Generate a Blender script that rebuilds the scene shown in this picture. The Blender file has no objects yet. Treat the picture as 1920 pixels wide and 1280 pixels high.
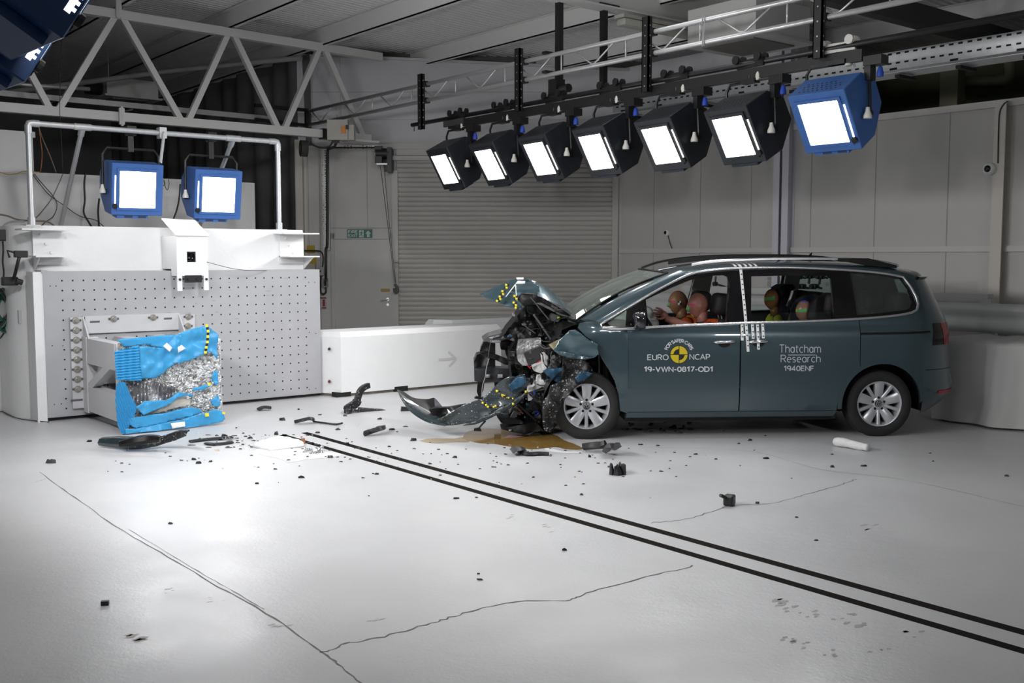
import bpy, bmesh, math, random
from mathutils import Vector, Matrix
SC = bpy.context.scene
COL = SC.collection
PI = math.pi
random.seed(7)
# ---------------------------------------------------------------- camera (1920x1280)
FPX, CXP, CYP, HOR, CAMH = 1945.0, 960.0, 640.0, 482.0, 1.70
PITCH = math.atan((CYP-HOR)/FPX)
YAW = math.radians(38.9)
VF = Vector((math.sin(YAW), math.cos(YAW), 0)); VR = Vector((math.cos(YAW), -math.sin(YAW), 0)); VU = Vector((0, 0, 1))
CFW = VF*math.cos(PITCH) - VU*math.sin(PITCH)
CUP = VF*math.sin(PITCH) + VU*math.cos(PITCH)
CPOS = Vector((0, 0, CAMH))
cam_d = bpy.data.cameras.new('camera'); cam = bpy.data.objects.new('camera', cam_d); COL.objects.link(cam)
cam_d.sensor_width = 36.0; cam_d.lens = 36.0*FPX/1920.0; cam_d.clip_start = 0.05; cam_d.clip_end = 200
Mc = Matrix.Identity(4)
for i in range(3):
    Mc[i][0] = VR[i]; Mc[i][1] = CUP[i]; Mc[i][2] = -CFW[i]; Mc[i][3] = CPOS[i]
cam.matrix_world = Mc
SC.camera = cam
# ---------------------------------------------------------------- world and exposure
SC.view_settings.view_transform = 'Standard'; SC.view_settings.look = 'None'
SC.view_settings.gamma = 1.0; SC.view_settings.use_curve_mapping = False
SC.view_settings.exposure = 0.0
world = bpy.data.worlds.new('hall_air'); SC.world = world; world.use_nodes = True
world.node_tree.nodes['Background'].inputs[0].default_value = (0.5, 0.52, 0.56, 1)
world.node_tree.nodes['Background'].inputs[1].default_value = 0.20
# powers (W) of the studio lamps and the added overhead fill, tuned together
P_RIGHT, P_LEFTPAIR, P_SIDE, P_OVER = 10.0, 9.0, 30.0, 26.0
for p_, k_ in (((3.6, 8.6, 4.9), 1.0), ((7.4, 7.4, 4.9), .40)):  # overhead fill lights added out of view, without fixtures
    l_ = bpy.data.lights.new('hall_fill', 'AREA'); l_.energy = P_OVER*k_; l_.size = 1.3; l_.color = (.975, .985, 1); o_ = bpy.data.objects.new('hall_fill', l_); COL.objects.link(o_); o_.location = p_
l_ = bpy.data.lights.new('car_flood', 'AREA'); l_.energy = 7.0; l_.size = .5; l_.spread = math.radians(60); l_.color = (.975, .985, 1); o_ = bpy.data.objects.new('car_flood', l_); COL.objects.link(o_); o_.location = (5.2, -.6, 2.7)  # unseen lamp added to light the car side and cabin
o_.rotation_euler = (Vector((8.2, 6.4, 1.1))-Vector((5.2, -.6, 2.7))).to_track_quat('-Z', 'Y').to_euler()
# unseen lamps added above the near side, aimed at the crash wall
for p_, t_ in (((1.6, 3.0, 4.6), (3.6, 11.3, 1.1)), ((4.4, 3.4, 4.6), (5.2, 11.3, 1.1))):
    l_ = bpy.data.lights.new('wall_flood', 'AREA'); l_.energy = 22.0; l_.size = .5; l_.spread = math.radians(62); l_.color = (.975, .985, 1); o_ = bpy.data.objects.new('wall_flood', l_); COL.objects.link(o_); o_.location = p_
    o_.rotation_euler = (Vector(t_)-Vector(p_)).to_track_quat('-Z', 'Y').to_euler()
# ---------------------------------------------------------------- survey helpers: turn a sighting into a place
def ray(px, py): return CFW + VR*((px-CXP)/FPX) - CUP*((py-CYP)/FPX)
def gnd(px, py, z=0.0):
    r = ray(px, py); return CPOS + r*((z-CAMH)/r.z)
def onX(px, py, X):
    r = ray(px, py); return CPOS + r*(X/r.x)
def onY(px, py, Y):
    r = ray(px, py); return CPOS + r*(Y/r.y)
def onD(px, py, D):
    r = ray(px, py); return CPOS + r*(D/r.dot(VF))
# ---------------------------------------------------------------- materials
MATS = {}
def mat(name, col, rough=0.5, metal=0.0, noise=0.0, nscale=8.0, bump=0.0, bscale=40.0, coat=0.0, spec=0.5, emit=0.0, ecol=None, rvar=0.0, trans=0.0, alpha=1.0, speck=None, speckth=0.62, speckscale=60.0, sheen=0.0):
    if name in MATS: return MATS[name]
    m = bpy.data.materials.new(name); m.use_nodes = True
    nt = m.node_tree; b = nt.nodes['Principled BSDF']
    c = (col[0], col[1], col[2], 1)
    b.inputs['Base Color'].default_value = c
    b.inputs['Roughness'].default_value = rough
    b.inputs['Metallic'].default_value = metal
    b.inputs['Specular IOR Level'].default_value = spec
    if coat: b.inputs['Coat Weight'].default_value = coat; b.inputs['Coat Roughness'].default_value = 0.04
    if trans: b.inputs['Transmission Weight'].default_value = trans
    if alpha < 1: b.inputs['Alpha'].default_value = alpha
    if emit:
        b.inputs['Emission Color'].default_value = (*(ecol or col), 1); b.inputs['Emission Strength'].default_value = emit
    if noise or bump or rvar or speck:
        tc = nt.nodes.new('ShaderNodeTexCoord')
        if noise or rvar:
            n = nt.nodes.new('ShaderNodeTexNoise'); n.inputs['Scale'].default_value = nscale; n.inputs['Detail'].default_value = 6
            nt.links.new(tc.outputs['Object'], n.inputs['Vector'])
            if noise:
                mx = nt.nodes.new('ShaderNodeMix'); mx.data_type = 'RGBA'
                mx.inputs[6].default_value = tuple(max(0, v*(1-noise)) for v in col)+(1,)
                mx.inputs[7].default_value = tuple(min(1, v*(1+noise)) for v in col)+(1,)
                nt.links.new(n.outputs['Fac'], mx.inputs[0]); nt.links.new(mx.outputs[2], b.inputs['Base Color'])
                src = mx.outputs[2]
            if rvar:
                mr = nt.nodes.new('ShaderNodeMapRange'); mr.inputs[1].default_value = .3; mr.inputs[2].default_value = .7
                mr.inputs[3].default_value = max(0.02, rough-rvar); mr.inputs[4].default_value = rough+rvar
                nt.links.new(n.outputs['Fac'], mr.inputs[0]); nt.links.new(mr.outputs[0], b.inputs['Roughness'])
        if speck:
            n3 = nt.nodes.new('ShaderNodeTexNoise'); n3.inputs['Scale'].default_value = speckscale; n3.inputs['Detail'].default_value = 4
            nt.links.new(tc.outputs['Object'], n3.inputs['Vector'])
            mr = nt.nodes.new('ShaderNodeMapRange'); mr.inputs[1].default_value = speckth; mr.inputs[2].default_value = speckth+.05
            nt.links.new(n3.outputs['Fac'], mr.inputs[0])
            m2 = nt.nodes.new('ShaderNodeMix'); m2.data_type = 'RGBA'
            m2.inputs[6].default_value = c; m2.inputs[7].default_value = (*speck, 1)
            if noise: nt.links.new(src, m2.inputs[6])
            nt.links.new(mr.outputs[0], m2.inputs[0]); nt.links.new(m2.outputs[2], b.inputs['Base Color'])
        if bump:
            n2 = nt.nodes.new('ShaderNodeTexNoise'); n2.inputs['Scale'].default_value = bscale; n2.inputs['Detail'].default_value = 5
            nt.links.new(tc.outputs['Object'], n2.inputs['Vector'])
            bp = nt.nodes.new('ShaderNodeBump'); bp.inputs['Strength'].default_value = bump; bp.inputs['Distance'].default_value = 0.02
            nt.links.new(n2.outputs['Fac'], bp.inputs['Height']); nt.links.new(bp.outputs[0], b.inputs['Normal'])
    MATS[name] = m
    return m
def glassmat(name, col, rough=0.02, through=0.75, haze=0.0):
    """thin pane: see-through tint mixed with a mirror-like gloss"""
    if name in MATS: return MATS[name]
    m = bpy.data.materials.new(name); m.use_nodes = True; nt = m.node_tree
    for n in list(nt.nodes):
        if n.type == 'BSDF_PRINCIPLED': nt.nodes.remove(n)
    out = [n for n in nt.nodes if n.type == 'OUTPUT_MATERIAL'][0]
    tr = nt.nodes.new('ShaderNodeBsdfTransparent'); tr.inputs[0].default_value = (*[c*through for c in col], 1)
    gl = nt.nodes.new('ShaderNodeBsdfGlossy'); gl.inputs['Roughness'].default_value = rough
    lw = nt.nodes.new('ShaderNodeLayerWeight'); lw.inputs[0].default_value = .5
    pw = nt.nodes.new('ShaderNodeMath'); pw.operation = 'POWER'; pw.inputs[1].default_value = 3.2; nt.links.new(lw.outputs['Facing'], pw.inputs[0])
    fr = nt.nodes.new('ShaderNodeMapRange'); fr.inputs[3].default_value = .05; fr.inputs[4].default_value = .9; nt.links.new(pw.outputs[0], fr.inputs[0])
    mx = nt.nodes.new('ShaderNodeMixShader')
    nt.links.new(fr.outputs[0], mx.inputs[0]); nt.links.new(tr.outputs[0], mx.inputs[1]); nt.links.new(gl.outputs[0], mx.inputs[2])
    last = mx.outputs[0]
    if haze:      # pale diffuse layer imitating glare on the pane
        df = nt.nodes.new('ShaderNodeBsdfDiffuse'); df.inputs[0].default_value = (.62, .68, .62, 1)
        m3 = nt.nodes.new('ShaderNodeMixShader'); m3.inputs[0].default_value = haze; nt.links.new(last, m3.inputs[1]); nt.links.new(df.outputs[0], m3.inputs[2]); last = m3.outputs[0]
    nt.links.new(last, out.inputs[0])
    MATS[name] = m; return m
# ---------------------------------------------------------------- object bookkeeping
WM = {}
def tag(o, label=None, cat=None, group=None, kind=None):
    if label: o['label'] = label
    if cat: o['category'] = cat
    if group: o['group'] = group
    if kind: o['kind'] = kind
    return o
def thing(name, label, cat, loc=(0, 0, 0), rotz=0.0, group=None, M=None):
    o = bpy.data.objects.new(name, None); COL.objects.link(o); o.empty_display_size = 0.1
    if M is None: M = Matrix.Translation(Vector(loc)) @ Matrix.Rotation(rotz, 4, 'Z')
    o.matrix_world = M; WM[o] = M
    return tag(o, label, cat, group)
def finish(bm, name, mats, smooth=False, auto=None):
    bmesh.ops.recalc_face_normals(bm, faces=bm.faces[:])
    me = bpy.data.meshes.new(name)
    if auto is not None:
        for e in bm.edges:
            if len(e.link_faces) == 2 and e.calc_face_angle(0) > math.radians(auto): e.smooth = False
        smooth = True
    for f in bm.faces: f.smooth = smooth
    bm.to_mesh(me); bm.free()
    for m in (mats if isinstance(mats, (list, tuple)) else [mats]): me.materials.append(m)
    return me
def part(name, bm, mats, parent, smooth=False, auto=None, label=None, world=False):
    """one mesh = one part (or sub-part) below its parent; world=True when the mesh was laid out in hall coordinates"""
    me = finish(bm, name, mats, smooth, auto)
    o = bpy.data.objects.new(name, me); COL.objects.link(o)
    if world: me.transform(WM[parent].inverted())
    o.parent = parent; WM[o] = WM[parent]
    if label: o['label'] = label
    return o
def solo(name, bm, mats, label, cat, group=None, smooth=False, auto=None, kind=None):
    """a thing that is a single mesh; its origin goes to the foot of the mesh"""
    me = finish(bm, name, mats, smooth, auto)
    xs = [v.co.x for v in me.vertices]; ys = [v.co.y for v in me.vertices]; zs = [v.co.z for v in me.vertices]
    c = Vector(((min(xs)+max(xs))/2, (min(ys)+max(ys))/2, min(zs)))
    me.transform(Matrix.Translation(-c))
    o = bpy.data.objects.new(name, me); COL.objects.link(o); o.location = c
    WM[o] = Matrix.Translation(c)
    return tag(o, label, cat, group, kind)
def struct(name, bm, mats, smooth=False, auto=None, label=None):
    o = solo(name, bm, mats, label, None, smooth=smooth, auto=auto, kind='structure'); return o
# ---------------------------------------------------------------- shape helpers
def B(): return bmesh.new()
def face(bm, vs, mi=0):
    try:
        f = bm.faces.new(vs); f.material_index = mi; return f
    except ValueError: return None
def box(bm, lo, hi, mi=0, M=None):
    x0, y0, z0 = lo; x1, y1, z1 = hi
    c = [(x0,y0,z0),(x1,y0,z0),(x1,y1,z0),(x0,y1,z0),(x0,y0,z1),(x1,y0,z1),(x1,y1,z1),(x0,y1,z1)]
    v = [bm.verts.new(M @ Vector(p) if M else p) for p in c]
    for f in ((0,3,2,1),(4,5,6,7),(0,1,5,4),(1,2,6,5),(2,3,7,6),(3,0,4,7)): face(bm, [v[i] for i in f], mi)
    return v
def rbox(bm, lo, hi, r, mi=0, M=None, seg=2):
    """bevelled box"""
    b2 = bmesh.new(); box(b2, lo, hi)
    bmesh.ops.bevel(b2, geom=b2.edges[:], offset=r, segments=seg, affect='EDGES', profile=0.5)
    merge(bm, b2, mi, M)
def merge(bm, b2, mi=0, M=None):
    vm = {}
    for v in b2.verts: vm[v] = bm.verts.new(M @ v.co if M else v.co)
    for f in b2.faces: face(bm, [vm[v] for v in f.verts], mi if mi is not None else f.material_index)
    b2.free()
def frame_of(d):
    d = d.normalized(); a = Vector((0, 0, 1)) if abs(d.z) < 0.9 else Vector((1, 0, 0))
    u = d.cross(a).normalized(); return u, d.cross(u).normalized()
def tube(bm, pts, r, seg=10, mi=0, cap=True, closed=False):
    """round bar through pts; r a number or one radius per point"""
    pts = [Vector(p) for p in pts]; n = len(pts)
    rs = r if isinstance(r, (list, tuple)) else [r]*n
    rings = []; u = None
    for i, p in enumerate(pts):
        if closed: d = pts[(i+1) % n]-pts[i-1]
        else: d = (pts[min(i+1, n-1)]-pts[max(i-1, 0)])
        if d.length < 1e-9: d = Vector((0, 0, 1))
        d.normalize()
        if u is None: u, w = frame_of(d)
        else:
            u = (u - d*u.dot(d))
            if u.length < 1e-6: u, w = frame_of(d)
            u.normalize(); w = d.cross(u).normalized()
        rings.append([bm.verts.new(p + (u*math.cos(2*PI*k/seg) + w*math.sin(2*PI*k/seg))*rs[i]) for k in range(seg)])
    m = n if closed else n-1
    for i in range(m):
        a, b_ = rings[i], rings[(i+1) % n]
        for k in range(seg): face(bm, [a[k], a[(k+1) % seg], b_[(k+1) % seg], b_[k]], mi)
    if cap and not closed:
        face(bm, rings[0][::-1], mi); face(bm, rings[-1], mi)
def bar(bm, a, b, w, h, mi=0, up=(0, 0, 1)):
    """rectangular bar from a to b, w across, h along up"""
    a = Vector(a); b = Vector(b); d = (b-a).normalized(); upv = Vector(up)
    if abs(d.dot(upv)) > .98: upv = Vector((1, 0, 0))
    s = d.cross(upv).normalized(); t = s.cross(d).normalized()
    vs = [bm.verts.new(p + s*(i*w/2) + t*(j*h/2)) for p in (a, b) for i, j in ((-1,-1),(1,-1),(1,1),(-1,1))]
    for f in ((0,1,2,3),(7,6,5,4),(0,4,5,1),(1,5,6,2),(2,6,7,3),(3,7,4,0)): face(bm, [vs[i] for i in f], mi)
def prism(bm, poly, d, mi=0):
    """planar polygon (3D points) pushed by vector d"""
    d = Vector(d); n = len(poly)
    a = [bm.verts.new(Vector(p)) for p in poly]; b = [bm.verts.new(Vector(p)+d) for p in poly]
    face(bm, a[::-1], mi); face(bm, b, mi)
    for i in range(n): face(bm, [a[i], a[(i+1) % n], b[(i+1) % n], b[i]], mi)
def lathe(bm, prof, seg=24, mi=0, M=None, mis=None):
    """profile [(r, h)] turned about local z"""
    rings = []
    for r, h in prof:
        if r < 1e-6: rings.append([bm.verts.new(M @ Vector((0, 0, h)) if M else (0, 0, h))])
        else:
            ring = []
            for k in range(seg):
                p = Vector((r*math.cos(2*PI*k/seg), r*math.sin(2*PI*k/seg), h)); ring.append(bm.verts.new(M @ p if M else p))
            rings.append(ring)
    for i in range(len(rings)-1):
        a, b_ = rings[i], rings[i+1]; m = mis[i] if mis else mi
        for k in range(seg):
            k2 = (k+1) % seg
            if len(a) == 1 and len(b_) == 1: continue
            if len(a) == 1: face(bm, [a[0], b_[k2], b_[k]], m)
            elif len(b_) == 1: face(bm, [a[k], a[k2], b_[0]], m)
            else: face(bm, [a[k], a[k2], b_[k2], b_[k]], m)
def grid(bm, f, nu, nv, mi=0):
    v = [[bm.verts.new(f(i/nu, j/nv)) for j in range(nv+1)] for i in range(nu+1)]
    for i in range(nu):
        for j in range(nv): face(bm, [v[i][j], v[i+1][j], v[i+1][j+1], v[i][j+1]], mi)
    return v
def disc(bm, c, n, r, seg=12, mi=0):
    n = Vector(n).normalized(); u, w = frame_of(n); c = Vector(c)
    face(bm, [bm.verts.new(c + (u*math.cos(2*PI*k/seg)+w*math.sin(2*PI*k/seg))*r) for k in range(seg)], mi)
def hnoise(x, y=0, z=0, s=0):
    from mathutils import noise as nz
    return nz.noise(Vector((x+s*7.3, y-s*3.1, z+s*1.7)))
def interp(xs, ys, x):
    if x <= xs[0]: return ys[0]
    for i in range(len(xs)-1):
        if x <= xs[i+1]:
            t = (x-xs[i])/(xs[i+1]-xs[i]); 
            m0 = (ys[i+1]-ys[i-1])/(xs[i+1]-xs[i-1]) if i > 0 else (ys[i+1]-ys[i])/(xs[i+1]-xs[i])
            m1 = (ys[i+2]-ys[i])/(xs[i+2]-xs[i]) if i+2 < len(xs) else (ys[i+1]-ys[i])/(xs[i+1]-xs[i])
            h = xs[i+1]-xs[i]; t2 = t*t; t3 = t2*t
            return (2*t3-3*t2+1)*ys[i]+(t3-2*t2+t)*h*m0+(-2*t3+3*t2)*ys[i+1]+(t3-t2)*h*m1
    return ys[-1]
def smooth_path(pts, n=6):
    """Catmull-Rom through pts"""
    P = [Vector(p) for p in pts]; out = []
    for i in range(len(P)-1):
        p0 = P[max(i-1, 0)]; p1 = P[i]; p2 = P[i+1]; p3 = P[min(i+2, len(P)-1)]
        for k in range(n):
            t = k/n; out.append(0.5*((2*p1)+(p2-p0)*t+(2*p0-5*p1+4*p2-p3)*t*t+(3*p1-p0-3*p2+p3)*t**3))
    out.append(P[-1]); return out
def _arc(cx, cy, rx, ry, a0, a1, n=14): return [(cx+rx*math.cos(math.radians(a0+(a1-a0)*k/n)), cy+ry*math.sin(math.radians(a0+(a1-a0)*k/n))) for k in range(n+1)]
GLY = {
 'E': (.52, [[(.52,1),(0,1),(0,0),(.52,0)], [(0,.52),(.46,.52)]]), 'F': (.50, [[(.50,1),(0,1),(0,0)], [(0,.50),(.44,.50)]]),
 'U': (.62, [[(0,1)]+_arc(.31,.31,.31,.31,180,360)+[(.62,1)]]), 'R': (.58, [[(0,0),(0,1),(.28,1)]+_arc(.30,.74,.26,.26,90,-90)+[(0,.48)], [(.28,.48),(.58,0)]]),
 'O': (.76, [_arc(.38,.5,.38,.5,0,360,28)]), '0': (.54, [_arc(.27,.5,.27,.5,0,360,24)]), 'N': (.62, [[(0,0),(0,1),(.62,0),(.62,1)]]),
 'C': (.62, [_arc(.38,.5,.38,.5,48,312,20)]), 'A': (.68, [[(0,0),(.34,1),(.68,0)], [(.11,.32),(.57,.32)]]), 'P': (.54, [[(0,0),(0,1),(.26,1)]+_arc(.27,.72,.27,.28,90,-90)+[(0,.44)]]),
 'D': (.64, [[(0,0),(0,1),(.26,1)]+_arc(.26,.5,.38,.5,90,-90)+[(0,0)]]), 'V': (.66, [[(0,1),(.33,0),(.66,1)]]), 'W': (.94, [[(0,1),(.24,0),(.47,1),(.70,0),(.94,1)]]),
 'S': (.50, [_arc(.25,.75,.24,.25,35,270,12)+_arc(.25,.25,.25,.25,90,-145,12)]), 'T': (.60, [[(0,1),(.60,1)], [(.30,1),(.30,0)]]), 'I': (.04, [[(.02,0),(.02,1)]]), 'X': (.60, [[(0,0),(.60,1)], [(0,1),(.60,0)]]),
 '1': (.34, [[(.0,.76),(.26,1),(.26,0)]]), '4': (.58, [[(.42,0),(.42,1),(0,.28),(.58,.28)]]), '7': (.50, [[(0,1),(.50,1),(.16,0)]]), '8': (.52, [_arc(.26,.76,.22,.24,0,360,20), _arc(.26,.27,.26,.27,0,360,20)]),
 '9': (.52, [_arc(.26,.70,.26,.30,0,360,20), [(.52,.70)]+_arc(.22,.45,.30,.45,0,-75,8)]), '-': (.30, [[(0,.40),(.30,.40)]]),
 'h': (.46, [[(0,0),(0,1)], [(0,.44)]+_arc(.23,.46,.23,.24,180,0,12)+[(.46,0)]]), 'a': (.46, [_arc(.23,.35,.23,.35,0,360,20), [(.46,.70),(.46,0)]]), 't': (.30, [[(.12,.95),(.12,.14)]+_arc(.24,.14,.12,.14,180,280,6), [(0,.70),(.30,.70)]]),
 'c': (.42, [_arc(.25,.35,.25,.35,50,310,16)]), 'm': (.78, [[(0,0),(0,.70)], [(0,.46)]+_arc(.195,.48,.195,.22,180,0,10)+[(.39,0)], [(.39,.46)]+_arc(.585,.48,.195,.22,180,0,10)+[(.78,0)]]),
 'e': (.46, [[(.01,.37),(.46,.37)]+_arc(.23,.35,.23,.35,5,305,18)]), 's': (.36, [_arc(.18,.525,.17,.175,30,270,10)+_arc(.18,.175,.18,.175,90,-145,10)]), 'r': (.28, [[(0,0),(0,.70)], [(0,.42)]+_arc(.24,.42,.24,.28,180,80,8)]),
}
def text_bm(s, size, w=.13, gap=.20, res=0, spacing=1.0, bold=0.0):
    """flat sans lettering in local xy made of even strokes, left aligned at the origin; returns bmesh and its x range"""
    bm = B(); x = 0; w = w+bold; seen = False
    for ch in s:
        if ch == ' ': x += .38; continue
        wd, strokes = GLY[ch]; h = w/2
        for st in strokes:
            st = [(a+x, h+b_*(1-w)) for a, b_ in st]; closed = (abs(st[0][0]-st[-1][0])+abs(st[0][1]-st[-1][1])) < 1e-6; n = len(st); rows = []
            for i in range(n):
                p = Vector((*st[i], 0)); a = Vector((*st[i-1], 0)) if i > 0 else (Vector((*st[n-2], 0)) if closed else None); c = Vector((*st[i+1], 0)) if i < n-1 else (Vector((*st[1], 0)) if closed else None)
                d1 = (p-a).normalized() if a is not None else None; d2 = (c-p).normalized() if c is not None else None
                if d1 is None: d1 = d2; 
                if d2 is None: d2 = d1
                m = (d1+d2); m = m.normalized() if m.length > 1e-6 else d1; nn = Vector((-m.y, m.x, 0)); k = min(2.2, 1/max(.35, nn.dot(Vector((-d1.y, d1.x, 0)))))
                if not closed and i == 0 and n < 5: p = p-d1*0
                rows.append((p+nn*h*k, p-nn*h*k))
            vs = [(bm.verts.new(a*size), bm.verts.new(b_*size)) for a, b_ in rows]
            for i in range(n-1): face(bm, [vs[i][0], vs[i][1], vs[i+1][1], vs[i+1][0]])
        x += wd+gap
    xs = [v.co.x for v in bm.verts]
    return bm, (min(xs), max(xs))
# ---------------------------------------------------------------- shared materials
M_WHITE = mat('white_painted_concrete', (.80,.80,.80), .6, noise=.04, nscale=5, bump=.15, bscale=25)
M_WHITESTEEL = mat('white_painted_steel', (.78,.78,.78), .45)
M_PLATE = mat('grey_painted_plate', (.40,.40,.415), .5, noise=.07, nscale=6, rvar=.1)
M_RIG = mat('pale_grey_rig_paint', (.54,.54,.555), .45, noise=.04, nscale=9)
M_HOLE = mat('bolt_hole_black', (.01,.01,.01), .9)
M_BLACK = mat('black_plastic', (.012,.012,.013), .45, noise=.4, nscale=30)
M_BLKGLOSS = mat('gloss_black_trim', (.004,.004,.005), .12)
M_BLKMET = mat('black_powder_coated_steel', (.012,.012,.013), .4)
M_GREYPAINT = mat('cream_grey_painted_steel', (.50,.49,.47), .5)
M_GALV = mat('galvanised_steel', (.58,.59,.60), .42, metal=.6, noise=.15, nscale=25)
M_ALU = mat('bare_aluminium', (.75,.75,.76), .3, metal=.9)
M_CHROME = mat('bright_chrome', (.85,.85,.86), .1, metal=1.0)
M_DARKRUB = mat('dark_rubber', (.015,.015,.015), .75, noise=.3, nscale=40)
M_YEL = mat('yellow_marker', (.80,.66,.02), .5)
M_WHT = mat('white_marker', (.85,.85,.85), .5)
M_BLK = mat('black_marker', (.01,.01,.01), .5)
M_RED = mat('red_plastic', (.45,.02,.03), .4)
# ================================================================ THE HALL
def floormat():
    m = bpy.data.materials.new('painted_concrete_floor'); m.use_nodes = True; nt = m.node_tree; b = nt.nodes['Principled BSDF']
    L = nt.links.new
    tc = nt.nodes.new('ShaderNodeTexCoord')
    def noise(s, d=6, r=.55, dist=0.0):
        n = nt.nodes.new('ShaderNodeTexNoise'); n.inputs['Scale'].default_value = s; n.inputs['Detail'].default_value = d; n.inputs['Roughness'].default_value = r; n.inputs['Distortion'].default_value = dist
        L(tc.outputs['Object'], n.inputs['Vector']); return n
    def rng(src, a, b_, c, d):
        r = nt.nodes.new('ShaderNodeMapRange'); r.inputs[1].default_value = a; r.inputs[2].default_value = b_; r.inputs[3].default_value = c; r.inputs[4].default_value = d
        L(src, r.inputs[0]); return r.outputs[0]
    def mix(fac, a, b_):
        x = nt.nodes.new('ShaderNodeMix'); x.data_type = 'RGBA'
        if isinstance(a, tuple): x.inputs[6].default_value = (*a, 1)
        else: L(a, x.inputs[6])
        x.inputs[7].default_value = (*b_, 1); L(fac, x.inputs[0]); return x.outputs[2]
    c = mix(rng(noise(.5).outputs[0], .35, .65, 0, 1), (.545,.545,.555), (.60,.60,.605))
    c = mix(rng(noise(2.3, 8, .7, .6).outputs[0], .60, .74, 0, .18), c, (.50,.495,.49))      # scuffs
    c = mix(rng(noise(9, 8, .75, 1.0).outputs[0], .70, .75, 0, .30), c, (.36,.34,.31))     # small worn marks
    L(c, b.inputs['Base Color'])
    L(rng(noise(1.6, 6).outputs[0], .3, .7, .30, .46), b.inputs['Roughness'])
    b.inputs['Specular IOR Level'].default_value = .5
    n1 = noise(55, 3); bp = nt.nodes.new('ShaderNodeBump'); bp.inputs['Strength'].default_value = .12; bp.inputs['Distance'].default_value = .01
    L(n1.outputs[0], bp.inputs['Height'])
    n2 = noise(2.2, 3); bp2 = nt.nodes.new('ShaderNodeBump'); bp2.inputs['Strength'].default_value = .10; bp2.inputs['Distance'].default_value = .06
    L(n2.outputs[0], bp2.inputs['Height']); L(bp.outputs[0], bp2.inputs['Normal']); L(bp2.outputs[0], b.inputs['Normal'])
    return m
M_FLOOR = floormat()
M_CRACK = mat('open_floor_crack', (.16,.155,.15), .8)
M_SCUFF = mat('worn_floor_patch', (.40,.385,.37), .55, noise=.2, nscale=30)
M_SLOT = mat('rusty_slot_steel', (.016,.013,.010), .8, noise=.5, nscale=25)
bm = B()
xs = [-6, 4.435, 4.505, 4.660, 4.735, 18]; YS, YE = -4.0, 9.05
def quad(bm, a, b_, c, d, mi=0): face(bm, [bm.verts.new(p) for p in (a, b_, c, d)], mi)
for i in (0, 2, 4): quad(bm, (xs[i],YS,0), (xs[i+1],YS,0), (xs[i+1],YE,0), (xs[i],YE,0))
quad(bm, (xs[0],YE,0), (xs[5],YE,0), (xs[5],30,0), (xs[0],30,0))
for a, b_ in ((xs[1],xs[2]), (xs[3],xs[4])):
    quad(bm, (a,YS,-.12), (b_,YS,-.12), (b_,YE,-.12), (a,YE,-.12), 1)
    quad(bm, (a,YS,0), (a,YE,0), (a,YE,-.12), (a,YS,-.12), 1); quad(bm, (b_,YS,0), (b_,YE,0), (b_,YE,-.12), (b_,YS,-.12), 1)
    quad(bm, (a,YE,0), (b_,YE,0), (b_,YE,-.12), (a,YE,-.12), 1)
def ribbon(bm, px, w, mi, z=.0012, sub=7, jit=.012):
    P = smooth_path([gnd(*p) for p in px], sub); n = len(P); rows = []
    for i, p in enumerate(P):
        d = (P[min(i+1, n-1)]-P[max(i-1, 0)]).normalized(); s = Vector((-d.y, d.x, 0))
        q = p + s*random.uniform(-jit, jit); ww = w*random.uniform(.35, 1.3)/2
        rows.append((bm.verts.new((q.x+s.x*ww, q.y+s.y*ww, z)), bm.verts.new((q.x-s.x*ww, q.y-s.y*ww, z))))
    for i in range(n-1): face(bm, [rows[i][0], rows[i+1][0], rows[i+1][1], rows[i][1]], mi)
ribbon(bm, [(75,885),(130,925),(215,985),(300,1035),(410,1100),(500,1150),(605,1222),(640,1250),(690,1290)], .009, 2, jit=.005)
ribbon(bm, [(240,992),(300,1027),(370,1070),(430,1104),(495,1142)], .005, 2, jit=.003)
ribbon(bm, [(602,1224),(650,1207),(720,1193),(810,1168),(870,1150),(960,1128),(1060,1125),(1100,1112),(1200,1085),(1300,1060)], .010, 2)
ribbon(bm, [(1220,980),(1290,972),(1370,948),(1440,944),(1500,930),(1570,910),(1605,898)], .007, 2, sub=10)
ribbon(bm, [(1200,838),(1400,845),(1540,880),(1700,900),(1920,950)], .004, 2, jit=.002)
ribbon(bm, [(60,905),(80,900),(85,896)], .004, 2)
def blot(bm, px, r, asp, mi, z=.0009, n=14):
    c = gnd(*px); ph = random.random()*9
    face(bm, [bm.verts.new((c.x+r*math.cos(2*PI*k/n)*(.5+.7*random.random()), c.y+r*asp*math.sin(2*PI*k/n)*(.5+.7*random.random()), z)) for k in range(n)], mi)
for p, r, a in (((245,1193),.10,.7),((305,1109),.04,.8),((1450,1130),.09,.5),((1490,1143),.07,.5),((1530,1150),.06,.5),((1580,1155),.05,.7),((1600,1168),.08,.5),((1480,1195),.06,.5),((1500,1210),.05,.6),((1648,1220),.03,.8),((1710,1190),.05,.6),((970,970),.05,.5),((530,1173),.05,.5),((1040,990),.06,.4),((1630,990),.1,.25),((1560,1225),.03,.7),((700,1160),.05,.4),((400,1125),.05,.4)):
    for _ in range(4):
        blot(bm, (p[0]+random.uniform(-22,22), p[1]+random.uniform(-7,7)), r*random.uniform(.2,.5), a, 3)
floor = struct('floor', bm, [M_FLOOR, M_SLOT, M_CRACK, M_SCUFF], label='pale grey painted concrete floor with two dark track slots and cracks')

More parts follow.
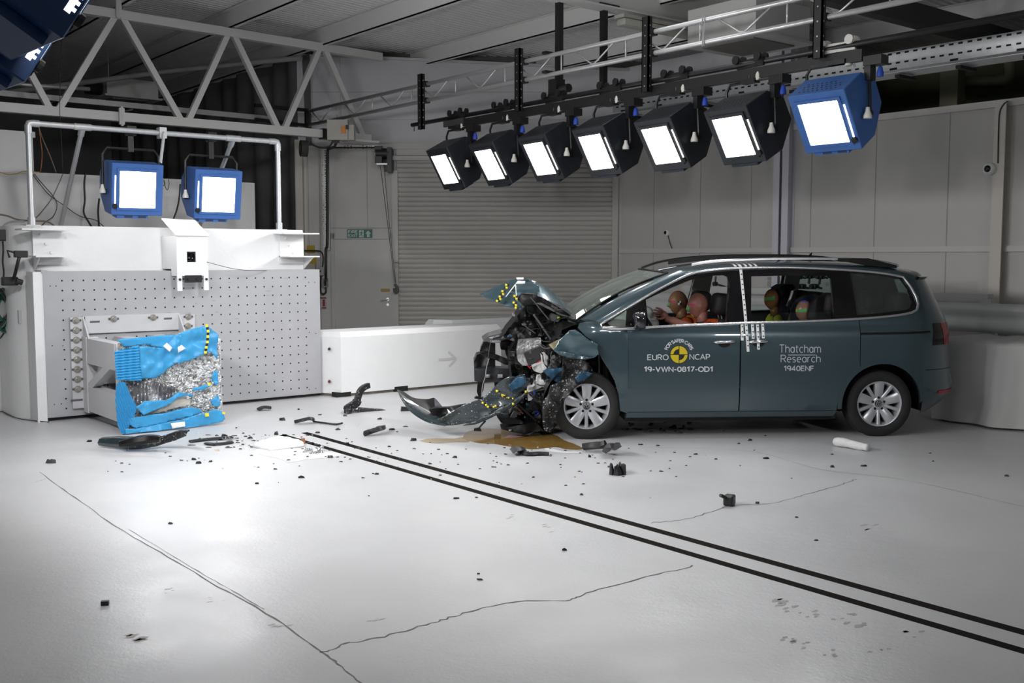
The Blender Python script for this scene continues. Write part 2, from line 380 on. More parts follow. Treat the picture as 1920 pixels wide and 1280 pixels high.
# ---- back wall, seen square on: plane at distance DW, measured by lateral offset
DW = 17.2; XR = 12.2
def W(lat, z, off=0.0): return VF*(DW-off) + VR*lat + VU*z
def lat(px): return (px-CXP)/1951.4*DW
def zW(py, px=960): return onD(px, py, DW).z
M_WALL = mat('grey_cladding_panel', (.56,.545,.525), .55, noise=.03, nscale=3)
M_WALLUP = mat('white_upper_sheeting', (.68,.68,.70), .6, noise=.03, nscale=2)
M_SHUT = mat('pale_grey_shutter_slat', (.53,.515,.485), .5, noise=.04, nscale=4)
M_DOOR = mat('grey_painted_door', (.53,.52,.49), .5, noise=.03, nscale=6)
M_SEAM = mat('panel_seam_grey', (.38,.37,.36), .8)  # seam lines a darker grey than the panels
def wslab(bm, l0, l1, z0, z1, o0, o1, mi=0):
    vs = [bm.verts.new(W(l, z, o)) for z in (z0, z1) for l, o in ((l0,o0),(l1,o0),(l1,o1),(l0,o1))]
    for f in ((0,3,2,1),(4,5,6,7),(0,1,5,4),(1,2,6,5),(2,3,7,6),(3,0,4,7)): face(bm, [vs[i] for i in f], mi)
LC = (XR-VF.x*DW)/VR.x          # lateral offset of the corner with the right wall
LS0, LS1 = lat(746), lat(1148)
ZB = 3.52
bm = B()
wslab(bm, lat(556), LS0-.02, 0, ZB, 0, -.10)
wslab(bm, LS0-.02, LS1+.05, 3.40, ZB, 0, -.10)
wslab(bm, LS1+.05, LC+.3, 0, ZB, 0, -.10)
for px in (580, 601, 690): wslab(bm, lat(px)-.006, lat(px)+.006, 2.1 if px > 620 else 0, ZB, .003, -.02, 1)
wslab(bm, lat(622), lat(736), 2.17, 2.185, .004, -.02, 1)
struct('wall_back', bm, [M_WALL, M_SEAM], label='grey cladding wall around the roller shutter')
bm = B()
lw0, lw1, zz0, zz1 = lat(571)-.1, LC+.4, 5.02, 4.74
vs_ = [bm.verts.new(W(l, z, o)) for o in (-.12, -.2) for l, z in ((lw0,ZB),(lw1,ZB),(lw1,zz1),(lw0,zz0))]
for f in ((0,1,2,3),(7,6,5,4),(0,4,5,1),(1,5,6,2),(2,6,7,3),(3,7,4,0)): face(bm, [vs_[i] for i in f])
for z in (3.95, 4.4): wslab(bm, lat(571), LC+.3, z, z+.006, -.117, -.13, 1)
wslab(bm, lat(640), lat(640)+.006, ZB, 5, -.117, -.13, 1)
struct('wall_upper', bm, [M_WALLUP, M_SEAM], label='white sheeted wall above the roller shutter')
bm = B(); bar(bm, W(lw0+.4, 4.995, -.10), W(lw1, 4.745, -.10), .06, .04); struct('trim_30', bm, MATS["galvanised_steel"], label="galvanised flashing along the top of the white sheeted wall")
bm = B(); wslab(bm, lat(560), LC+.8, 4.7, 5.7, -.5, -.6); struct('wall_gable', bm, mat('shaded_gable', (.16,.16,.15), .8), label='dark strip for the shaded gap between sheeted wall and roof')  # shade of the roof gap put into the strip's colour
bm = B(); wslab(bm, lat(618), LC+.2, ZB-.06, ZB+.03, .05, -.12); wslab(bm, lat(745), lat(1165), 3.36, 3.46, .03, -.05)
struct('trim_1', bm, M_WALL, label='flashing along the top of the lower back wall')
bm = B(); wslab(bm, lat(560), lat(573), 0, 3.6, .16, -.05); wslab(bm, lat(556), lat(577), 0, 3.6, .02, -.05)
struct('trim_2', bm, mat('cream_column_paint', (.62,.58,.53), .5), label='cream steel column at the left end of the back wall')
# roller shutter: one slatted curtain between two guides
bm = B(); P_ = .0785; prof = []
z = 0.03
while z < 3.30:
    for k in range(4): prof.append((z+P_*k/4*.95, .018*math.sin(PI*k/4*.98)))
    prof.append((z+P_*.97, -.012)); z += P_
va = [(bm.verts.new(W(LS0, zz, -.02+o)), bm.verts.new(W(LS1, zz, -.02+o))) for zz, o in prof]
for i in range(len(va)-1): face(bm, [va[i][0], va[i][1], va[i+1][1], va[i+1][0]])
dr = struct('door_2', bm, M_SHUT, label='pale grey roller shutter of narrow slats')
WM[dr] = Matrix.Translation(dr.location)
for l0, l1 in ((LS0-.085, LS0+.01), (LS1-.01, LS1+.085)):
    bm = B(); wslab(bm, l0, l1, 0, 3.12, .05, -.05); part('guide_rail', bm, mat('shutter_guide_paint', (.54,.53,.50), .5), dr, world=True)
bm = B(); wslab(bm, LS0-.06, LS1+.06, 3.28, 3.345, .10, -.02); part('head_roller', bm, M_SHUT, dr, world=True)
# fire exit door
bm = B(); wslab(bm, lat(628), lat(729), 0, zW(449), .012, -.03)
d1 = struct('door_1', bm, M_DOOR, label='grey fire exit door left of the roller shutter')
bm = B()
for l0, l1, z0, z1 in ((lat(621),lat(628),0,2.09),(lat(729),lat(737),0,2.09),(lat(621),lat(737),2.0,2.09)): wslab(bm, l0, l1, z0, z1, .03, -.03)
part('door_frame', bm, M_DOOR, d1, world=True)
bm = B(); h = [onD(728,561,DW-.06), onD(722,562,DW-.06), onD(713,563,DW-.06)]; tube(bm, h, .008, 8); tube(bm, [onD(727,561,DW), onD(727,561,DW-.065)], .007, 8)
tube(bm, [onD(727,561,DW-.005), onD(727,561,DW-.02)], .026, 14); tube(bm, [onD(727,571,DW-.005), onD(727,571,DW-.02)], .022, 14)
part('door_handle', bm, M_ALU, d1, world=True, auto=40)
bm = B(); wslab(bm, lat(714), lat(731), zW(546), zW(541), .035, .012); part('push_plate', bm, mat('brass_label', (.35,.24,.03), .5), d1, world=True)

# ---- right wall (parallel to the track) with an open store above it
bm = B()
YC = (VF*DW+VR*LC).y
box(bm, (XR, -3, 0), (XR+.12, YC+.3, 3.5))
for px in (1226, 1313, 1408, 1520, 1640, 1776): 
    y = onX(px, 400, XR).y; box(bm, (XR-.004, y-.006, 0), (XR+.01, y+.006, 3.5), 1)
struct('wall_right', bm, [M_WALL, M_SEAM], label='grey cladding wall behind the car')
bm = B(); yv = onX(1490, 300, XR).y; box(bm, (XR+.15, yv, 3.5), (XR+.25, YC+.3, 4.80))
struct('wall_upper_right', bm, M_WALLUP, label='white sheeted wall above the right wall')
M_VOID = mat('dim_olive_wall', (.11,.11,.065), .8, noise=.3, nscale=2)  # dimness of the open store put into the wall colour
bm = B(); box(bm, (XR+3.2, -3, 3.4), (XR+3.3, yv+1, 6)); box(bm, (XR+.12, -3, 3.3), (XR+3.3, yv+1, 3.38)); box(bm, (XR+.25, yv+.9, 3.4), (XR+3.3, yv+1, 6))
struct('wall_store', bm, M_VOID, label='dark walls of the open store above the right wall')
bm = B()
ya, yb = onX(1478,300,XR).y, -3
box(bm, (XR-.05, yb, 3.45), (XR+.14, YC, 3.53)); box(bm, (XR-.05, yb, 1.765), (XR+.01, YC, 1.835))
struct('trim_3', bm, mat('cream_girt_paint', (.62,.60,.57), .5), label='cream rails along the top and middle of the right wall')
for n, pa, pb, m_ in ((4, 1450, 1461, 'bluish'), (5, 1466, 1478, 'bluish'), (6, 1859, 1880, 'cream')):
    bm = B(); y1 = onX(pa, 420, XR-.14).y; y0 = onX(pb, 420, XR-.14).y
    zt = 4.9 if n < 6 else 3.5
    box(bm, (XR-.16, y0, 0), (XR-.145, y1, zt)); box(bm, (XR-.145, (y0+y1)/2-.01, 0), (XR, (y0+y1)/2+.01, zt)); box(bm, (XR-.015, y0, 0), (XR, y1, zt))
    struct('trim_%d' % n, bm, mat('pale_column_paint', (.62,.62,.68), .5) if n < 6 else mat('cream_column_paint', (.62,.58,.53), .5), label={4: 'left steel stanchion of the pair on the right wall', 5: 'right steel stanchion of the pair on the right wall', 6: 'cream steel stanchion at the right edge'}[n])

# ---- low walls and the dark bay beyond the crash wall
M_LOWWALL = mat('dull_white_render', (.62,.615,.61), .7, noise=.04, nscale=3)
bm = B(); yl = 14.0
box(bm, (-3, yl, 0), (onY(478,380,yl).x, yl+.2, 2.76)); box(bm, (-3, yl-.02, 2.74), (onY(62,300,yl).x, yl+1.0, 3.26)); box(bm, (onY(62,300,yl).x-.05, yl-.03, 3.19), (onY(62,300,yl).x+.03, yl+.2, 3.26))
struct('wall_low', bm, M_LOWWALL, label='low dull white wall behind the crash wall')
bm = B(); box(bm, (-3, 12.35, 0), (2.95, 12.6, 2.02)); struct('wall_left', bm, mat('white_render', (.66,.66,.655), .7, noise=.03, nscale=4), label='white wall left of the crash wall')
M_CURT = mat('dark_grey_curtain', (.20,.20,.205), .85, noise=.2, nscale=3)
bm = B()
def cf(u, v): 
    y = 15.45+u*11; return Vector((8.18+.05*math.sin(y*9)+.04*math.sin(y*3.7+2*v), y, v*5.0))
grid(bm, cf, 90, 6)
struct('wall_curtain', bm, M_CURT, smooth=True, label='dark hanging curtain beyond the crash wall')
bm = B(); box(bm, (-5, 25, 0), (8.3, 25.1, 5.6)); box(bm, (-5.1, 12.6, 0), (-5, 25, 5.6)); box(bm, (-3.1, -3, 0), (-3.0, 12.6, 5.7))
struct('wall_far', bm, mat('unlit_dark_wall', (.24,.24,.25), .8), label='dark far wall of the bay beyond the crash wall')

# ---- roof
def zc(x): return 5.56-.047*x
M_ROOF = mat('pale_grey_roof_sheet', (.84,.835,.82), .5)
bm = B(); rows = []; y = -3.0; k = 0
while y < 25.2:
    for dy, dz in ((0,0),(.055,0),(.07,.028),(.095,.028)):
        rows.append((bm.verts.new((-5, y+dy, zc(-5)+dz)), bm.verts.new((17, y+dy, zc(17)+dz))))
    y += .11
for i in range(len(rows)-1): face(bm, [rows[i][0], rows[i+1][0], rows[i+1][1], rows[i][1]])
struct('ceiling', bm, M_ROOF, label='ribbed pale grey roof sheeting')
M_PURL = mat('pale_grey_purlin', (.84,.835,.82), .5)
nt_ = 7
PURX = [onY(225,14,14.5).x, onY(432,60,14.5).x, onY(603,90,14.5).x, onY(792,108,14.5).x]
sp = (PURX[3]-PURX[0])/3
for i, x in enumerate([PURX[0]-2*sp, PURX[0]-sp] + PURX + [PURX[3]+sp, PURX[3]+2*sp]):
    bm = B(); z1 = zc(x)-.004; z0 = z1-.24
    box(bm, (x-.012, -2.9, z0), (x+.012, 25, z1)); box(bm, (x-.012, -2.9, z0), (x+.075, 25, z0+.014)); box(bm, (x-.075, -2.9, z1-.012), (x+.012, 25, z1))
    struct('trim_%d' % nt_, bm, M_PURL, label='roof purlin'); nt_ += 1
# deep rafter across the bay, upper right
bm = B()
pA = onX(1100, 0, 8.1)
YR = 9.2
a = onY(1060, 0, YR); b_ = onY(1345, 66, YR)
box(bm, (7.0, YR-.02, 4.68), (XR+.1, YR+.02, zc(8))); box(bm, (7.0, YR-.12, 4.66), (XR+.1, YR+.12, 4.68)); box(bm, (7.0, YR-.12, zc(8)-.02), (XR+.1, YR+.12, zc(8)))
struct('trim_%d' % nt_, bm, M_PURL, label='deep roof rafter behind the lamp truss'); nt_ += 1
for yy, xx0 in ((6.6, 9.4), (4.4, 9.6)):
    bm = B(); box(bm, (xx0, yy-.07, 4.35), (16, yy+.07, 4.6)); struct('trim_%d' % nt_, bm, mat('dark_roof_steel', (.06,.06,.06), .5), label='dark steel roof beam, upper right'); nt_ += 1
bm = B(); box(bm, (10.9, -3, 4.58), (11.05, 8.6, 4.80)); struct('trim_%d' % nt_, bm, M_PURL, label='pale eaves beam, upper right'); nt_ += 1
# ================================================================ CRASH WALL AND BARRIER
def sheet_px(name, poly, unproj, mats, parent, step=8.0, disp=None, thick=.012, mi=None, holes=(), smooth=True, world=True, auto=None, tdir=None):
    """a dented sheet with its outline sighted in the photograph, laid on the surface unproj(px,py) and given a thickness"""
    bm = B(); edges = []
    for loop in [poly]+list(holes):
        vs = [bm.verts.new((p[0], p[1], 0)) for p in loop]
        for i in range(len(vs)): edges.append(bm.edges.new((vs[i], vs[(i+1) % len(vs)])))
    bmesh.ops.triangle_fill(bm, use_beauty=True, use_dissolve=False, edges=edges)
    for ax in (0, 1):
        lo = min(p[ax] for p in poly); hi = max(p[ax] for p in poly); s = lo+step
        n = Vector((1,0,0)) if ax == 0 else Vector((0,1,0))
        while s < hi-1e-6:
            g = bm.verts[:]+bm.edges[:]+bm.faces[:]
            bmesh.ops.bisect_plane(bm, geom=g, plane_co=n*s, plane_no=n, dist=1e-5); s += step
    bmesh.ops.triangulate(bm, faces=[f for f in bm.faces if len(f.verts) > 4])
    for v in bm.verts:
        x, y = v.co.x, v.co.y; q = unproj(x, y)
        if disp: q = q + disp(x, y, q)
        if q.z < .012: q.z = .012
        v.co = q
    if thick:
        d = Vector(tdir)*thick if tdir is not None else Vector((0, thick, 0))
        ret = bmesh.ops.extrude_face_region(bm, geom=bm.faces[:]); nv = [g for g in ret['geom'] if isinstance(g, bmesh.types.BMVert)]
        for v in nv: v.co += d
    if mi: 
        for f in bm.faces: f.material_index = mi(f)
    return part(name, bm, mats, parent, smooth=smooth, world=world, auto=auto)

CW = thing('crash_wall', 'large white concrete crash wall faced with a perforated grey steel plate', 'crash wall', (4.5, 12.2, 0))
bm = B()
x0, x1, y0, y1 = 2.74, 6.03, 11.56, 13.3
pl = [(x1, y0), (x1, y1), (x0, y1)] + [(x0+.42-.42*math.cos(PI/2*k/10), y0+.42-.42*math.sin(PI/2*k/10)) for k in range(11)]
prism(bm, [(x, y, 0) for x, y in pl], (0, 0, 2.03))
part('concrete_body', bm, M_WHITE, CW, auto=30, world=True)
bm = B(); box(bm, (2.944, 11.3, .04), (6.112, 11.54, 1.552)); box(bm, (2.93, 11.302, 1.535), (2.99, 11.54, 1.565))
hx0, hx1 = onY(116,526,11.3).x, onY(572.6,521,11.3).x; hz0, hz1 = onY(116,526,11.3).z, onY(124,765.5,11.3).z
for i in range(27):
    for j in range(14):
        x = hx0+(hx1-hx0)*i/26; z = hz0+(hz1-hz0)*j/13
        disc(bm, (x, 11.2992, z), (0,-1,0), .0095, 8, 1)
for px, py in ((94,536),(105,536),(579,529),(590,529),(580,623),(592,625),(98,648),(118,648),(580,730),(592,728),(102,758),(115,757)):
    p = onY(px, py, 11.2992); disc(bm, p, (0,-1,0), .006, 8, 1)
for _ in range(26):    # scuffs left by earlier tests
    p = onY(random.uniform(300,560), random.uniform(515,640), 11.2994); w = random.uniform(.01,.05)
    face(bm, [bm.verts.new((p.x+w*a, 11.2994, p.z+random.uniform(.002,.005)*b_)) for a, b_ in ((-1,-.3),(0,-1),(1,-.2),(.6,1),(-.5,.8))], 2)
part('steel_plate', bm, [M_PLATE, M_HOLE, mat('plate_scuff', (.30,.30,.30), .6)], CW, world=True)
bm = B(); box(bm, (2.85, 11.31, 0), (2.944, 11.56, 1.55)); part('plate_edge', bm, M_WHITE, CW, world=True)
for side in (0, 1):
    bm = B()
    if side == 0: xa, xb, o0, o1 = onY(60,430,11.55).x, onY(116,430,11.55).x, onY(35,428,11.4).x, onY(116,430,11.4).x
    else: xa, xb, o0, o1 = onY(523,430,11.55).x, onY(568,430,11.55).x, onY(523,433,11.4).x, onY(590,433,11.4).x
    box(bm, (xa, 11.54, 1.62), (xb, 11.57, 2.0))
    box(bm, (min(xa,o0), 11.28, 1.975), (max(xb,o1), 11.56, 1.99)); box(bm, (xa if side else xa-.04, 11.28, 1.70), (max(xb,o1), 11.56, 1.715))
    prism(bm, [(xb if side else xa, 11.55, 1.70), (xb if side else xa, 11.30, 1.70), (xb if side else xa, 11.55, 1.56)], (.012, 0, 0))
    for k in range(3): tube(bm, [(xa+.07+.05*k, 11.54, 1.93-.09*k), (xa+.07+.05*k, 11.50, 1.93-.09*k)], .012, 8)
    part('shelf_bracket', bm, M_WHITESTEEL, CW, world=True)
# camera housing hanging over the plate
CH = thing('camera_housing', 'white steel camera housing with a raised lid hanging over the top of the steel plate', 'camera housing', (4.6, 11.2, 1.3))
bm = B(); xl, xr = onY(331,470,11.12).x, onY(390,470,11.12).x; zt, zb, zl = onY(340,442,11.12).z, onY(340,517,11.12).z, onY(340,545,11.12).z
hx, hz, hr = onY(359,481,11.12).x, onY(359,481,11.12).z, .05
for lo, hi in (((xl,11.12,zb),(hx-hr,11.14,zt)),((hx+hr,11.12,zb),(xr,11.14,zt)),((hx-hr,11.12,hz+hr*1.1),(hx+hr,11.14,zt)),((hx-hr,11.12,zb),(hx+hr,11.14,hz-hr*1.2)),
               ((xl,11.14,zb),(xl+.02,11.29,1.57)),((xr-.02,11.14,zb),(xr,11.29,1.57)),((xl,11.14,1.57),(xl+.02,11.55,zt-.02)),((xr-.02,11.14,1.57),(xr,11.55,zt-.02)),((xl+.02,11.14,zb),(xr-.02,11.29,zb+.015)),((xl,11.14,zt-.02),(xr,11.55,zt)),
               ((xl,11.12,zl),(xl+.055,11.14,zb)),((xr-.055,11.12,zl),(xr,11.14,zb))): box(bm, lo, hi)
part('housing_box', bm, M_WHITESTEEL, CH, world=True)
bm = B(); a = Vector((xl-.01, 11.1, zt)); c_ = onY(303,411,11.5); e_ = onY(366,414,11.5)
prism(bm, [a, Vector((xr+.01, 11.1, zt)), e_, c_], (0, .012, .012)); part('lid', bm, M_WHITESTEEL, CH, world=True)
bm = B(); box(bm, (xl+.085, 11.10, zb-.075), (xr-.085, 11.13, zb+.005))
for k in (.12, .22): tube(bm, [(xl+k, 11.105, zb-.035), (xl+k, 11.085, zb-.035)], .014, 8)
part('clamp_block', bm, M_BLACK, CH, world=True)
for x in (xl+.028, xr-.028):
    bm = B(); tube(bm, [(x, 11.125, zb-.04), (x, 11.108, zb-.04)], .014, 10); part('bolt', bm, M_BLACK, CH, world=True)
bm = B(); Ml = Matrix.Translation((hx, 11.16, hz)) @ Matrix.Rotation(PI/2, 4, 'X')
lathe(bm, [(0,.012),(.03,.02),(.036,.03),(.042,.03),(.042,-.12),(0,-.12)], 20, M=Ml); box(bm, (hx-.03, 11.17, hz-.08), (hx+.03, 11.25, hz-.045))
part('camera_lens', bm, M_BLKGLOSS, CH, auto=40, world=True)

# ---- grey steel frame that carries the deformable barrier
BF = thing('barrier_frame', 'grey welded steel frame bolted to the perforated plate behind the crushed blue barrier', 'steel frame', (3.7, 10.7, 0))
YF0, YF1 = 10.25, 11.25
FX0, FX1 = 3.315, 4.34
bm = B()
xa = onY(131,600,11.27).x
box(bm, (xa, 11.26, .12), (FX0+.02, 11.298, 1.075)); box(bm, (FX0, 11.26, .90), (FX1+.0, 11.298, 1.085)); box(bm, (FX1, 11.26, .12), (FX1+.18, 11.298, 1.06))
part('back_flange', bm, M_RIG, BF, world=True)
for x in (FX0, FX1):
    bm = B(); prism(bm, [(x-.008, 11.26, 1.08), (x-.008, 11.26, .86), (x-.008, 11.08, .86)], (.016, 0, 0))
    part('gusset', bm, M_RIG, BF, world=True)
for i, x in enumerate((FX0+.005, FX0+.36, FX0+.72, FX1-.05)):
    bm = B(); box(bm, (x-.02 if i == 0 else x-.05, YF0, .60), (x+.10, YF1+.01, .86)); part('top_beam', bm, M_RIG, BF, world=True)
    bm = B(); box(bm, (x-.02 if i == 0 else x-.05, YF0, .10), (x+.10, YF1+.01, .36)); part('bottom_beam', bm, M_RIG, BF, world=True)
bm = B(); box(bm, (FX0-.022, 11.12, .08), (FX0+.107, 11.259, .872)); box(bm, (FX1-.06, 11.12, .08), (FX1+.07, 11.259, .872)); box(bm, (FX0, 11.24, .36), (FX1, 11.25, .6)); part('upright', bm, M_RIG, BF, world=True)
bm = B(); bar(bm, (FX0+.03, 11.16, .33), (FX0+.03, 10.33, .68), .085, .085); part('diagonal_brace', bm, M_RIG, BF, world=True)
bm = B(); box(bm, (FX0-.01, 10.215, .10), (FX1+.02, 10.249, .86)); part('mounting_plate', bm, M_RIG, BF, world=True)
bm = B()
for (px, py, w) in ((178,603,.10),(315,597,.09),(144,750,.12)):
    p = onY(px, py, 11.257); box(bm, (p.x-w/2, 11.2575, p.z-.010), (p.x+w/2, 11.262, p.z+.010))
part('slot', bm, mat('slot_shadow_steel', (.10,.10,.10), .7), BF, world=True)
M_BOLT = mat('zinc_bolt', (.50,.47,.43), .35, metal=.8, noise=.2, nscale=60)
bolts = [(140,600+18.3*k) for k in range(8)]
bolts = [(142.0+.55*k, 600.5+18.35*k) for k in range(8)]+[(213,597.5),(287,595),(353,593.5),(352,611)]
b0 = None
for px, py in bolts:
    p = onY(px, py, 11.258)
    if b0 is None:
        bm = B(); Mb = Matrix.Translation(Vector((0,0,0))) @ Matrix.Rotation(PI/2, 4, 'X')
        lathe(bm, [(0,.034),(.018,.034),(.021,.030),(.021,.012),(.034,.012),(.036,.010),(.036,0)], 12, M=Mb); box(bm, (-.055,-.005,-.011), (.055,0,.011), 1)
        o = part('bolt', bm, [M_BOLT, mat('slot_shadow_steel', (.10,.10,.10), .7)], BF, auto=35); b0 = o
    else:
        o = b0.copy(); COL.objects.link(o); o.parent = BF
    o.location = p-WM[BF].translation

# ---- the crushed blue barrier itself
DB = thing('deformable_barrier', 'crushed sky blue deformable barrier block with torn silver honeycomb', 'barrier', (3.75, 9.95, 0))
M_BLUE = mat('sky_blue_cladding', (.040,.30,.58), .38, noise=.06, nscale=10, speck=(.55,.60,.62), speckth=.72, speckscale=45)
M_BLUEIN = mat('cladding_raw_inside', (.42,.40,.36), .6, noise=.2, nscale=30)
def honeymat():
    m = bpy.data.materials.new('torn_aluminium_honeycomb'); m.use_nodes = True; nt = m.node_tree; b = nt.nodes['Principled BSDF']; L = nt.links.new
    tc = nt.nodes.new('ShaderNodeTexCoord'); v = nt.nodes.new('ShaderNodeTexVoronoi'); v.inputs['Scale'].default_value = 62
    n = nt.nodes.new('ShaderNodeTexNoise'); n.inputs['Scale'].default_value = 28; n.inputs['Detail'].default_value = 6
    L(tc.outputs['Object'], v.inputs['Vector']); L(tc.outputs['Object'], n.inputs['Vector'])
    mx = nt.nodes.new('ShaderNodeMix'); mx.data_type = 'RGBA'; mx.inputs[6].default_value = (.30,.29,.27,1); mx.inputs[7].default_value = (.85,.85,.85,1)
    mr = nt.nodes.new('ShaderNodeMapRange'); mr.inputs[1].default_value = .38; mr.inputs[2].default_value = .55; L(n.outputs[0], mr.inputs[0]); L(mr.outputs[0], mx.inputs[0]); L(mx.outputs[2], b.inputs['Base Color'])
    b.inputs['Metallic'].default_value = .75; b.inputs['Roughness'].default_value = .34
    ad = nt.nodes.new('ShaderNodeMath'); ad.operation = 'ADD'; L(v.outputs['Distance'], ad.inputs[0]); L(n.outputs[0], ad.inputs[1])
    bp = nt.nodes.new('ShaderNodeBump'); bp.inputs['Strength'].default_value = .9; bp.inputs['Distance'].default_value = .02; L(ad.outputs[0], bp.inputs['Height']); L(bp.outputs[0], b.inputs['Normal'])
    return m
M_HONEY = honeymat()
M_FOIL = mat('shiny_foil_folds', (.62,.62,.63), .22, metal=.9, bump=.5, bscale=35)
def bz(u): return lambda px, py: onY(px, py, 10.07-u)
bm = B()
def core(u, v):
    px = 182*(1)+0; z = .03+.84*v; x = 3.325+1.01*u
    ed = min(u, 1-u, v, 1-v)
    y = 10.10 + .05*hnoise(x*6, z*6, 1)+.03*hnoise(x*17, z*17, 5)
    if ed < .02: y = 10.21
    return Vector((x, y, z))
grid(bm, core, 46, 40)
box(bm, (3.325, 10.15, .03), (4.335, 10.212, .87))
part('honeycomb_core', bm, M_HONEY, DB, world=True, smooth=True)
S = lambda pts: [(180+x/4.923, 590+y/4.923) for x, y in pts]
def dent(a, sc, seed=0, bias=0.0):
    return lambda px, py, q: Vector((0, -bias - a*(hnoise(q.x*sc, q.z*sc, seed)+.4*hnoise(q.x*sc*2.6, q.z*sc*2.6, seed+3)), 0))
sheet_px('top_roll', S([(185,235),(210,222),(560,192),(730,182),(700,300),(620,310),(540,290),(430,270),(250,296),(225,262)]), bz(.0), [M_BLUE], DB, step=5, disp=dent(.02,7,2,.03), thick=.012)
sheet_px('upper_cladding', S([(540,300),(620,306),(720,190),(860,130),(1015,98),(1040,118),(1108,175),(1114,412),(1078,372),(1050,340),(985,352),(900,400),(760,445),(720,440),(690,472),(610,540),(545,582),(405,590),(395,440),(380,290),(430,285)]), bz(.02), [M_BLUE], DB, step=4, disp=dent(.055,5.5,4,.03), thick=.012)
# two drooping sheets and their pleated left ends
def pleat(n, a): return lambda px, py, q: Vector((0, -.03-a*abs(((py-590+ (px-180)*.10)/2.6) % 2-1), 0))
sheet_px('pleated_flap', S([(160,335),(380,280),(392,440),(408,600),(300,604),(180,600),(168,480)]), bz(.03), [M_BLUE], DB, step=1.3, disp=pleat(8,.022), thick=.012, smooth=False)
def pleat2(px, py, q): return Vector((0, -.02-.020*abs(((px-180-(py-710)*.36)/2.3) % 2-1), 0))
sheet_px('pleated_flap', S([(200,617),(255,618),(300,720),(370,850),(345,930),(300,1010),(265,1108),(225,1090),(190,1010),(172,800),(178,660)]), bz(.04), [M_BLUE], DB, step=1.15, disp=pleat2, thick=.012, smooth=False)
sheet_px('foil_band', S([(255,618),(400,606),(560,620),(660,650),(760,690),(760,720),(640,785),(520,795),(430,800),(375,850),(300,720)]), bz(-.01), [M_FOIL], DB, step=1.6, disp=lambda px, py, q: Vector((0, .030*math.sin(px*.95+.5*math.sin(py*.2))+.05*hnoise(q.x*9,q.z*3,8), 0)), thick=.01, smooth=False)
sheet_px('curled_strip', S([(365,850),(440,795),(640,785),(700,750),(760,712),(890,735),(885,755),(820,745),(740,770),(640,840),(535,880),(430,922)]), bz(.06), [M_BLUE], DB, step=3, disp=dent(.03,9,6,.02), thick=.012)
sheet_px('torn_inner_skin', S([(430,922),(535,880),(640,840),(740,770),(820,745),(872,790),(865,840),(760,850),(600,900),(440,935)]), bz(.03), [M_BLUEIN], DB, step=4, disp=dent(.03,6,9), thick=.01)
sheet_px('lower_cladding', S([(300,960),(345,950),(430,935),(640,905),(870,850),(960,870),(985,905),(780,960),(570,1010),(372,1048),(300,1010)]), bz(.07), [M_BLUE], DB, step=4, disp=dent(.02,8,11), thick=.012)
sheet_px('bottom_cladding', S([(275,1050),(372,1052),(570,1014),(780,966),(985,910),(1040,890),(1110,870),(1175,890),(1190,960),(1165,985),(990,1030),(840,1062),(640,1105),(470,1120),(300,1134),(270,1100)]), bz(.09), [M_BLUE], DB, step=4, disp=dent(.03,6,13), thick=.012)
sheet_px('right_edge_skin', S([(1062,568),(1100,520),(1124,515),(1130,640),(1100,650)]), bz(.05), [M_BLUE], DB, step=4, disp=dent(.03,14,15), thick=.012)
sheet_px('right_edge_skin', S([(1060,790),(1130,740),(1150,800),(1140,850),(1080,838)]), bz(.06), [M_BLUE], DB, step=4, disp=dent(.03,14,17), thick=.012)
sheet_px('right_edge_skin', S([(890,680),(1040,640),(1060,655),(1000,690),(900,705)]), bz(.06), [M_BLUE], DB, step=4, disp=dent(.02,14,19), thick=.012)
for pts in ([(620,290),(655,258),(705,305),(680,340)], [(755,300),(790,278),(830,310),(760,350)], [(690,1000),(820,985),(825,1030),(705,1050)]):
    sheet_px('white_label', S(pts), bz(.115), [M_WHT], DB, step=8, disp=dent(.0,6,4), thick=.004)
tp = [(1022,100),(1035,150),(1032,200),(1028,250),(1018,300),(1010,345)]
for k in range(11):
    t = k/10*4.99; i = int(t); fr = t-i; x = tp[i][0]+(tp[i+1][0]-tp[i][0])*fr; y = tp[i][1]+(tp[i+1][1]-tp[i][1])*fr
    sheet_px('tape_square', S([(x-12,y-10),(x+12,y-12),(x+13,y+12),(x-11,y+13)]), bz(.12), [M_YEL if k % 2 == 0 else M_BLK], DB, step=9, thick=.003, smooth=False)
for pts in ([(1005,910),(1040,905),(1045,935),(1010,940)], [(1030,630),(1055,625),(1060,650),(1035,655)], [(1165,895),(1190,895),(1190,915),(1168,915)]):
    sheet_px('tape_square', S(pts), bz(.14), [M_YEL], DB, step=9, thick=.003, smooth=False)

# ---- galvanised pipe frame on the crash wall
PF = thing('pipe_frame', 'galvanised pipe frame with elbows and two raking braces on top of the crash wall', 'pipe frame', (4.3, 11.75, 2.03))
pA, pB_, zr = onY(56,330,11.75).x, onY(522,340,11.75).x, 3.10
for x in (pA, pB_):
    bm = B(); tube(bm, [(x, 11.75, 2.03), (x, 11.75, zr-.03)], .029, 14); tube(bm, [(x, 11.75, 2.03), (x, 11.75, 2.12)], .04, 14); box(bm, (x-.07, 11.68, 2.03), (x+.07, 11.82, 2.04))
    part('post', bm, M_GALV, PF, auto=40, world=True)
bm = B(); tube(bm, [(pA, 11.75, zr), (pB_, 11.75, zr)], .029, 14); part('top_rail', bm, M_GALV, PF, auto=40, world=True)
for x, s in ((pA, 1), (pB_, -1)):
    bm = B(); tube(bm, [(x, 11.75, zr-.11), (x, 11.75, zr-.03), (x+s*.01, 11.75, zr-.005), (x+s*.04, 11.75, zr), (x+s*.11, 11.75, zr)], .037, 14); part('elbow', bm, M_GALV, PF, auto=40, world=True)
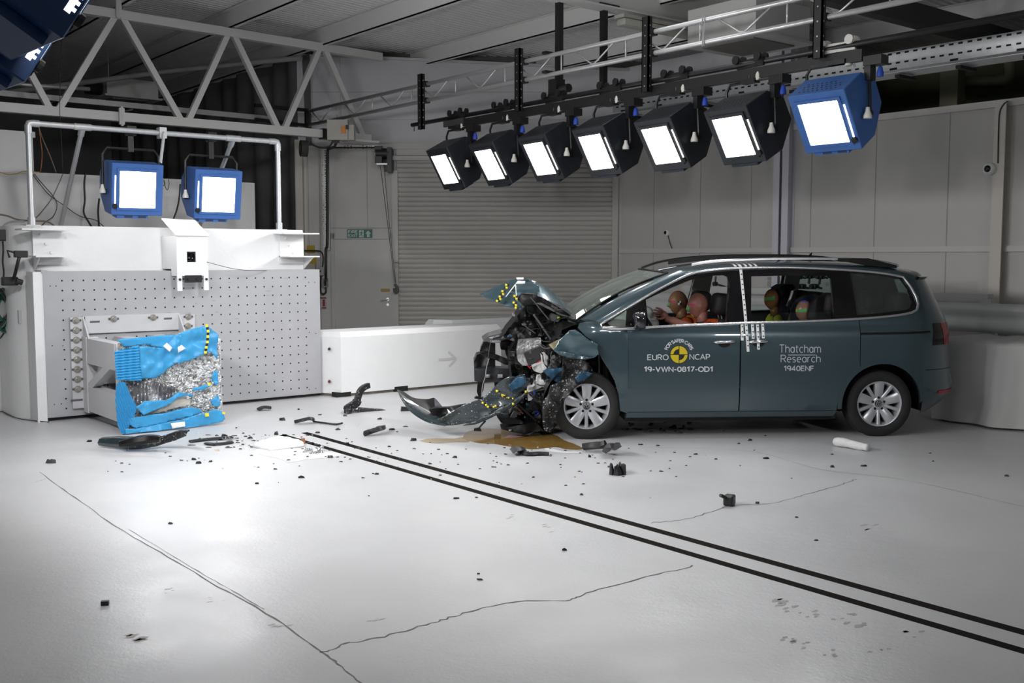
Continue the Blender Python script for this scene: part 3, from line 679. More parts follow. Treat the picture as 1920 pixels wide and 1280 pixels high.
for px, qx in ((155,113),(437,372)):
    a = Vector((onY(px, 245, 11.75).x, 11.75, zr)); b_ = onY(qx, 412 if qx == 113 else 416, 13.0); b_.z = 2.06
    bm = B(); tube(bm, [a, b_], .026, 12); tube(bm, [a+Vector((-.09,0,0)), a+Vector((.09,0,0))], .037, 12); tube(bm, [a, a+(b_-a).normalized()*.12], .035, 12)
    part('raking_brace', bm, M_GALV, PF, auto=40, world=True)
bm = B(); p0 = onY(308,248,11.70); p1 = onY(301,305,11.62); bar(bm, p0, p1, .012, .05); p = onY(303,243,11.75); box(bm, (p.x-.04, 11.70, zr-.06), (p.x+.04, 11.80, zr+.06))
part('perforated_strap', bm, M_GALV, PF, world=True)
# cables trailing over the crash wall
def cable(name, pts, r, m, label, cat='cable', group=None, seg=8, n=6):
    bm = B(); tube(bm, smooth_path(pts, n), r, seg); return solo(name, bm, m, label, cat, group, smooth=True)
M_CABLE = mat('black_cable', (.012,.012,.012), .5)
M_CABLEB = mat('brown_cable', (.16,.12,.09), .5)
q = lambda px, py, Y=13.7: onY(px, py, Y)
def onwall(pts, Y=13.94): return [onY(a, b_, Y) for a, b_ in pts]
cable('cable', onwall([(160,328),(158,345),(159,375),(157,398),(165,414),(175,430)], 13.4), .012, M_CABLE, 'thick black cable hanging left of the first lamp on the crash wall')
cable('cable', onwall([(186,372),(184,395),(185,414),(186,432)], 13.4), .012, M_CABLE, 'thick black cable under the first lamp on the crash wall')
cable('cable', onwall([(338,345),(336,372),(331,395),(325,412),(322,432)], 13.4), .011, M_CABLE, 'black cable hanging left of the second lamp on the crash wall')
cable('cable', onwall([(60,325),(75,345),(92,365),(120,385),(150,405),(180,413),(200,430)]), .005, M_CABLE, 'thin black cable sagging from the left post across the low wall')
cable('cable', onwall([(118,325),(110,345),(95,375),(75,400),(60,416),(52,430)]), .005, M_CABLEB, 'thin brown cable swinging down left to the post foot')
cable('cable', onwall([(64,326),(80,345),(100,368),(107,385),(100,405),(85,416),(70,430)]), .005, M_CABLE, 'thin dark cable looping beside the left brace')
cable('cable', onwall([(0,323),(15,327),(30,326),(45,321),(75,323)], 13.9), .006, mat('yellow_cable', (.45,.28,.03), .5), 'yellow cable along the top of the low wall')
cable('cable', onwall([(72,232),(76,262),(79,290),(76,322)], 13.8), .005, mat('orange_cable', (.35,.12,.03), .5), 'thin orange cable hanging behind the left post')
cable('cable', onwall([(70,226),(78,255),(95,295),(105,323)], 13.8), .007, M_CABLEB, 'brown cable hanging behind the left post')
cable('cable', onwall([(118,0),(112,190),(115,260),(118,325)], 13.6), .004, M_CABLE, 'thin cable dropping from the roof to the low wall')
cable('cable', onwall([(0,402),(15,405),(35,412),(60,414),(90,416),(110,430)], 12.9), .010, M_CABLEB, 'brown cable lying along the crash wall top')
cable('cable', [onY(a,b_,12.2) for a, b_ in ((-6,440),(5,425),(20,416),(45,415))], .010, mat('grey_cable', (.25,.25,.27), .5), 'grey cable bending over the left end of the crash wall')
cable('cable', onwall([(293,335),(300,348),(309,346),(307,337),(310,350),(314,356),(317,346),(316,336)], 12.2), .004, M_CABLE, 'small bunch of black wire hanging between the two lamps', n=8)
cable('cable', [onY(a,b_,11.1) for a, b_ in ((388,491),(410,497),(440,504),(470,507))]+[onY(500,507,11.3)], .003, M_CABLE, 'thin wire from the camera housing along the plate top')
# ================================================================ ROOF TRUSS, LAMP TRUSS, LAMPS
RT = thing('roof_truss', 'white roof truss of square tube with zigzag diagonals above the crash wall', 'truss', (4, 14.5, 3.55))
M_TR = mat('pale_truss_paint', (.68,.675,.66), .5)
YT = 14.5
bm = B(); box(bm, (-3, YT-.06, 3.54), (7.95, YT+.06, 3.66)); part('bottom_chord', bm, M_TR, RT, world=True)
bm = B(); bar(bm, (-3, YT, 5.10), (9.0, YT, 4.89), .12, .12); part('top_chord', bm, M_TR, RT, world=True)
nb = [2.25, 3.99, 5.74, 7.23]; ntp = [3.2, 4.86, 6.46, 7.94]
zt_ = lambda x: 5.05-.0175*x-.03
for xb_, dirs in ((2.25,(3.2,)),(3.99,(3.2,4.86)),(5.74,(4.86,6.46)),(7.23,(6.46,7.94)),(8.69,(7.94,))):
    for xt in dirs:
        bm = B(); s = .05 if xt > xb_ else -.05
        bar(bm, (xb_+s, YT, 3.62), (xt-s, YT, zt_(xt)), .08, .08, up=(0,1,0)); part('diagonal', bm, M_TR, RT, world=True)
bm = B(); box(bm, (8.2, YT-.1, 3.52), (8.75, YT+.1, 3.64)); box(bm, (8.3, YT-.25, 3.5), (8.8, YT+.05, 3.53)); part('end_bearing', bm, M_TR, RT, world=True)
bm = B(); box(bm, (7.9, YT-.07, 3.52), (8.06, YT+.07, 3.68)); part('end_cap', bm, M_BLKMET, RT, world=True)
for px, z in ((223, 5.04), (229, 3.62)):
    bm = B(); x = onY(px, 25 if z > 4 else 228, YT-.1).x; box(bm, (x-.035, YT-.11, z-.13), (x+.035, YT-.065, z+.09)); tube(bm, [(x, YT-.10, z-.15), (x, YT-.10, z+.11)], .02, 8)
    part('strap_clamp', bm, M_TR, RT, world=True)
bm = B(); tube(bm, [onY(0, 175, 17), onY(330, 132, 17), onY(566, 108, 15.2)], .042, 12); solo('brace_tube', bm, mat('dull_grey_tube', (.34,.34,.33), .5), 'grey round bracing tube running under the roof behind the roof truss', 'tube', smooth=True)
bm = B(); bar(bm, (-2, 15.2, 3.90), (7.4, 15.2, 3.86), .05, .075); solo('service_rail', bm, mat('dull_galvanised', (.40,.40,.40), .5, metal=.3, noise=.2, nscale=8), 'galvanised service rail behind the bottom chord of the roof truss', 'rail')
bm = B(); tube(bm, [onY(-5,155,15.8), onY(60,160,15.8), onY(168,167,15.8)], .03, 8); solo('service_pipe', bm, M_GALV, 'thin pipe running to the ceiling heater on the left', 'pipe', smooth=True)

# ---- lattice truss that carries the lamps
XT = 8.1
LT = thing('lattice_truss', 'silver lattice truss of two round chords with bent rod webs over the lamp row', 'truss', (XT, 9, 3.82))
M_SILV = mat('silver_painted_tube', (.60,.60,.60), .32, metal=.55)
ZL0, ZL1 = 3.825, 4.045
for nm, z in (('lower_chord', ZL0), ('upper_chord', ZL1)):
    bm = B(); tube(bm, [(XT, 15.3, z), (XT, 2.2, z)], .026, 14); part(nm, bm, M_SILV, LT, smooth=True, world=True)
y = 14.85
while y > 2.6:
    bm = B(); tube(bm, [(XT, y+.30, ZL1-.02), (XT, y+.05, ZL0+.04), (XT, y+.02, ZL0+.025), (XT, y-.02, ZL0+.025), (XT, y-.05, ZL0+.04), (XT, y-.32, ZL1-.02)], .010, 8)
    part('web_rod', bm, M_SILV, LT, smooth=True, world=True)
    bm = B(); tube(bm, [(XT, y-.51, ZL0), (XT, y-.51, ZL1)], .010, 8); part('web_post', bm, M_SILV, LT, smooth=True, world=True)
    y -= 1.042
for py_ in (12.05, 6.98):
    bm = B()
    for dy in (-.012, .012):
        tube(bm, [(XT-.03, py_+dy, ZL1+.05), (XT-.035, py_+dy*1.6, ZL1-.08), (XT-.03, py_+dy*.6, ZL0+.08), (XT-.03, py_+dy, ZL0-.04)], .005, 6)
    part('turnbuckle', bm, M_SILV, LT, world=True)
bm = B()
for z in (ZL0-.01, ZL1+.015): bar(bm, (XT-.02, 15.28, z), (XT-1.0, 15.1, z-.03*(z > 4)), .05, .05)
bar(bm, (XT-.02, 15.28, ZL0-.03), (XT-.02, 15.28, ZL1+.03), .06, .06); part('end_bracket', bm, M_BLKMET, LT, world=True)

# ---- black lamp track hung from the truss
TK = thing('lamp_track', 'black lamp track with round rail and drilled hanger posts under the lattice truss', 'lamp track', (XT, 8, 3.5))
bm = B(); tube(bm, [(XT, 12.25, 3.53), (XT, 2.2, 3.55)], .028, 12); tube(bm, [(XT, 12.2, 3.53), (XT, 12.2, 3.44)], .006, 6); part('round_rail', bm, M_BLKMET, TK, smooth=True, world=True)
bm = B(); box(bm, (XT-.03, 5.2, 3.39), (XT+.03, 11.35, 3.49)); part('channel', bm, M_BLKMET, TK, world=True)
bm = B(); box(bm, (XT-.035, 11.0, 3.42), (XT+.0, 11.45, 3.50)); part('end_stop', bm, mat('dark_grey_box', (.05,.05,.05), .5), TK, world=True)
for yp, z0, z1 in ((11.9, 3.43, 4.17), (9.81, 3.45, 4.19), (7.7, 3.42, 4.19), (5.6, 3.46, 4.4)):
    bm = B(); box(bm, (XT-.11, yp-.045, z0), (XT-.085, yp+.045, z1)); box(bm, (XT-.11, yp-.045, z0), (XT-.05, yp-.035, z1)); box(bm, (XT-.11, yp+.035, z0), (XT-.05, yp+.045, z1))
    for k in range(7):
        disc(bm, (XT-.1105, yp, z0+.06+(z1-z0-.1)*k/6.5), (-1,0,0), .008, 8, 1); disc(bm, (XT-.08, yp-.0455, z0+.06+(z1-z0-.1)*k/6.5), (0,-1,0), .008, 8, 1)
    part('hanger_post', bm, [M_BLKMET, M_GALV], TK, world=True)
    for z in (ZL0, ZL1):
        bm = B(); box(bm, (XT-.09, yp-.04, z-.035), (XT+.04, yp+.04, z+.035)); part('chord_clamp', bm, M_BLKMET, TK, world=True)
for X_, px, ytop, ybot, lab, y_ in ((8.22, 1048, -60, 185, 'black pole clamped behind the lattice truss, with a box at its foot', None), (8.9, 1131, 14, 196, 'black pole bolted by a plate to the rafter, right of the boxed pole', None)):
    bm = B(); p0 = onX(px, ytop if ytop > 0 else 0, X_); p1 = onX(px, ybot, X_); zt = p0.z if ytop > 0 else zc(X_)-.1
    box(bm, (X_-.035, p1.y-.035, p1.z), (X_+.035, p1.y+.035, zt))
    if ytop > 0: box(bm, (X_-.16, p1.y-.11, zt), (X_+.16, p1.y+.11, zt+.02))
    else:
        box(bm, (X_-.09, p1.y-.05, p1.z-.02), (X_+.05, p1.y+.09, p1.z+.22)); tube(bm, [(X_-.02, p1.y-.06, p1.z+.10), (X_-.02, p1.y-.2, p1.z+.10)], .05, 10)
        for z in (ZL0, ZL1): box(bm, (XT-.06, p1.y+.03, z+.02), (X_, p1.y+.10, z+.05))
    solo('hanging_pole', bm, M_BLKMET, lab, 'pole')

# ---- studio lamps
M_GLOW = mat('lit_lamp_glass', (1,.985,.96), .3, emit=10.0, ecol=(1,.985,.96))
M_SLIT = mat('lit_side_slit', (1,.97,.94), .3, emit=2.2, ecol=(1,.97,.95))
M_LBLK = mat('black_lamp_housing', (.018,.020,.025), .36, noise=.25, nscale=12)
M_LBLUE = mat('blue_lamp_housing', (.045,.13,.38), .4, noise=.15, nscale=8)
M_LNAVY = mat('navy_lamp_housing', (.012,.05,.16), .38, noise=.2, nscale=8)
M_PORC = mat('white_porcelain', (.70,.68,.62), .3)
M_BLUEP = mat('blue_plastic_plug', (.02,.07,.45), .4)
def studio_light(loc, yaw, tilt, body, label, group, power, hz=None, style='track', blue=False, sd=-1):
    """boxy tungsten lamp facing local +x, tipped down by tilt"""
    t = thing('studio_light', label, 'studio lamp', loc, yaw, group)
    T = Matrix.Rotation(tilt, 4, 'Y')
    bm = B(); hw = .28
    prof = [(.20,.285),(.20,-.285),(-.05,-.285),(-.29,-.09),(-.29,.13),(-.12,.285)]
    a = [T @ Vector((x, -hw, z)) for x, z in prof]; b2 = bmesh.new(); prism(b2, a, (0, 2*hw, 0))
    bmesh.ops.bevel(b2, geom=b2.edges[:], offset=.006, segments=1, affect='EDGES'); merge(bm, b2)
    for k in range(34):      # vent holes punched in the top sheet
        i, j = k % 9, k//9
        c = T @ Vector((.14-.045*j, -.19+.045*i+.02*(j % 2), .2857)); disc(bm, c, T.to_3x3() @ Vector((0,0,1)), .011, 6, 1)
    part('housing', bm, [body, mat('vent_hole_dark', (.005,.005,.006), .6)], t)
    bm = B(); gw = .195
    for lo, hi in (((.2,-gw-.03,-.23),(.215,gw+.03,-.20)),((.2,-gw-.03,.20),(.215,gw+.03,.23)),((.2,-gw-.03,-.2),(.215,-gw,.2)),((.2,gw,-.2),(.215,gw+.03,.2))): box(bm, lo, hi, M=T)
    part('glass_frame', bm, body, t)
    bm = B(); box(bm, (.196,-gw,-.2),(.207,gw,.2), M=T); part('glass', bm, M_GLOW, t)
    if body is M_LNAVY:
        bm = B()
        for k_ in range(30): box(bm, (.150,-.2815,-.20+.014*k_),(.172+.012*(k_ % 2),-.2795,-.20+.014*k_+.0145), M=T)
        part('lit_vent_row', bm, M_SLIT, t)
    bm = B(); box(bm, (.2,sd*.240-.007,-.16),(.206,sd*.240+.007,.15), M=T); part('side_slit', bm, M_SLIT, t)
    bm = B(); tube(bm, [T @ Vector((.205,sd*.245,-.185)), T @ Vector((.225,sd*.245,-.185))], .028, 10); part('lock_knob', bm, M_BLKMET, t)
    bm = B(); box(bm, (-.02,-.21,-.325),(.17,.13,-.287), M=T)
    for yy in (-.13, .02): box(bm, (.170,yy,-.317),(.1715,yy+.09,-.295), 1, M=T)
    part('ballast_box', bm, [body, mat('louvre_slot', (.02,.03,.06), .5)], t)
    # yoke: bent bar from side to side over the top
    yk = [(-.02,-hw-.03,-.06),(-.02,-hw-.03,.36),(-.02,-hw+.02,.43),(-.02,hw-.02,.43),(-.02,hw+.03,.36),(-.02,hw+.03,-.06)]
    bm = B(); tube(bm, [Vector(p) if p[2] > .3 else T @ Vector(p) for p in yk], .014, 8)
    for s in (-1, 1): tube(bm, [T @ Vector((-.02, s*(hw+.045), -.06)), T @ Vector((-.02, s*hw, -.06))], .03, 10)
    part('yoke', bm, M_BLKMET, t, auto=40)
    bm = B(); lathe(bm, [(0,.05),(.016,.05),(.02,.02),(.036,-.02),(.036,-.045),(0,-.045)], 12, M=Matrix.Translation(T @ Vector((.06,sd*(hw+.06),-.02)))); part('porcelain_cap', bm, M_PORC, t, auto=40)
    if style == 'track':
        bm = B(); tube(bm, [(-.02,0,.42),(-.02,0,hz-.1)], .028, 10); box(bm, (-.06,-.09,.41),(.02,.09,.45)); part('hanger', bm, M_BLKMET, t, auto=40)
        bm = B(); box(bm, (-.035,-.17,hz-.03),(-.01,.17,hz+.05))
        for yy in (-.14, .14):
            for xx in (-.05, .045): tube(bm, [(xx-.025, yy, hz+.055), (xx, yy, hz+.055)], .042, 12)
        part('trolley', bm, M_BLKMET if not blue else M_PORC, t, auto=40)
        bm = B(); box(bm, (-.10,sd*.355-.085,.36),(.02,sd*.355+.085,.44)); box(bm, (-.09,sd*.30-.03,.24),(0,sd*.30+.03,.36)); part('junction_box', bm, M_BLKMET, t)
        bm = B(); lathe(bm, [(0,.06),(.018,.05),(.03,.0),(.03,-.03),(0,-.03)], 10, M=Matrix.Translation((-.04,sd*.40,.29))); part('cable_plug', bm, M_BLUEP, t, auto=40)
        bm = B(); lathe(bm, [(0,.07),(.016,.06),(.03,.02),(.03,-.03),(0,-.03)], 10, M=Matrix.Translation((-.03,sd*.10,hz-.13))); part('insulator', bm, M_PORC, t, auto=40)
        bm = B(); tube(bm, smooth_path([(-.03,.06,hz-.06),(-.06,.10,hz-.12),(-.04,.16,hz-.17),(-.05,.10,.5),(-.04,.12,.45)], 5), .005, 6); part('safety_wire', bm, M_GALV, t)
    elif style == 'pipe':
        bm = B(); box(bm, (-.03,-.03,.40),(0,.03,hz+.02)); box(bm, (-.06,-.05,hz-.04),(.05,.05,hz+.06)); part('hanger', bm, M_BLKMET, t)
    L = bpy.data.lights.new('lamp_beam', 'AREA'); L.shape = 'RECTANGLE'; L.size = .38; L.size_y = .38; L.energy = power; L.spread = math.radians(130); L.color = (.985,.99,1)
    lo = bpy.data.objects.new('lamp_beam', L); COL.objects.link(lo); lo.parent = t
    d = T.to_3x3() @ Vector((1,0,0)); lo.location = T @ Vector((.222,0,0)); lo.rotation_euler = d.to_track_quat('-Z', 'Y').to_euler()
    return t
names = ['black studio lamp at the far end of the track, in front of the shutter', 'second black studio lamp from the far end of the track', 'third black studio lamp from the far end of the track', 'fourth black studio lamp, at the right edge of the shutter', 'fifth black studio lamp from the far end of the track', 'sixth black studio lamp, largest of the black ones, beside the blue lamp']
for i, (yy, nm) in enumerate(zip((11.15, 10.2, 9.245, 8.3, 7.345, 6.41), names)):
    studio_light((XT-.03, yy, 2.94), PI+math.radians(-6), math.radians(29+(i*2 % 3)), M_LBLK, nm, 'black studio lamps on the track', P_RIGHT, hz=.59, sd=1)
studio_light((XT-.03, 5.45, 2.98), PI+math.radians(2), math.radians(33), M_LBLUE, 'blue studio lamp at the near end of the lamp track', None, P_RIGHT, hz=.55, blue=True, sd=1)
studio_light((4.07, 11.85, 2.48), -PI/2+math.radians(-3), math.radians(10), M_LBLUE, 'left one of the two blue studio lamps hung on the pipe frame', 'blue studio lamps on the pipe frame', P_LEFTPAIR, hz=.62, style='pipe')
studio_light((5.01, 11.85, 2.46), -PI/2+math.radians(-3), math.radians(10), M_LBLUE, 'right one of the two blue studio lamps hung on the pipe frame', 'blue studio lamps on the pipe frame', P_LEFTPAIR, hz=.64, style='pipe')
# the matching row on the near side of the track; only two of them reach into the top left corner
side = [(1.04, 4.05, 2.79), (1.06, 4.64, 2.72)]
studio_light(side[0], math.radians(4), math.radians(32), M_LNAVY, 'navy studio lamp seen from its side in the top left corner', None, P_SIDE*.2, hz=.62)
studio_light(side[1], math.radians(4), math.radians(32), M_LNAVY, 'dark studio lamp behind the navy one at the left picture edge', None, P_SIDE*.2, hz=.62)
for k in range(4): studio_light((1.04, 5.6+.93*k, 2.86), math.radians(2), math.radians(24), M_LNAVY, 'studio lamp of the near row outside the picture', 'near row lamps outside the picture', P_SIDE, hz=.62)
bm = B(); tube(bm, [(1.04, 10, 3.5), (1.04, 3.2, 3.5)], .028, 10); solo('lamp_track', bm, M_BLKMET, 'black rail of the near lamp row above the picture', 'lamp track')

# ---- tray, lights and heaters under the roof
bm = B(); XC = 9.4; ya, yb_ = 9.6, 3.6; z0, z1 = 3.42, 3.66
def trz(y): return 3.62+(9.5-y)*.0
zt0, zt1 = 3.555, 3.675
box(bm, (XC-.005, yb_, zt0-.03), (XC+.005, ya, zt1+.02)); box(bm, (XC-.02, yb_, zt1+.018), (XC+.005, ya, zt1+.022)); box(bm, (XC-.012, yb_, zt0-.06), (XC+.30, ya, zt0-.055)); box(bm, (XC+.29, yb_, zt0-.06), (XC+.30, ya, zt1))
y = yb_+.05
while y < ya-.05:
    for zz in (zt1-.005, zt0+.025): face(bm, [bm.verts.new((XC-.0056, y+a, zz+b_)) for a, b_ in ((0,0),(.045,0),(.045,.018),(0,.018))], 1)
    y += .09
y = yb_+.2
while y < ya:
    face(bm, [bm.verts.new((XC-.0056, y+a, zt0-.03+b_)) for a, b_ in ((0,0),(.08,0),(.08,.02),(0,.02))], 1); bar(bm, (XC, y, zt0-.09), (XC+.3, y, zt0-.09), .05, .03, 1); y += .62
solo('cable_tray', bm, [M_GALV, M_HOLE], 'perforated galvanised cable tray running behind the lamps to the right edge', 'cable tray')
bm = B(); rbox(bm, (9.0, 9.0, 4.47), (10.85, 9.16, 4.56), .03); box(bm, (8.98, 9.0, 4.56), (10.87, 9.17, 4.60)); 
solo('strip_light', bm, mat('ivory_light_diffuser', (.50,.49,.44), .35), 'unlit ivory strip light under the rafter behind the lattice truss', 'strip light', auto=40)
M_AC = mat('white_heater_casing', (.62,.62,.60), .5)
def heater(lo, hi, label):
    t = thing('ceiling_heater', label, 'heater', ((lo[0]+hi[0])/2, (lo[1]+hi[1])/2, lo[2]))
    bm = B(); box(bm, lo, hi); box(bm, (lo[0]-.05, lo[1]-.05, lo[2]-.03), (hi[0]+.05, hi[1]+.05, lo[2])); part('casing', bm, M_AC, t, world=True)
    bm = B(); box(bm, (lo[0]+.12, lo[1]+.12, lo[2]-.045), (hi[0]-.12, hi[1]-.12, lo[2]-.03))
    part('intake_grille', bm, mat('grille_grey', (.20,.19,.18), .6), t, world=True)
    bm = B()
    for x in (lo[0]+.05, hi[0]-.05): tube(bm, [(x, lo[1]+.06, hi[2]), (x, lo[1]+.06, zc(x))], .006, 6)
    part('drop_rod', bm, M_GALV, t, world=True)
    return t
heater((9.55, 7.5, 4.22), (10.55, 8.5, 4.62), 'pale ceiling heater cassette hung behind the lattice truss, upper right')
p = onY(190, 180, 18.0); h2 = heater((p.x, 17.7, p.z), (p.x+.85, 18.3, p.z+.28), 'pale ceiling heater hung in the dark bay behind the roof truss')
bm = B(); tube(bm, [(p.x-.25, 18, p.z+.12), (p.x, 18, p.z+.12)], .11, 12); part('fan_duct', bm, M_BLACK, h2, auto=40, world=True)
bm = B(); pts = [onX(1790,155,XR+1.5), onX(1840,152,XR+1.5), onX(1880,150,XR+1.5), onX(1893,140,XR+1.5), onX(1893,110,XR+1.5)]; tube(bm, smooth_path(pts, 5), .075, 14)
solo('duct_pipe', bm, mat('ivory_duct', (.20,.19,.13), .5), 'ivory elbow pipe in the dark store, upper right', 'pipe', smooth=True)
bm = B(); p = onX(1795, 178, XR+1.2); box(bm, (XR+1.2, p.y, 3.5), (XR+1.4, p.y+.25, p.z+.55)); solo('store_post', bm, mat('ivory_duct', (.20,.19,.13), .5), 'ivory post standing in the dark store', 'post')
# ================================================================ WALL FITTINGS
def wbox(bm, px0, py0, px1, py1, o0, o1, mi=0):
    a, b_ = lat(px0), lat(px1); z0, z1 = onD((px0+px1)/2, py1, DW).z, onD((px0+px1)/2, py0, DW).z
    wslab(bm, a, b_, z0, z1, o1, o0, mi)
# exit sign
ES = thing('exit_sign', 'green and white fire exit sign above the grey door', 'exit sign', W(lat(676), zW(446), .03))
bm = B(); wbox(bm, 652.5, 430, 699, 446, .03, .042); part('sign_board', bm, [mat('exit_sign_green', (.035,.16,.12), .5)], ES, world=True)
M_SIGNW = mat('sign_pale_print', (.52,.55,.52), .5)
def wtext(s, px, py, size, off, parent, m, name='lettering', width_px=None):
    bm, (x0, x1) = text_bm(s, size*.8, bold=.06)
    sx = 1.0
    if width_px: sx = (width_px/1951.4*DW)/(x1-x0)
    o = W(lat(px), zW(py), off)
    for v in bm.verts: v.co = o + VR*((v.co.x-x0)*sx) + VU*v.co.y
    return part(name, bm, m, parent, world=True)
wtext('FIRE', 654, 437.6, .066, .0435, ES, M_SIGNW, width_px=17.5); wtext('EXIT', 654, 444.8, .066, .0435, ES, M_SIGNW, width_px=17.5)
bm = B()
def wpoly(bm, pts, off, mi=0): face(bm, [bm.verts.new(W(lat(x), zW(y), off)) for x, y in pts], mi)
wpoly(bm, [(674.5,431.5),(683,431.5),(683,445),(674.5,445)], .0433)
part('door_symbol', bm, M_SIGNW, ES, world=True)
bm = B(); g_ = .0437
tube(bm, [W(lat(679.5), zW(432.8), g_), W(lat(679.5), zW(432.9), g_+.001)], .010, 8)
for pts in ([(678.6,434.2),(680.6,434.6),(679.4,439),(677.4,438.6)], [(677.6,438.4),(679.3,438.8),(681.2,441.2),(680.6,444),(679.6,443.6),(679.8,441.6)], [(677.6,438.3),(678.9,439.2),(677.4,441.6),(675.0,441.8),(675,441),(676.8,440.7)], [(678.8,434.4),(679.2,435.2),(676.8,436.6),(675.6,438),(675.1,437.5),(676.2,435.8)], [(680.4,434.8),(681.4,436.6),(682.6,436.8),(682.5,437.6),(680.8,437.4)]): wpoly(bm, pts, g_)
part('running_figure', bm, MATS['exit_sign_green'], ES, world=True)
bm = B(); wpoly(bm, [(691.5,432),(697,438),(694,438),(694,444.5),(689,444.5),(689,438),(686,438)], .0435); part('arrow', bm, M_SIGNW, ES, world=True)
# control box on the truss end
CB = thing('control_box', 'grey control box with an orange rotary switch at the end of the lamp truss', 'control box', onX(636, 262, 8.0))
p0 = onD(613, 223, 15.7); p1 = onD(660, 262, 15.7)
def dbox(bm, px0, py0, px1, py1, D, dep, mi=0):
    a = onD(px0, py0, D); c = onD(px1, py1, D); l0, l1 = a.dot(VR), c.dot(VR)
    vs = [bm.verts.new(VF*d + VR*l + VU*z) for z in (c.z, a.z) for l, d in ((l0,D),(l1,D),(l1,D+dep),(l0,D+dep))]
    for f in ((0,3,2,1),(4,5,6,7),(0,1,5,4),(1,2,6,5),(2,3,7,6),(3,0,4,7)): face(bm, [vs[i] for i in f], mi)
bm = B(); dbox(bm, 613, 224, 652, 262, 15.7, .18); dbox(bm, 652, 234, 664, 262, 15.75, .15); part('enclosure', bm, mat('control_box_grey', (.40,.38,.34), .5), CB, world=True)
bm = B(); dbox(bm, 639, 236, 648, 250, 15.68, .03); part('rotary_switch', bm, mat('orange_switch', (.55,.18,.01), .4), CB, world=True)
bm = B(); dbox(bm, 648, 234, 653, 242, 15.68, .03); part('indicator', bm, M_BLK, CB, world=True)
for i in range(3):
    bm = B(); tube(bm, [onD(624+5*i, 262, 15.75), onD(624+5*i, 268, 15.75)], .018, 8); part('cable_gland', bm, M_BLACK, CB, world=True)
cable('cable', [onD(a, b_, 15.8) for a, b_ in ((623,267),(618,274),(606,277),(592,274),(582,268))], .014, M_CABLE, 'black cable looping left from the control box to the truss')
cable('cable', [onD(a, b_, 16.6) for a, b_ in ((630,267),(627,275),(618,279),(614,290),(614,420),(613,462),(611,468),(611,520))]+[W(lat(611), zW(524), .04)], .022, M_CABLE, 'thick black cable running down the perforated tray beside the door', n=4)
bm = B(); M_BLKR = mat('dark_grey_rubber_disc', (.045,.045,.04), .7)
c = onD(563, 278, 16.2); tube(bm, [c, c+VR*.10+VF*.04], .125, 20); tube(bm, [c-VR*.004, c+VR*.01], .05, 12); solo('wall_drum', bm, M_BLKR, 'dark round drum at the end of the roof truss left of the cable tray', 'drum', auto=40)
# vertical and horizontal tray
def perf():
    m = bpy.data.materials.new('perforated_tray'); m.use_nodes = True; nt = m.node_tree; b = nt.nodes['Principled BSDF']; L = nt.links.new
    tc = nt.nodes.new('ShaderNodeTexCoord'); v = nt.nodes.new('ShaderNodeTexVoronoi'); v.inputs['Scale'].default_value = 26; v.inputs['Randomness'].default_value = .35
    L(tc.outputs['Object'], v.inputs['Vector']); r = nt.nodes.new('ShaderNodeMapRange'); r.inputs[1].default_value = .30; r.inputs[2].default_value = .36; L(v.outputs['Distance'], r.inputs[0])
    x = nt.nodes.new('ShaderNodeMix'); x.data_type = 'RGBA'; x.inputs[6].default_value = (.06,.06,.06,1); x.inputs[7].default_value = (.55,.55,.54,1); L(r.outputs[0], x.inputs[0]); L(x.outputs[2], b.inputs['Base Color']); b.inputs['Roughness'].default_value = .4; b.inputs['Metallic'].default_value = .3
    return m
M_PERF = perf()
bm = B(); wbox(bm, 607.5, 278, 619, 469, .015, .03); wbox(bm, 606.5, 278, 608, 469, .015, .06); wbox(bm, 618.5, 278, 620, 469, .015, .06); solo('wall_cable_tray', bm, M_PERF, 'upright perforated cable tray between column and fire exit door', 'cable tray')
bm = B(); wbox(bm, 620, 272, 712, 280, .06, .075); solo('wall_cable_tray', bm, M_PERF, 'short level cable tray under the control box', 'cable tray')
bm = B(); tube(bm, [W(lat(612), zW(278), .10), W(lat(712), zW(278), .10)], .012, 8); solo('conduit', bm, M_CABLE, 'black conduit on the level tray running to the shutter motor', 'conduit', smooth=True)
# shutter motor and pull chain
SM = thing('shutter_motor', 'black shutter motor with brackets at the top left of the roller shutter', 'motor', W(lat(722), zW(310), .1))
bm = B(); wbox(bm, 723, 282, 740, 322, .02, .05); wslab(bm, lat(731), lat(739), zW(325), zW(279), .28, .02); part('side_plate', bm, M_BLKMET, SM, world=True)
bm = B(); c = W(lat(718), zW(290), .2); tube(bm, [c-VR*.07, c+VR*.14], .085, 18); part('drive_wheel', bm, M_BLACK, SM, auto=40, world=True)
bm = B(); wslab(bm, lat(709), lat(722), zW(308), zW(296), .3, .1); wslab(bm, lat(708), lat(721), zW(288), zW(276), .26, .1); part('motor_body', bm, mat('motor_grey', (.06,.06,.065), .5), SM, world=True)
bm = B(); wslab(bm, lat(712), lat(732), zW(312), zW(309), .32, .1); part('bracket', bm, M_GALV, SM, world=True)
for a, b_ in (((713,310),(741,530)),((720,310),(743,530))):
    cable('pull_chain', [onD(a[0],a[1],DW-.24), onD(727 if a[0] < 715 else 730, 420, DW-.22), onD(b_[0]-1,b_[1],DW-.15)], .006, mat('chain_steel', (.10,.095,.09), .5), 'left run of the pull chain hanging from the shutter motor' if a[0] < 715 else 'right run of the pull chain hanging from the shutter motor', 'chain', 'pull chain runs')
bm = B(); tube(bm, smooth_path([onD(740,532,DW-.13), onD(745,540,DW-.13), onD(745,546,DW-.13), onD(741,548,DW-.13), onD(739,540,DW-.13)], 5), .022, 8); solo('chain_bundle', bm, mat('chain_steel', (.10,.095,.09), .5), 'bundle of chain hooked on the shutter guide', 'chain', smooth=True)
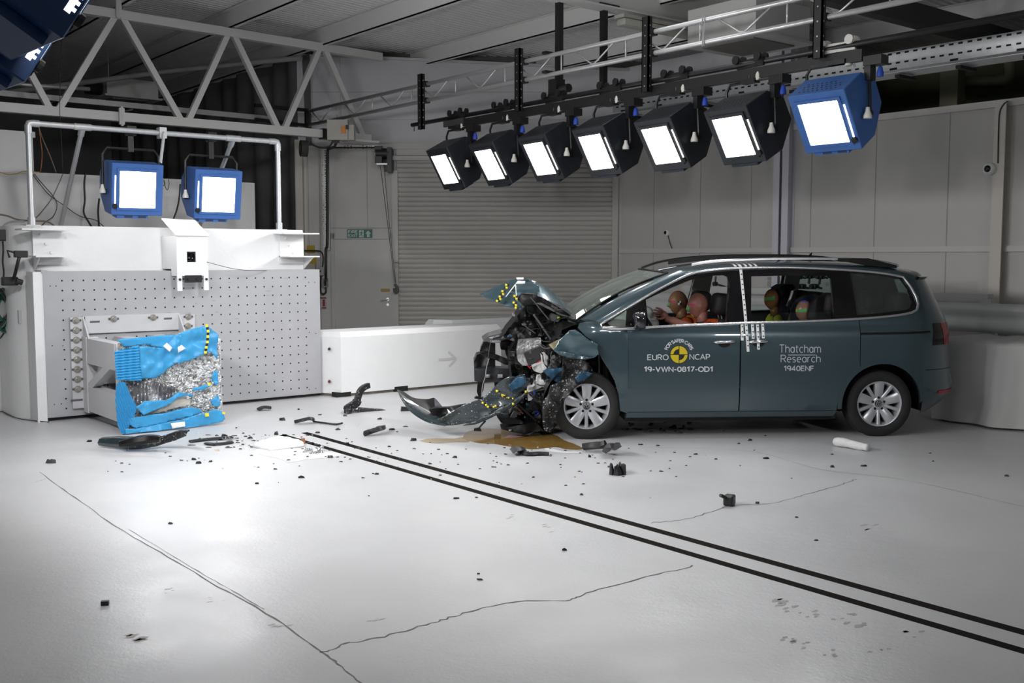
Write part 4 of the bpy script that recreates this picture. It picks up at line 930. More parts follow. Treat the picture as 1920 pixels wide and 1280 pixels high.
# notices and switches left of the door
for pts, lab in (((576,460,591,474), 'upper yellow notice behind the crash wall bracket'), ((577,480,594,495), 'lower yellow notice behind the crash wall bracket')):
    bm = B(); wbox(bm, *pts, .02, .03); solo('notice', bm, mat('yellow_notice', (.42,.29,.01), .5), lab, 'notice')
bm = B(); wbox(bm, 566, 494, 593, 520, .02, .12); solo('fuse_box', bm, mat('control_box_grey', (.40,.38,.34), .5), 'grey fuse box behind the corner of the steel plate', 'fuse box')
cable('cable', [onD(a, b_, DW-.1) for a, b_ in ((565,470),(590,470),(602,472),(606,482),(605,500))], .012, M_CABLE, 'black cable bending down into the switch box')
t = thing('switch_box', 'small grey switch box with a red button left of the door', 'switch box', W(lat(603), zW(515), .05))
bm = B(); wbox(bm, 599, 500, 608, 516, .02, .09); part('enclosure', bm, mat('control_box_grey', (.40,.38,.34), .5), t, world=True)
bm = B(); tube(bm, [W(lat(602), zW(508), .09), W(lat(602), zW(508), .11)], .016, 10); part('button', bm, mat('dark_red_button', (.15,.02,.02), .4), t, world=True)
t = thing('isolator_switch', 'grey isolator switch at the foot of the thick black cable', 'switch', W(lat(611), zW(537), .05))
bm = B(); wbox(bm, 607, 521, 615, 538, .02, .09); part('enclosure', bm, mat('isolator_grey', (.28,.28,.27), .5), t, world=True)
bm = B(); wbox(bm, 609.5, 524, 613, 535, .09, .115); part('handle', bm, M_BLACK, t, world=True)
cable('cable', [onD(a, b_, DW-.08) for a, b_ in ((602,517),(601,535),(602,548),(607,551),(611,547),(611,538))], .014, M_CABLE, 'black cable looping under the switch box to the isolator')
t = thing('notice', 'white and red fire action notice under the looping cable', 'notice', W(lat(605), zW(577), .03))
bm = B(); wbox(bm, 600, 557, 611, 578, .02, .03); part('board', bm, mat('notice_white', (.42,.41,.40), .5), t, world=True)
bm = B(); wbox(bm, 604.5, 561, 608.5, 574, .03, .034); wbox(bm, 600, 557, 611, 559.5, .03, .034); wbox(bm, 603, 575.5, 611, 577.5, .03, .034); part('red_print', bm, mat('notice_red', (.22,.02,.03), .5), t, world=True)
t = thing('notice', 'small white notice with a red line on the shutter guide', 'notice', W(lat(744), zW(500), .06))
bm = B(); wbox(bm, 741, 487, 747, 502, .051, .055); part('board', bm, mat('notice_white', (.42,.41,.40), .5), t, world=True)
bm = B(); wbox(bm, 740, 491.5, 748, 493, .055, .058); part('red_print', bm, mat('notice_red', (.22,.02,.03), .5), t, world=True)
# dome cameras on the right wall
def domecam(px, py, r, label):
    p = onX(px, py, XR-.02); t = thing('dome_camera', label, 'camera', (XR, p.y, p.z-r))
    Mx = Matrix.Translation((XR-.16 if px > 1500 else XR, p.y, p.z)) @ Matrix.Rotation(-PI/2, 4, 'Y') @ Matrix.Scale(1, 4)
    bm = B(); lathe(bm, [(0,-.02),(r,-.02),(r,r*.5),(r*.85,r*.8),(r*.5,r*1.0)], 20, M=Mx); part('body', bm, M_WHITESTEEL, t, auto=40, world=True)
    bm = B(); lathe(bm, [(r*.55,r*.95),(r*.5,r*1.05),(r*.35,r*1.18),(0,r*1.28)], 16, M=Mx); part('lens', bm, M_BLKGLOSS, t, smooth=True, world=True)
domecam(1868, 318, .075, 'white dome camera with a black lens on the cream stanchion')
domecam(1250, 436, .055, 'small white dome camera on the wall above the car bonnet')
cable('cable', [onX(a, b_, XR-.02) for a, b_ in ((1252,440),(1256,455),(1260,466))], .006, M_CABLE, 'short black wire under the small dome camera')
cable('cable', [onX(a, b_, XR-.17) for a, b_ in ((1871,306),(1872,250),(1874,212),(1882,195),(1890,190))], .007, M_CABLE, 'black wire rising from the dome camera to the wall top')

# ================================================================ BARRIERS ROUND THE TRACK
# white concrete safety blocks
def concrete_block(x0, x1, y0, y1, h, label):
    t = thing('concrete_block', label, 'concrete block', ((x0+x1)/2, (y0+y1)/2, 0))
    b2 = bmesh.new()
    c = .09
    pl = [(x0+.0, y0+.30), (x0+.14, y0+.0), (x1, y0), (x1, y1), (x0, y1)]
    bm = B(); prism(bm, [(x, y, .035) for x, y in pl], (0,0,h-.035-.06))
    top = [(x0+.03, y0+.32), (x0+.16, y0+.05), (x1-.03, y0+.05), (x1-.03, y1-.05), (x0+.03, y1-.05)]
    lo = [bm.verts.new((x, y, h-.06)) for x, y in pl]; hi = [bm.verts.new((x, y, h)) for x, y in top]
    for i in range(5): face(bm, [lo[i], lo[(i+1) % 5], hi[(i+1) % 5], hi[i]])
    face(bm, hi)
    foot = [(x0+.02, y0+.32), (x0+.16, y0+.03), (x1-.02, y0+.03), (x1-.02, y1-.03), (x0+.02, y1-.03)]
    prism(bm, [(x, y, 0) for x, y in foot], (0,0,.035), 1)
    part('concrete', bm, [M_WHITE, mat('raw_concrete_foot', (.17,.15,.12), .85, noise=.3, nscale=20)], t, world=True)
    return t
J = concrete_block(6.13, 8.75, 11.08, 11.7, .79, 'white concrete block with a cast arrow between crash wall and car')
bm = B()
for a, b_, w in (((822,674),(852,672),.03),((840,659),(854,672),.03),((842,686),(854,672),.03)):
    p, r = onY(*a, 11.079), onY(*b_, 11.079); bar(bm, p, r, .012, w, up=(0,0,1))
part('cast_arrow', bm, mat('cast_arrow_grey', (.62,.62,.61), .7), J, world=True)
for py, m_ in ((654, M_BLACK), (715, mat('dark_red_plug', (.13,.015,.02), .5))):
    bm = B(); p = onY(619, py, 11.2); tube(bm, [p+Vector((.03,.07,0)), p+Vector((-.025,-.02,0))], .017, 10); part('lifting_socket', bm, m_, J, auto=40, world=True)
for lo, hi in (((6.20,11.077,0),(6.40,11.2,.055)),((7.03,11.077,0),(7.23,11.2,.065))):
    bm = B(); box(bm, lo, hi); part('fork_slot', bm, M_HOLE, J, world=True)
concrete_block(8.60, 11.3, 12.2, 12.7, .79, 'second white concrete block behind the crushed car nose')
# steel crash rail behind the car
GR = thing('guard_rail', 'pale grey corrugated steel guard rail on posts behind the car', 'guard rail', (11.2, 8, 0))
M_GR = mat('pale_grey_guard_rail', (.50,.50,.50), .45)
bm = B(); XG = 11.1; prof = [(.0,1.20),(-.02,1.195),(-.055,1.15),(-.06,1.12),(-.03,1.07),(-.02,1.04),(-.03,1.01),(-.06,.96),(-.055,.92),(-.02,.885),(0,.88)]
for i in range(len(prof)-1):
    a, b_ = prof[i], prof[i+1]; face(bm, [bm.verts.new((XG+a[0], 0, a[1])), bm.verts.new((XG+a[0], 12, a[1])), bm.verts.new((XG+b_[0], 12, b_[1])), bm.verts.new((XG+b_[0], 0, b_[1]))])
bmesh.ops.remove_doubles(bm, verts=bm.verts[:], dist=1e-4)
part('corrugated_beam', bm, M_GR, GR, smooth=True, world=True)
for y in (11, 9, 7.2, 5.55, 4.0, 2):
    bm = B(); box(bm, (XG, y-.06, 0), (XG+.12, y+.06, 1.24)); part('post', bm, M_GR, GR, world=True)
bm = B(); p = onX(1852, 565, XG+.1); box(bm, (XG+.10, p.y, 1.21), (XG+.22, 10, 1.295)); solo('steel_beam', bm, M_GR, 'white square steel beam lying along the back of the guard rail', 'beam')
CBk = thing('covered_block', 'concrete block under a white sheet at the right edge behind the car', 'covered block', (10.5, 4.5, 0))
bm = B(); box(bm, (10.26, 0, 0), (10.85, 5.52, .84)); part('concrete', bm, M_WHITE, CBk, world=True)
def drape(u, v):
    y = 5.60-u*5.4; fold = .035*math.sin(y*7+2.0*v)+.03*math.sin(y*3.1+1)+.02*math.sin(y*15)
    if v < .25:
        t = v/.25; return Vector((10.92-t*.70, y, .875-.02*t*t+.008*math.sin(y*20)))
    t = (v-.25)/.75; return Vector((10.22-.02-.05*t+fold*(.25+t), y, .855-.83*t))
bm = B(); grid(bm, drape, 150, 26); part('white_sheet', bm, mat('white_cloth_sheet', (.48,.475,.465), .8, noise=.08, nscale=4), CBk, smooth=True, world=True)
bm = B(); bx = lambda u, v: Vector((10.2+.7*u, 5.61+.02*math.sin(u*9+v*3), .86*(1-v)+.01))
grid(bm, bx, 16, 8); part('sheet_end', bm, MATS['white_cloth_sheet'], CBk, smooth=True, world=True)

# ================================================================ LEFT EDGE
t = thing('cable_coil', 'big coil of dark green and black cable hanging at the left edge', 'cable coil', onY(12, 640, 12.1))
M_GRN = mat('dark_green_cable', (.015,.085,.06), .45)
for mname, m_, n_, sd in (('green_cable', M_GRN, 11, 3), ('black_cable', M_CABLE, 7, 9)):
    bm = B(); random.seed(sd)
    for k in range(n_):
        cx0 = 5+random.uniform(-8,8); w = random.uniform(14,22); top = 545+random.uniform(-6,8); bot = 612+random.uniform(-12,12); d = 12.1-random.uniform(0,.14)
        pts = [onY(cx0+w*math.sin(2*PI*i/18)*(.35+.65*max(0, math.sin(PI*(.5-.5*math.cos(2*PI*i/18))*.9+.1))), (top+bot)/2-(bot-top)/2*math.cos(2*PI*i/18), d) for i in range(18)]
        tube(bm, pts, .009, 6, closed=True)
    part(mname, bm, m_, t, smooth=True, world=True)
random.seed(11)
bm = B(); tube(bm, smooth_path([onY(10,610,12.05), onY(8,622,12.05), onY(2,632,12.05), onY(-4,636,12.05)], 5), .009, 6); part('loose_end', bm, M_CABLE, t, smooth=True, world=True)
AR = thing('articulated_clamp', 'black articulated clamp arm holding the cable coil on the left bracket', 'clamp arm', onY(20, 530, 11.35))
bm = B(); p0, p1 = onY(36,482,11.35), onY(26,522,11.5); tube(bm, [p0, p1], .017, 10); part('arm', bm, M_BLACK, AR, smooth=True, world=True)
bm = B(); c = onY(38,479,11.35); rbox(bm, (c.x-.06,c.y-.03,c.z-.02),(c.x+.07,c.y+.03,c.z+.05), .01); tube(bm, [c+Vector((-.05,0,.03)), c+Vector((-.12,0,.05)), c+Vector((-.1,0,-.02))], .012, 8); part('clamp_jaw', bm, M_BLACK, AR, world=True)
bm = B(); c = onY(18,528,11.6); rbox(bm, (c.x-.08,c.y-.04,c.z-.04),(c.x+.08,c.y+.04,c.z+.05), .015); tube(bm, [c+Vector((.05,-.05,.01)), c+Vector((.11,-.05,-.01))], .03, 10); part('clamp_head', bm, M_BLACK, AR, world=True)
bm = B(); c = onY(4,441,11.9); rbox(bm, (c.x-.08,c.y,c.z-.06),(c.x+.06,c.y+.06,c.z+.06), .01); solo('junction_box', bm, M_BLACK, 'small black box hanging on the wall above the green coil', 'junction box')
cable('cable', [onY(a,b_,11.9) for a, b_ in ((5,452),(6,470),(5,490),(7,510),(6,522))], .009, M_CABLE, 'black lead hanging from the small black box to the clamp')
t = thing('wall_bracket', 'pale steel corner bracket fixed to the rounded end of the crash wall', 'bracket', onY(45, 600, 11.6))
bm = B(); p = onY(45,590,11.75); box(bm, (p.x-.06,11.72,p.z-.09),(p.x+.05,11.80,p.z+.05)); box(bm, (p.x+.03,11.66,p.z-.16),(p.x+.06,11.75,p.z+.05)); part('plate', bm, M_RIG, t, world=True)
cable('cable', [gnd(a,b_,.012) for a, b_ in ((-10,772),(15,770),(33,766),(28,752))]+[gnd(27,752,.05)]+[gnd(a,b_,.012) for a, b_ in ((30,765),(20,775),(5,771),(30,783),(60,788),(92,791))], .005, M_CABLE, 'thin black wire tangled on the floor at the left wall foot')
# ================================================================ THE CAR (local: x forward, y to its left = towards the camera, z up)
HD = math.radians(144.5)
CO = Vector((9.375, 6.115, 0)); CH_ = Vector((math.cos(HD), math.sin(HD), 0)); CL = Vector((-CH_.y, CH_.x, 0))
CARM = Matrix.Translation(CO) @ Matrix.Rotation(HD, 4, 'Z')
CAR = thing('car', 'teal people carrier with a crushed front end and test stickers on its doors', 'car', M=CARM)
def carY(px, py, y):
    """hall position of a sighting that lies y to the left of the car's centre line"""
    r = ray(px, py); t = ((CO + CL*y - CPOS).dot(CL))/r.dot(CL); return CPOS + r*t
def cl(P): d = P-CO; return Vector((d.dot(CH_), d.dot(CL), P.z))
WZ = ([.16,.22,.27,.40,.60,.78,.92,.98,1.01,1.04,1.07,1.10,1.20,1.32,1.42,1.50,1.56,1.60,1.66],[.880,.905,.922,.937,.943,.943,.941,.938,.931,.917,.905,.897,.862,.818,.776,.742,.716,.700,.66])
def wz(z): return interp(WZ[0], WZ[1], z)
XE = ([.20,.26,.32,.43,.50,.60,.87,1.08,1.25,1.50,1.60],[-.62,-.74,-.84,-.94,-.93,-.905,-.875,-.85,-.77,-.63,-.55])
def xr(z): return interp(XE[0], XE[1], z)
NE, X0R = 2.6, -.10
def sy(x, z):
    w = wz(z)
    if x < X0R:
        k = min(.999, (X0R-x)/(X0R-xr(z))); w *= (1-k**NE)**(1/NE)
    if x > 2.2: w -= .035*((x-2.2)/.7)**2
    return w
def pc(px, py, guess=.9):
    y = guess
    for _ in range(12):
        c = cl(carY(px, py, y)); y2 = sy(c.x, c.z)
        if isinstance(y2, complex): y2 = y
        y = .5*y+.5*y2
    return (c.x, c.z)
def PX(pts): return [pc(*p) for p in pts]
def true_normals(me, F, tol):
    """give the sheet the shading normals of the body surface it was cut from"""
    out = []
    vs = me.vertices
    for p in me.polygons:
        fn = p.normal
        for li in p.loop_indices:
            c = vs[me.loops[li].vertex_index].co; s = 1 if c.y > 0 else -1; n = None
            if tol is None or (c.z < 1.52 and c.x > -.42 and abs(abs(c.y)-F(c.x, c.z)) < tol):
                e = .004; n = Vector((-(F(c.x+e, c.z)-F(c.x-e, c.z))/(2*e), 1, -(F(c.x, c.z+e)-F(c.x, c.z-e))/(2*e))).normalized(); n.y *= s
                d = n.dot(fn); n = n if d > .6 else (-n if d < -.6 else None)
            out.append(n if n is not None else (fn if tol is None else me.corner_normals[li].vector.copy()))
    me.normals_split_custom_set([tuple(v) for v in out])
def panel(name, poly, mats, parent=None, holes=(), thick=.025, side=1, off=0.0, sx=.07, sz=.045, label=None, bm0=None, smooth=True, auto=35, surf=None):
    bm = B(); edges = []
    for loop in [poly]+list(holes):
        vs = [bm.verts.new((p[0], p[1], 0)) for p in loop]
        for i in range(len(vs)): edges.append(bm.edges.new((vs[i], vs[(i+1) % len(vs)])))
    bmesh.ops.triangle_fill(bm, use_beauty=True, use_dissolve=False, edges=edges)
    for ax, st in ((0, sx), (1, sz)):
        lo = min(p[ax] for p in poly); hi = max(p[ax] for p in poly); s = math.ceil(lo/st)*st+.0003
        n = Vector((1,0,0)) if ax == 0 else Vector((0,1,0))
        while s < hi:
            bmesh.ops.bisect_plane(bm, geom=bm.verts[:]+bm.edges[:]+bm.faces[:], plane_co=n*s, plane_no=n, dist=1e-5); s += st
    F = surf or (lambda x, z: sy(x, z))
    for v in bm.verts:
        x, z = v.co.x, v.co.y; v.co = (x, side*(F(x, z)+off), z)
    if thick:
        ret = bmesh.ops.extrude_face_region(bm, geom=bm.faces[:])
        for g in ret['geom']:
            if isinstance(g, bmesh.types.BMVert): g.co.y -= side*thick
    if bm0 is not None: merge(bm0, bm); return None
    o = part(name, bm, mats, parent or CAR, smooth=smooth, auto=auto, label=label); true_normals(o.data, F, None); return o
def paint():
    m = mat('teal_metallic_paint', (.040,.069,.083), .32, coat=1.0, spec=.5)
    b = m.node_tree.nodes['Principled BSDF']; b.inputs['Metallic'].default_value = .35; return m
M_TEAL = paint()
M_CARBLK = mat('black_car_plastic', (.006,.006,.0065), .40, spec=.28)
M_INNER = mat('dark_cabin_trim', (.012,.012,.014), .7)
M_HEADL = mat('pale_grey_headliner', (.66,.67,.65), .8)
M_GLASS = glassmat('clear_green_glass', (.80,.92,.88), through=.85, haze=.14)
M_SCREEN = glassmat('hazed_windscreen_glass', (.80,.92,.88), through=.85, haze=.13)  # pale haze put in for the glare on the windscreen
M_GLASSD = glassmat('tinted_green_glass', (.66,.82,.76), through=.78, haze=.05)
M_TYRE = mat('black_tyre_rubber', (.012,.012,.012), .7, bump=.1, bscale=90)
M_RIM = mat('silver_alloy', (.55,.56,.58), .30, metal=.55)
M_SATIN = mat('satin_silver_trim', (.60,.60,.61), .25, metal=.9)
BELT = ([-.30,-.244,0,.296,.8,1.32,2.125,2.571,2.66],[1.19,1.170,1.14,1.12,1.10,1.089,1.058,1.033,1.045])
def belt(x): return interp(BELT[0], BELT[1], x)
TOPX = [-.60,-.40,-.235,-.05,.237,.756,1.08,1.40,1.60,1.80,2.05,2.343,2.55,2.69]
TOPZ = [1.45,1.478,1.512,1.545,1.573,1.599,1.601,1.594,1.578,1.545,1.437,1.284,1.165,1.085]
def topz(x): return interp(TOPX, TOPZ, x)
def lin(a, b_, n): return [a+(b_-a)*i/n for i in range(n+1)]
# --- side glazing outline
dlo = [(x, topz(x)) for x in lin(2.69, -.235, 26)] + [(-.30,1.42),(-.345,1.32),(-.353,1.254),(-.325,1.20)] + [(x, belt(x)) for x in lin(-.27, 2.60, 22)] + [(2.67,1.048)]
W_QL = PX([(1139,605),(1176,581),(1173,612.5),(1146,612.5)])
W_FD = PX([(1216,612.5),(1213,580),(1211,562),(1235,550.5),(1258,540),(1296,524.5),(1335,517),(1356,516),(1364,519),(1367,528),(1368.5,540),(1362,605)])
W_SD = PX([(1408,602.5),(1409,518),(1480,516.5),(1552,517.5),(1558,522),(1565,602)])
W_RQ = PX([(1594,511),(1640,513.5),(1688,521),(1700,538),(1711,566),(1709,577),(1699,581),(1650,587),(1607,591)])
for side in (1, -1):
    panel('window_surround', dlo, M_BLKGLOSS, holes=[W_QL, W_FD, W_SD, W_RQ], side=side, off=-.006, thick=.03)
    path = [(x, topz(x)) for x in lin(2.60, -.20, 50)]
    rim = [(2.69,1.080)]+[(x, topz(x)) for x in lin(2.62, -.235, 40)] + [(-.30,1.42),(-.345,1.32),(-.353,1.254),(-.325,1.20)] + [(x, belt(x)) for x in lin(-.27, 2.60, 40)] + [(2.675,1.045)]
    bm = B(); tube(bm, [Vector((x, side*(sy(x, z)+.004), z)) for x, z in rim], .0135, 8, closed=True); part('chrome_window_trim', bm, M_SATIN, CAR, smooth=True)
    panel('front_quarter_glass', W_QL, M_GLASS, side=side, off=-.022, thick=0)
    panel('rear_quarter_glass', W_RQ, M_GLASSD, side=side, off=-.020, thick=0)
    gl = PX([(1408,602.5),(1408,587),(1564,585),(1565,602)])
    panel('lowered_window_glass', gl, glassmat('clear_window_glass', (.86,.94,.92), through=.95), side=side, off=-.05, thick=0)
    # doors
    fd = [(2.440,.262),(1.392,.262),(1.392,belt(1.392)-.010)] + [(x, belt(x)-.010) for x in lin(1.45, 2.40, 12)] + [(2.447,belt(2.447)-.010)]
    d_ = panel('front_door', fd, M_TEAL, side=side, thick=.03)
    arcd = [(.02+.425*math.cos(a), .315+.425*math.sin(a)) for a in [math.radians(v) for v in range(2, 59, 7)]]
    sd = [(1.380,.262),(.452,.262)] + arcd + [(.248,.72),(.248,belt(.248)-.010)] + [(x, belt(x)-.010) for x in lin(.31, 1.34, 12)] + [(1.380,belt(1.38)-.010)]
    s_ = panel('sliding_door', sd, M_TEAL, side=side, thick=.03)
    for dd, xa, xb_ in ((d_, 1.44, 2.40), (s_, .35, 1.34)):
        bm = B(); poly = [(xa,.35),(xb_,.35),(xb_,belt(xb_)-.015),(xa,belt(xa)-.015)] if dd is d_ else [(.52,.35),(xb_,.35),(xb_,belt(xb_)-.015),(.30,belt(.3)-.015),(.30,.75)]
        panel('door_lining', poly, M_INNER, parent=dd, side=side, off=-.06, thick=.04)
    for dd, p0, p1 in ((d_, (1338,641.5), (1378,640)), (s_, (1404,641), (1440,639))):
        a, b_ = pc(*p0), pc(*p1); bm = B()
        pts = [Vector((a[0]+(b_[0]-a[0])*t, side*(sy(a[0],a[1])+.006+.030*math.sin(PI*min(1, max(0, t)))**.5), a[1]+(b_[1]-a[1])*t)) for t in lin(0, 1, 12)]
        tube(bm, pts, [.008]+[.013]*11+[.008], 8); part('door_handle', bm, M_SATIN if dd is d_ else M_CHROME, dd, smooth=True)
        bm = B(); m_ = ((a[0]+b_[0])/2, (a[1]+b_[1])/2-.012); n = 18
        vs = [bm.verts.new((m_[0]+.055*math.cos(2*PI*k/n), side*(sy(m_[0], m_[1])+.0015), m_[1]-.01+.030*math.sin(2*PI*k/n))) for k in range(n)]; face(bm, vs)
        part('handle_recess', bm, M_CARBLK, dd)
    # sill below the doors
    sl = [(2.445,.203),(.47,.203),(.445,.256),(2.445,.256)]
    panel('door_sill', sl, M_TEAL, side=side, thick=.05, off=-.010)
    panel('sill_underside', [(2.445,.165),(.49,.165),(.472,.202),(2.445,.202)], M_CARBLK, side=side, thick=.05, off=-.03)
# --- painted shell: roof, pillars, quarters, rear end
bm = B()
def xz_top(x): return sy(x, topz(x)), topz(x)
ZC = ([-.60,-.40,-.2,0,.3,.7,1.1,1.5,1.8,2.0,2.2],[1.545,1.595,1.625,1.645,1.662,1.668,1.667,1.648,1.608,1.570,1.522])
def zroof(x): return interp(ZC[0], ZC[1], x)
def roofpt(x, t):
    """t from 0 (left window line) to 2 (right window line)"""
    s = 1 if t <= 1 else -1; tt = t if t <= 1 else 2-t
    y0, z0 = xz_top(x); a = tt*PI/2; z1 = max(zroof(x), z0+.02)
    return Vector((x, s*(y0+.002)*max(0, math.cos(a))**(2/2.4), z0+(z1-z0)*math.sin(a)**(2/2.4)))
def xfront(t):
    tt = t if t <= 1 else 2-t; u = min(1, tt/.55); u = u*u*(3-2*u); return 1.80+.36*u
NU, NV = 44, 40
rg = grid(bm, lambda u, v: roofpt(-.40+(xfront(2*v)+.40)*u, 2*v), NU, NV)
# rear roof patch down to the tailgate lip
ZT = 1.488
def rear(t, z, s=1):
    a = t*PI/2; return Vector((X0R-(X0R-xr(z))*math.sin(a)**(2/NE), s*wz(z)*max(0, math.cos(a))**(2/NE), z))
def t_at(x, z): k = (X0R-x)/(X0R-xr(z)); return math.asin(min(1, k**(NE/2)))/(PI/2)
def rp(u, v):
    a = roofpt(-.40, 2*v); s = 1 if v <= .5 else -1; w = v if v <= .5 else 1-v
    z1 = topz(-.40); t0 = t_at(-.40, z1); tt = t0+(1-t0)*min(1, (w/.5)**.75); b_ = rear(tt, ZT, s); b_.z = z1+(ZT+.0-z1)*min(1, w*6)
    p = a.lerp(b_, u); p.z += .030*math.sin(PI*u)*min(1, w*5); return p
grid(bm, rp, 8, 40)
# A pillars
for s in (1, -1):
    rows = []
    n = 26
    for i in range(n+1):
        u = i/n; x = 1.80+(2.685-1.80)*u; y0, z0 = xz_top(x); 
        a = Vector((x, y0+.002, z0)); b_ = Vector((2.005+(2.90-2.005)*u, .565+(.735-.565)*u+.03*math.sin(PI*u), 1.546+(1.105-1.546)*u+.030*math.sin(PI*u)))
        row = []
        for k in range(7):
            v = k/6; p = a.lerp(b_, v); bulge = math.sin(PI*v)*.030; p += Vector((0, bulge*.8, bulge*.9)); row.append(bm.verts.new((p.x, s*p.y, p.z)))
        rows.append(row)
    for i in range(n):
        for k in range(6): face(bm, [rows[i][k], rows[i+1][k], rows[i+1][k+1], rows[i][k+1]])
# quarter panels
arcq = [(.02+.405*math.cos(a), .315+.405*math.sin(a)) for a in [math.radians(v) for v in range(58, 176, 6)]]
for s in (1, -1):
    qp = [(.242,.72)] + [(.242,belt(.242)-.008)] + [(x, belt(x)-.006) for x in lin(.18, -.26, 8)] + [(-.335,1.195),(-.362,1.25),(-.354,1.325),(-.31,1.425),(-.243,1.515),(-.32,1.50),(-.40,topz(-.40)),(-.40,1.2),(-.40,.8),(-.40,.35)] + arcq[::-1]
    panel('q', qp, None, side=s, thick=0, bm0=bm)
    panel('q', [(.02+.425*math.cos(a), .315+.425*math.sin(a)) for a in [math.radians(v) for v in range(-6, 61, 6)]]+[(.02+.385*math.cos(a), .315+.385*math.sin(a)) for a in [math.radians(v) for v in range(60, -7, -6)]], None, side=s, thick=.03, off=.004, bm0=bm)
    panel('q', [(.02+.412*math.cos(a), .315+.412*math.sin(a)) for a in [math.radians(v) for v in range(54, 180, 6)]]+[(.02+.385*math.cos(a), .315+.385*math.sin(a)) for a in [math.radians(v) for v in range(179, 53, -6)]], None, side=s, thick=.03, off=.003, bm0=bm)
zs = lin(.64, 1.10, 10)+lin(1.14, ZT, 8)
def rearrow(z, s): t0 = t_at(-.40, z); return [rear(t0+(1-t0)*k/24, z, s) for k in range(25)]
for s in (1, -1):
    rows = [[bm.verts.new(p) for p in rearrow(z, s)] for z in zs]
    for i in range(len(rows)-1):
        for k in range(24):
            if zs[i] > 1.09 and k > 15: continue
            face(bm, [rows[i][k], rows[i+1][k], rows[i+1][k+1], rows[i][k+1]])
bmesh.ops.remove_doubles(bm, verts=bm.verts[:], dist=.002)
bs_ = part('body_shell', bm, M_TEAL, CAR, auto=38); true_normals(bs_.data, sy, .006)
# headliner under the roof, pale pillar trims inside
bm = B(); grid(bm, lambda u, v: roofpt(-.40+(xfront(2*v)+.36)*u, .25+1.5*v)-Vector((0,0,.035)), 20, 16); part('headliner', bm, M_HEADL, CAR, smooth=True)
for s in (1, -1):
    for pts in (PX([(1369,516),(1406,516),(1408,604),(1364,606)]), PX([(1562,515),(1592,514),(1605,596),(1568,600)])):
        panel('pillar_trim', pts, M_HEADL if s < 0 else M_INNER, side=s, off=-.055, thick=.03)
bm = B()
rows = [[bm.verts.new(p+Vector((.012,0,0))) for p in ([rear(t_at(-.40,z)+(1-t_at(-.40,z))*k/24, z, 1) for k in range(15, 25)]+[rear(t_at(-.40,z)+(1-t_at(-.40,z))*k/24, z, -1) for k in range(23, 14, -1)])] for z in lin(1.09, ZT, 8)]
for i in range(len(rows)-1):
    for k in range(len(rows[0])-1): face(bm, [rows[i][k], rows[i+1][k], rows[i+1][k+1], rows[i][k+1]])
part('tailgate_glass', bm, M_GLASSD, CAR, smooth=True)
bm = B()
zs2 = [.215,.25,.30,.36,.43,.48,.54,.60,.635]
rows = [[bm.verts.new(p) for p in ([rear(t_at(-.385,z)+(1-t_at(-.385,z))*k/20, z, 1) for k in range(21)]+[rear(t_at(-.385,z)+(1-t_at(-.385,z))*k/20, z, -1) for k in range(19, -1, -1)])] for z in zs2]
for i in range(len(rows)-1):
    for k in range(40): face(bm, [rows[i][k], rows[i+1][k], rows[i+1][k+1], rows[i][k+1]])
part('rear_bumper', bm, M_TEAL, CAR, auto=40)
bm = B()
def spl(u, v, o0, o1, z0, z1):
    s = 1 if v <= .5 else -1; w = v if v <= .5 else 1-v; t = .30+.70*min(1, (w/.5)); p = rear(t, ZT, s); d = Vector((p.x+.1, p.y*.5, 0)).normalized(); return p+d*(o0+(o1-o0)*u)+Vector((0,0,z0+(z1-z0)*u))
grid(bm, lambda u, v: spl(u, v, -.05, .035, .035, .022), 4, 40); grid(bm, lambda u, v: spl(u, v, -.01, .035, -.02, .022), 4, 40); part('roof_spoiler', bm, M_TEAL, CAR, auto=50)
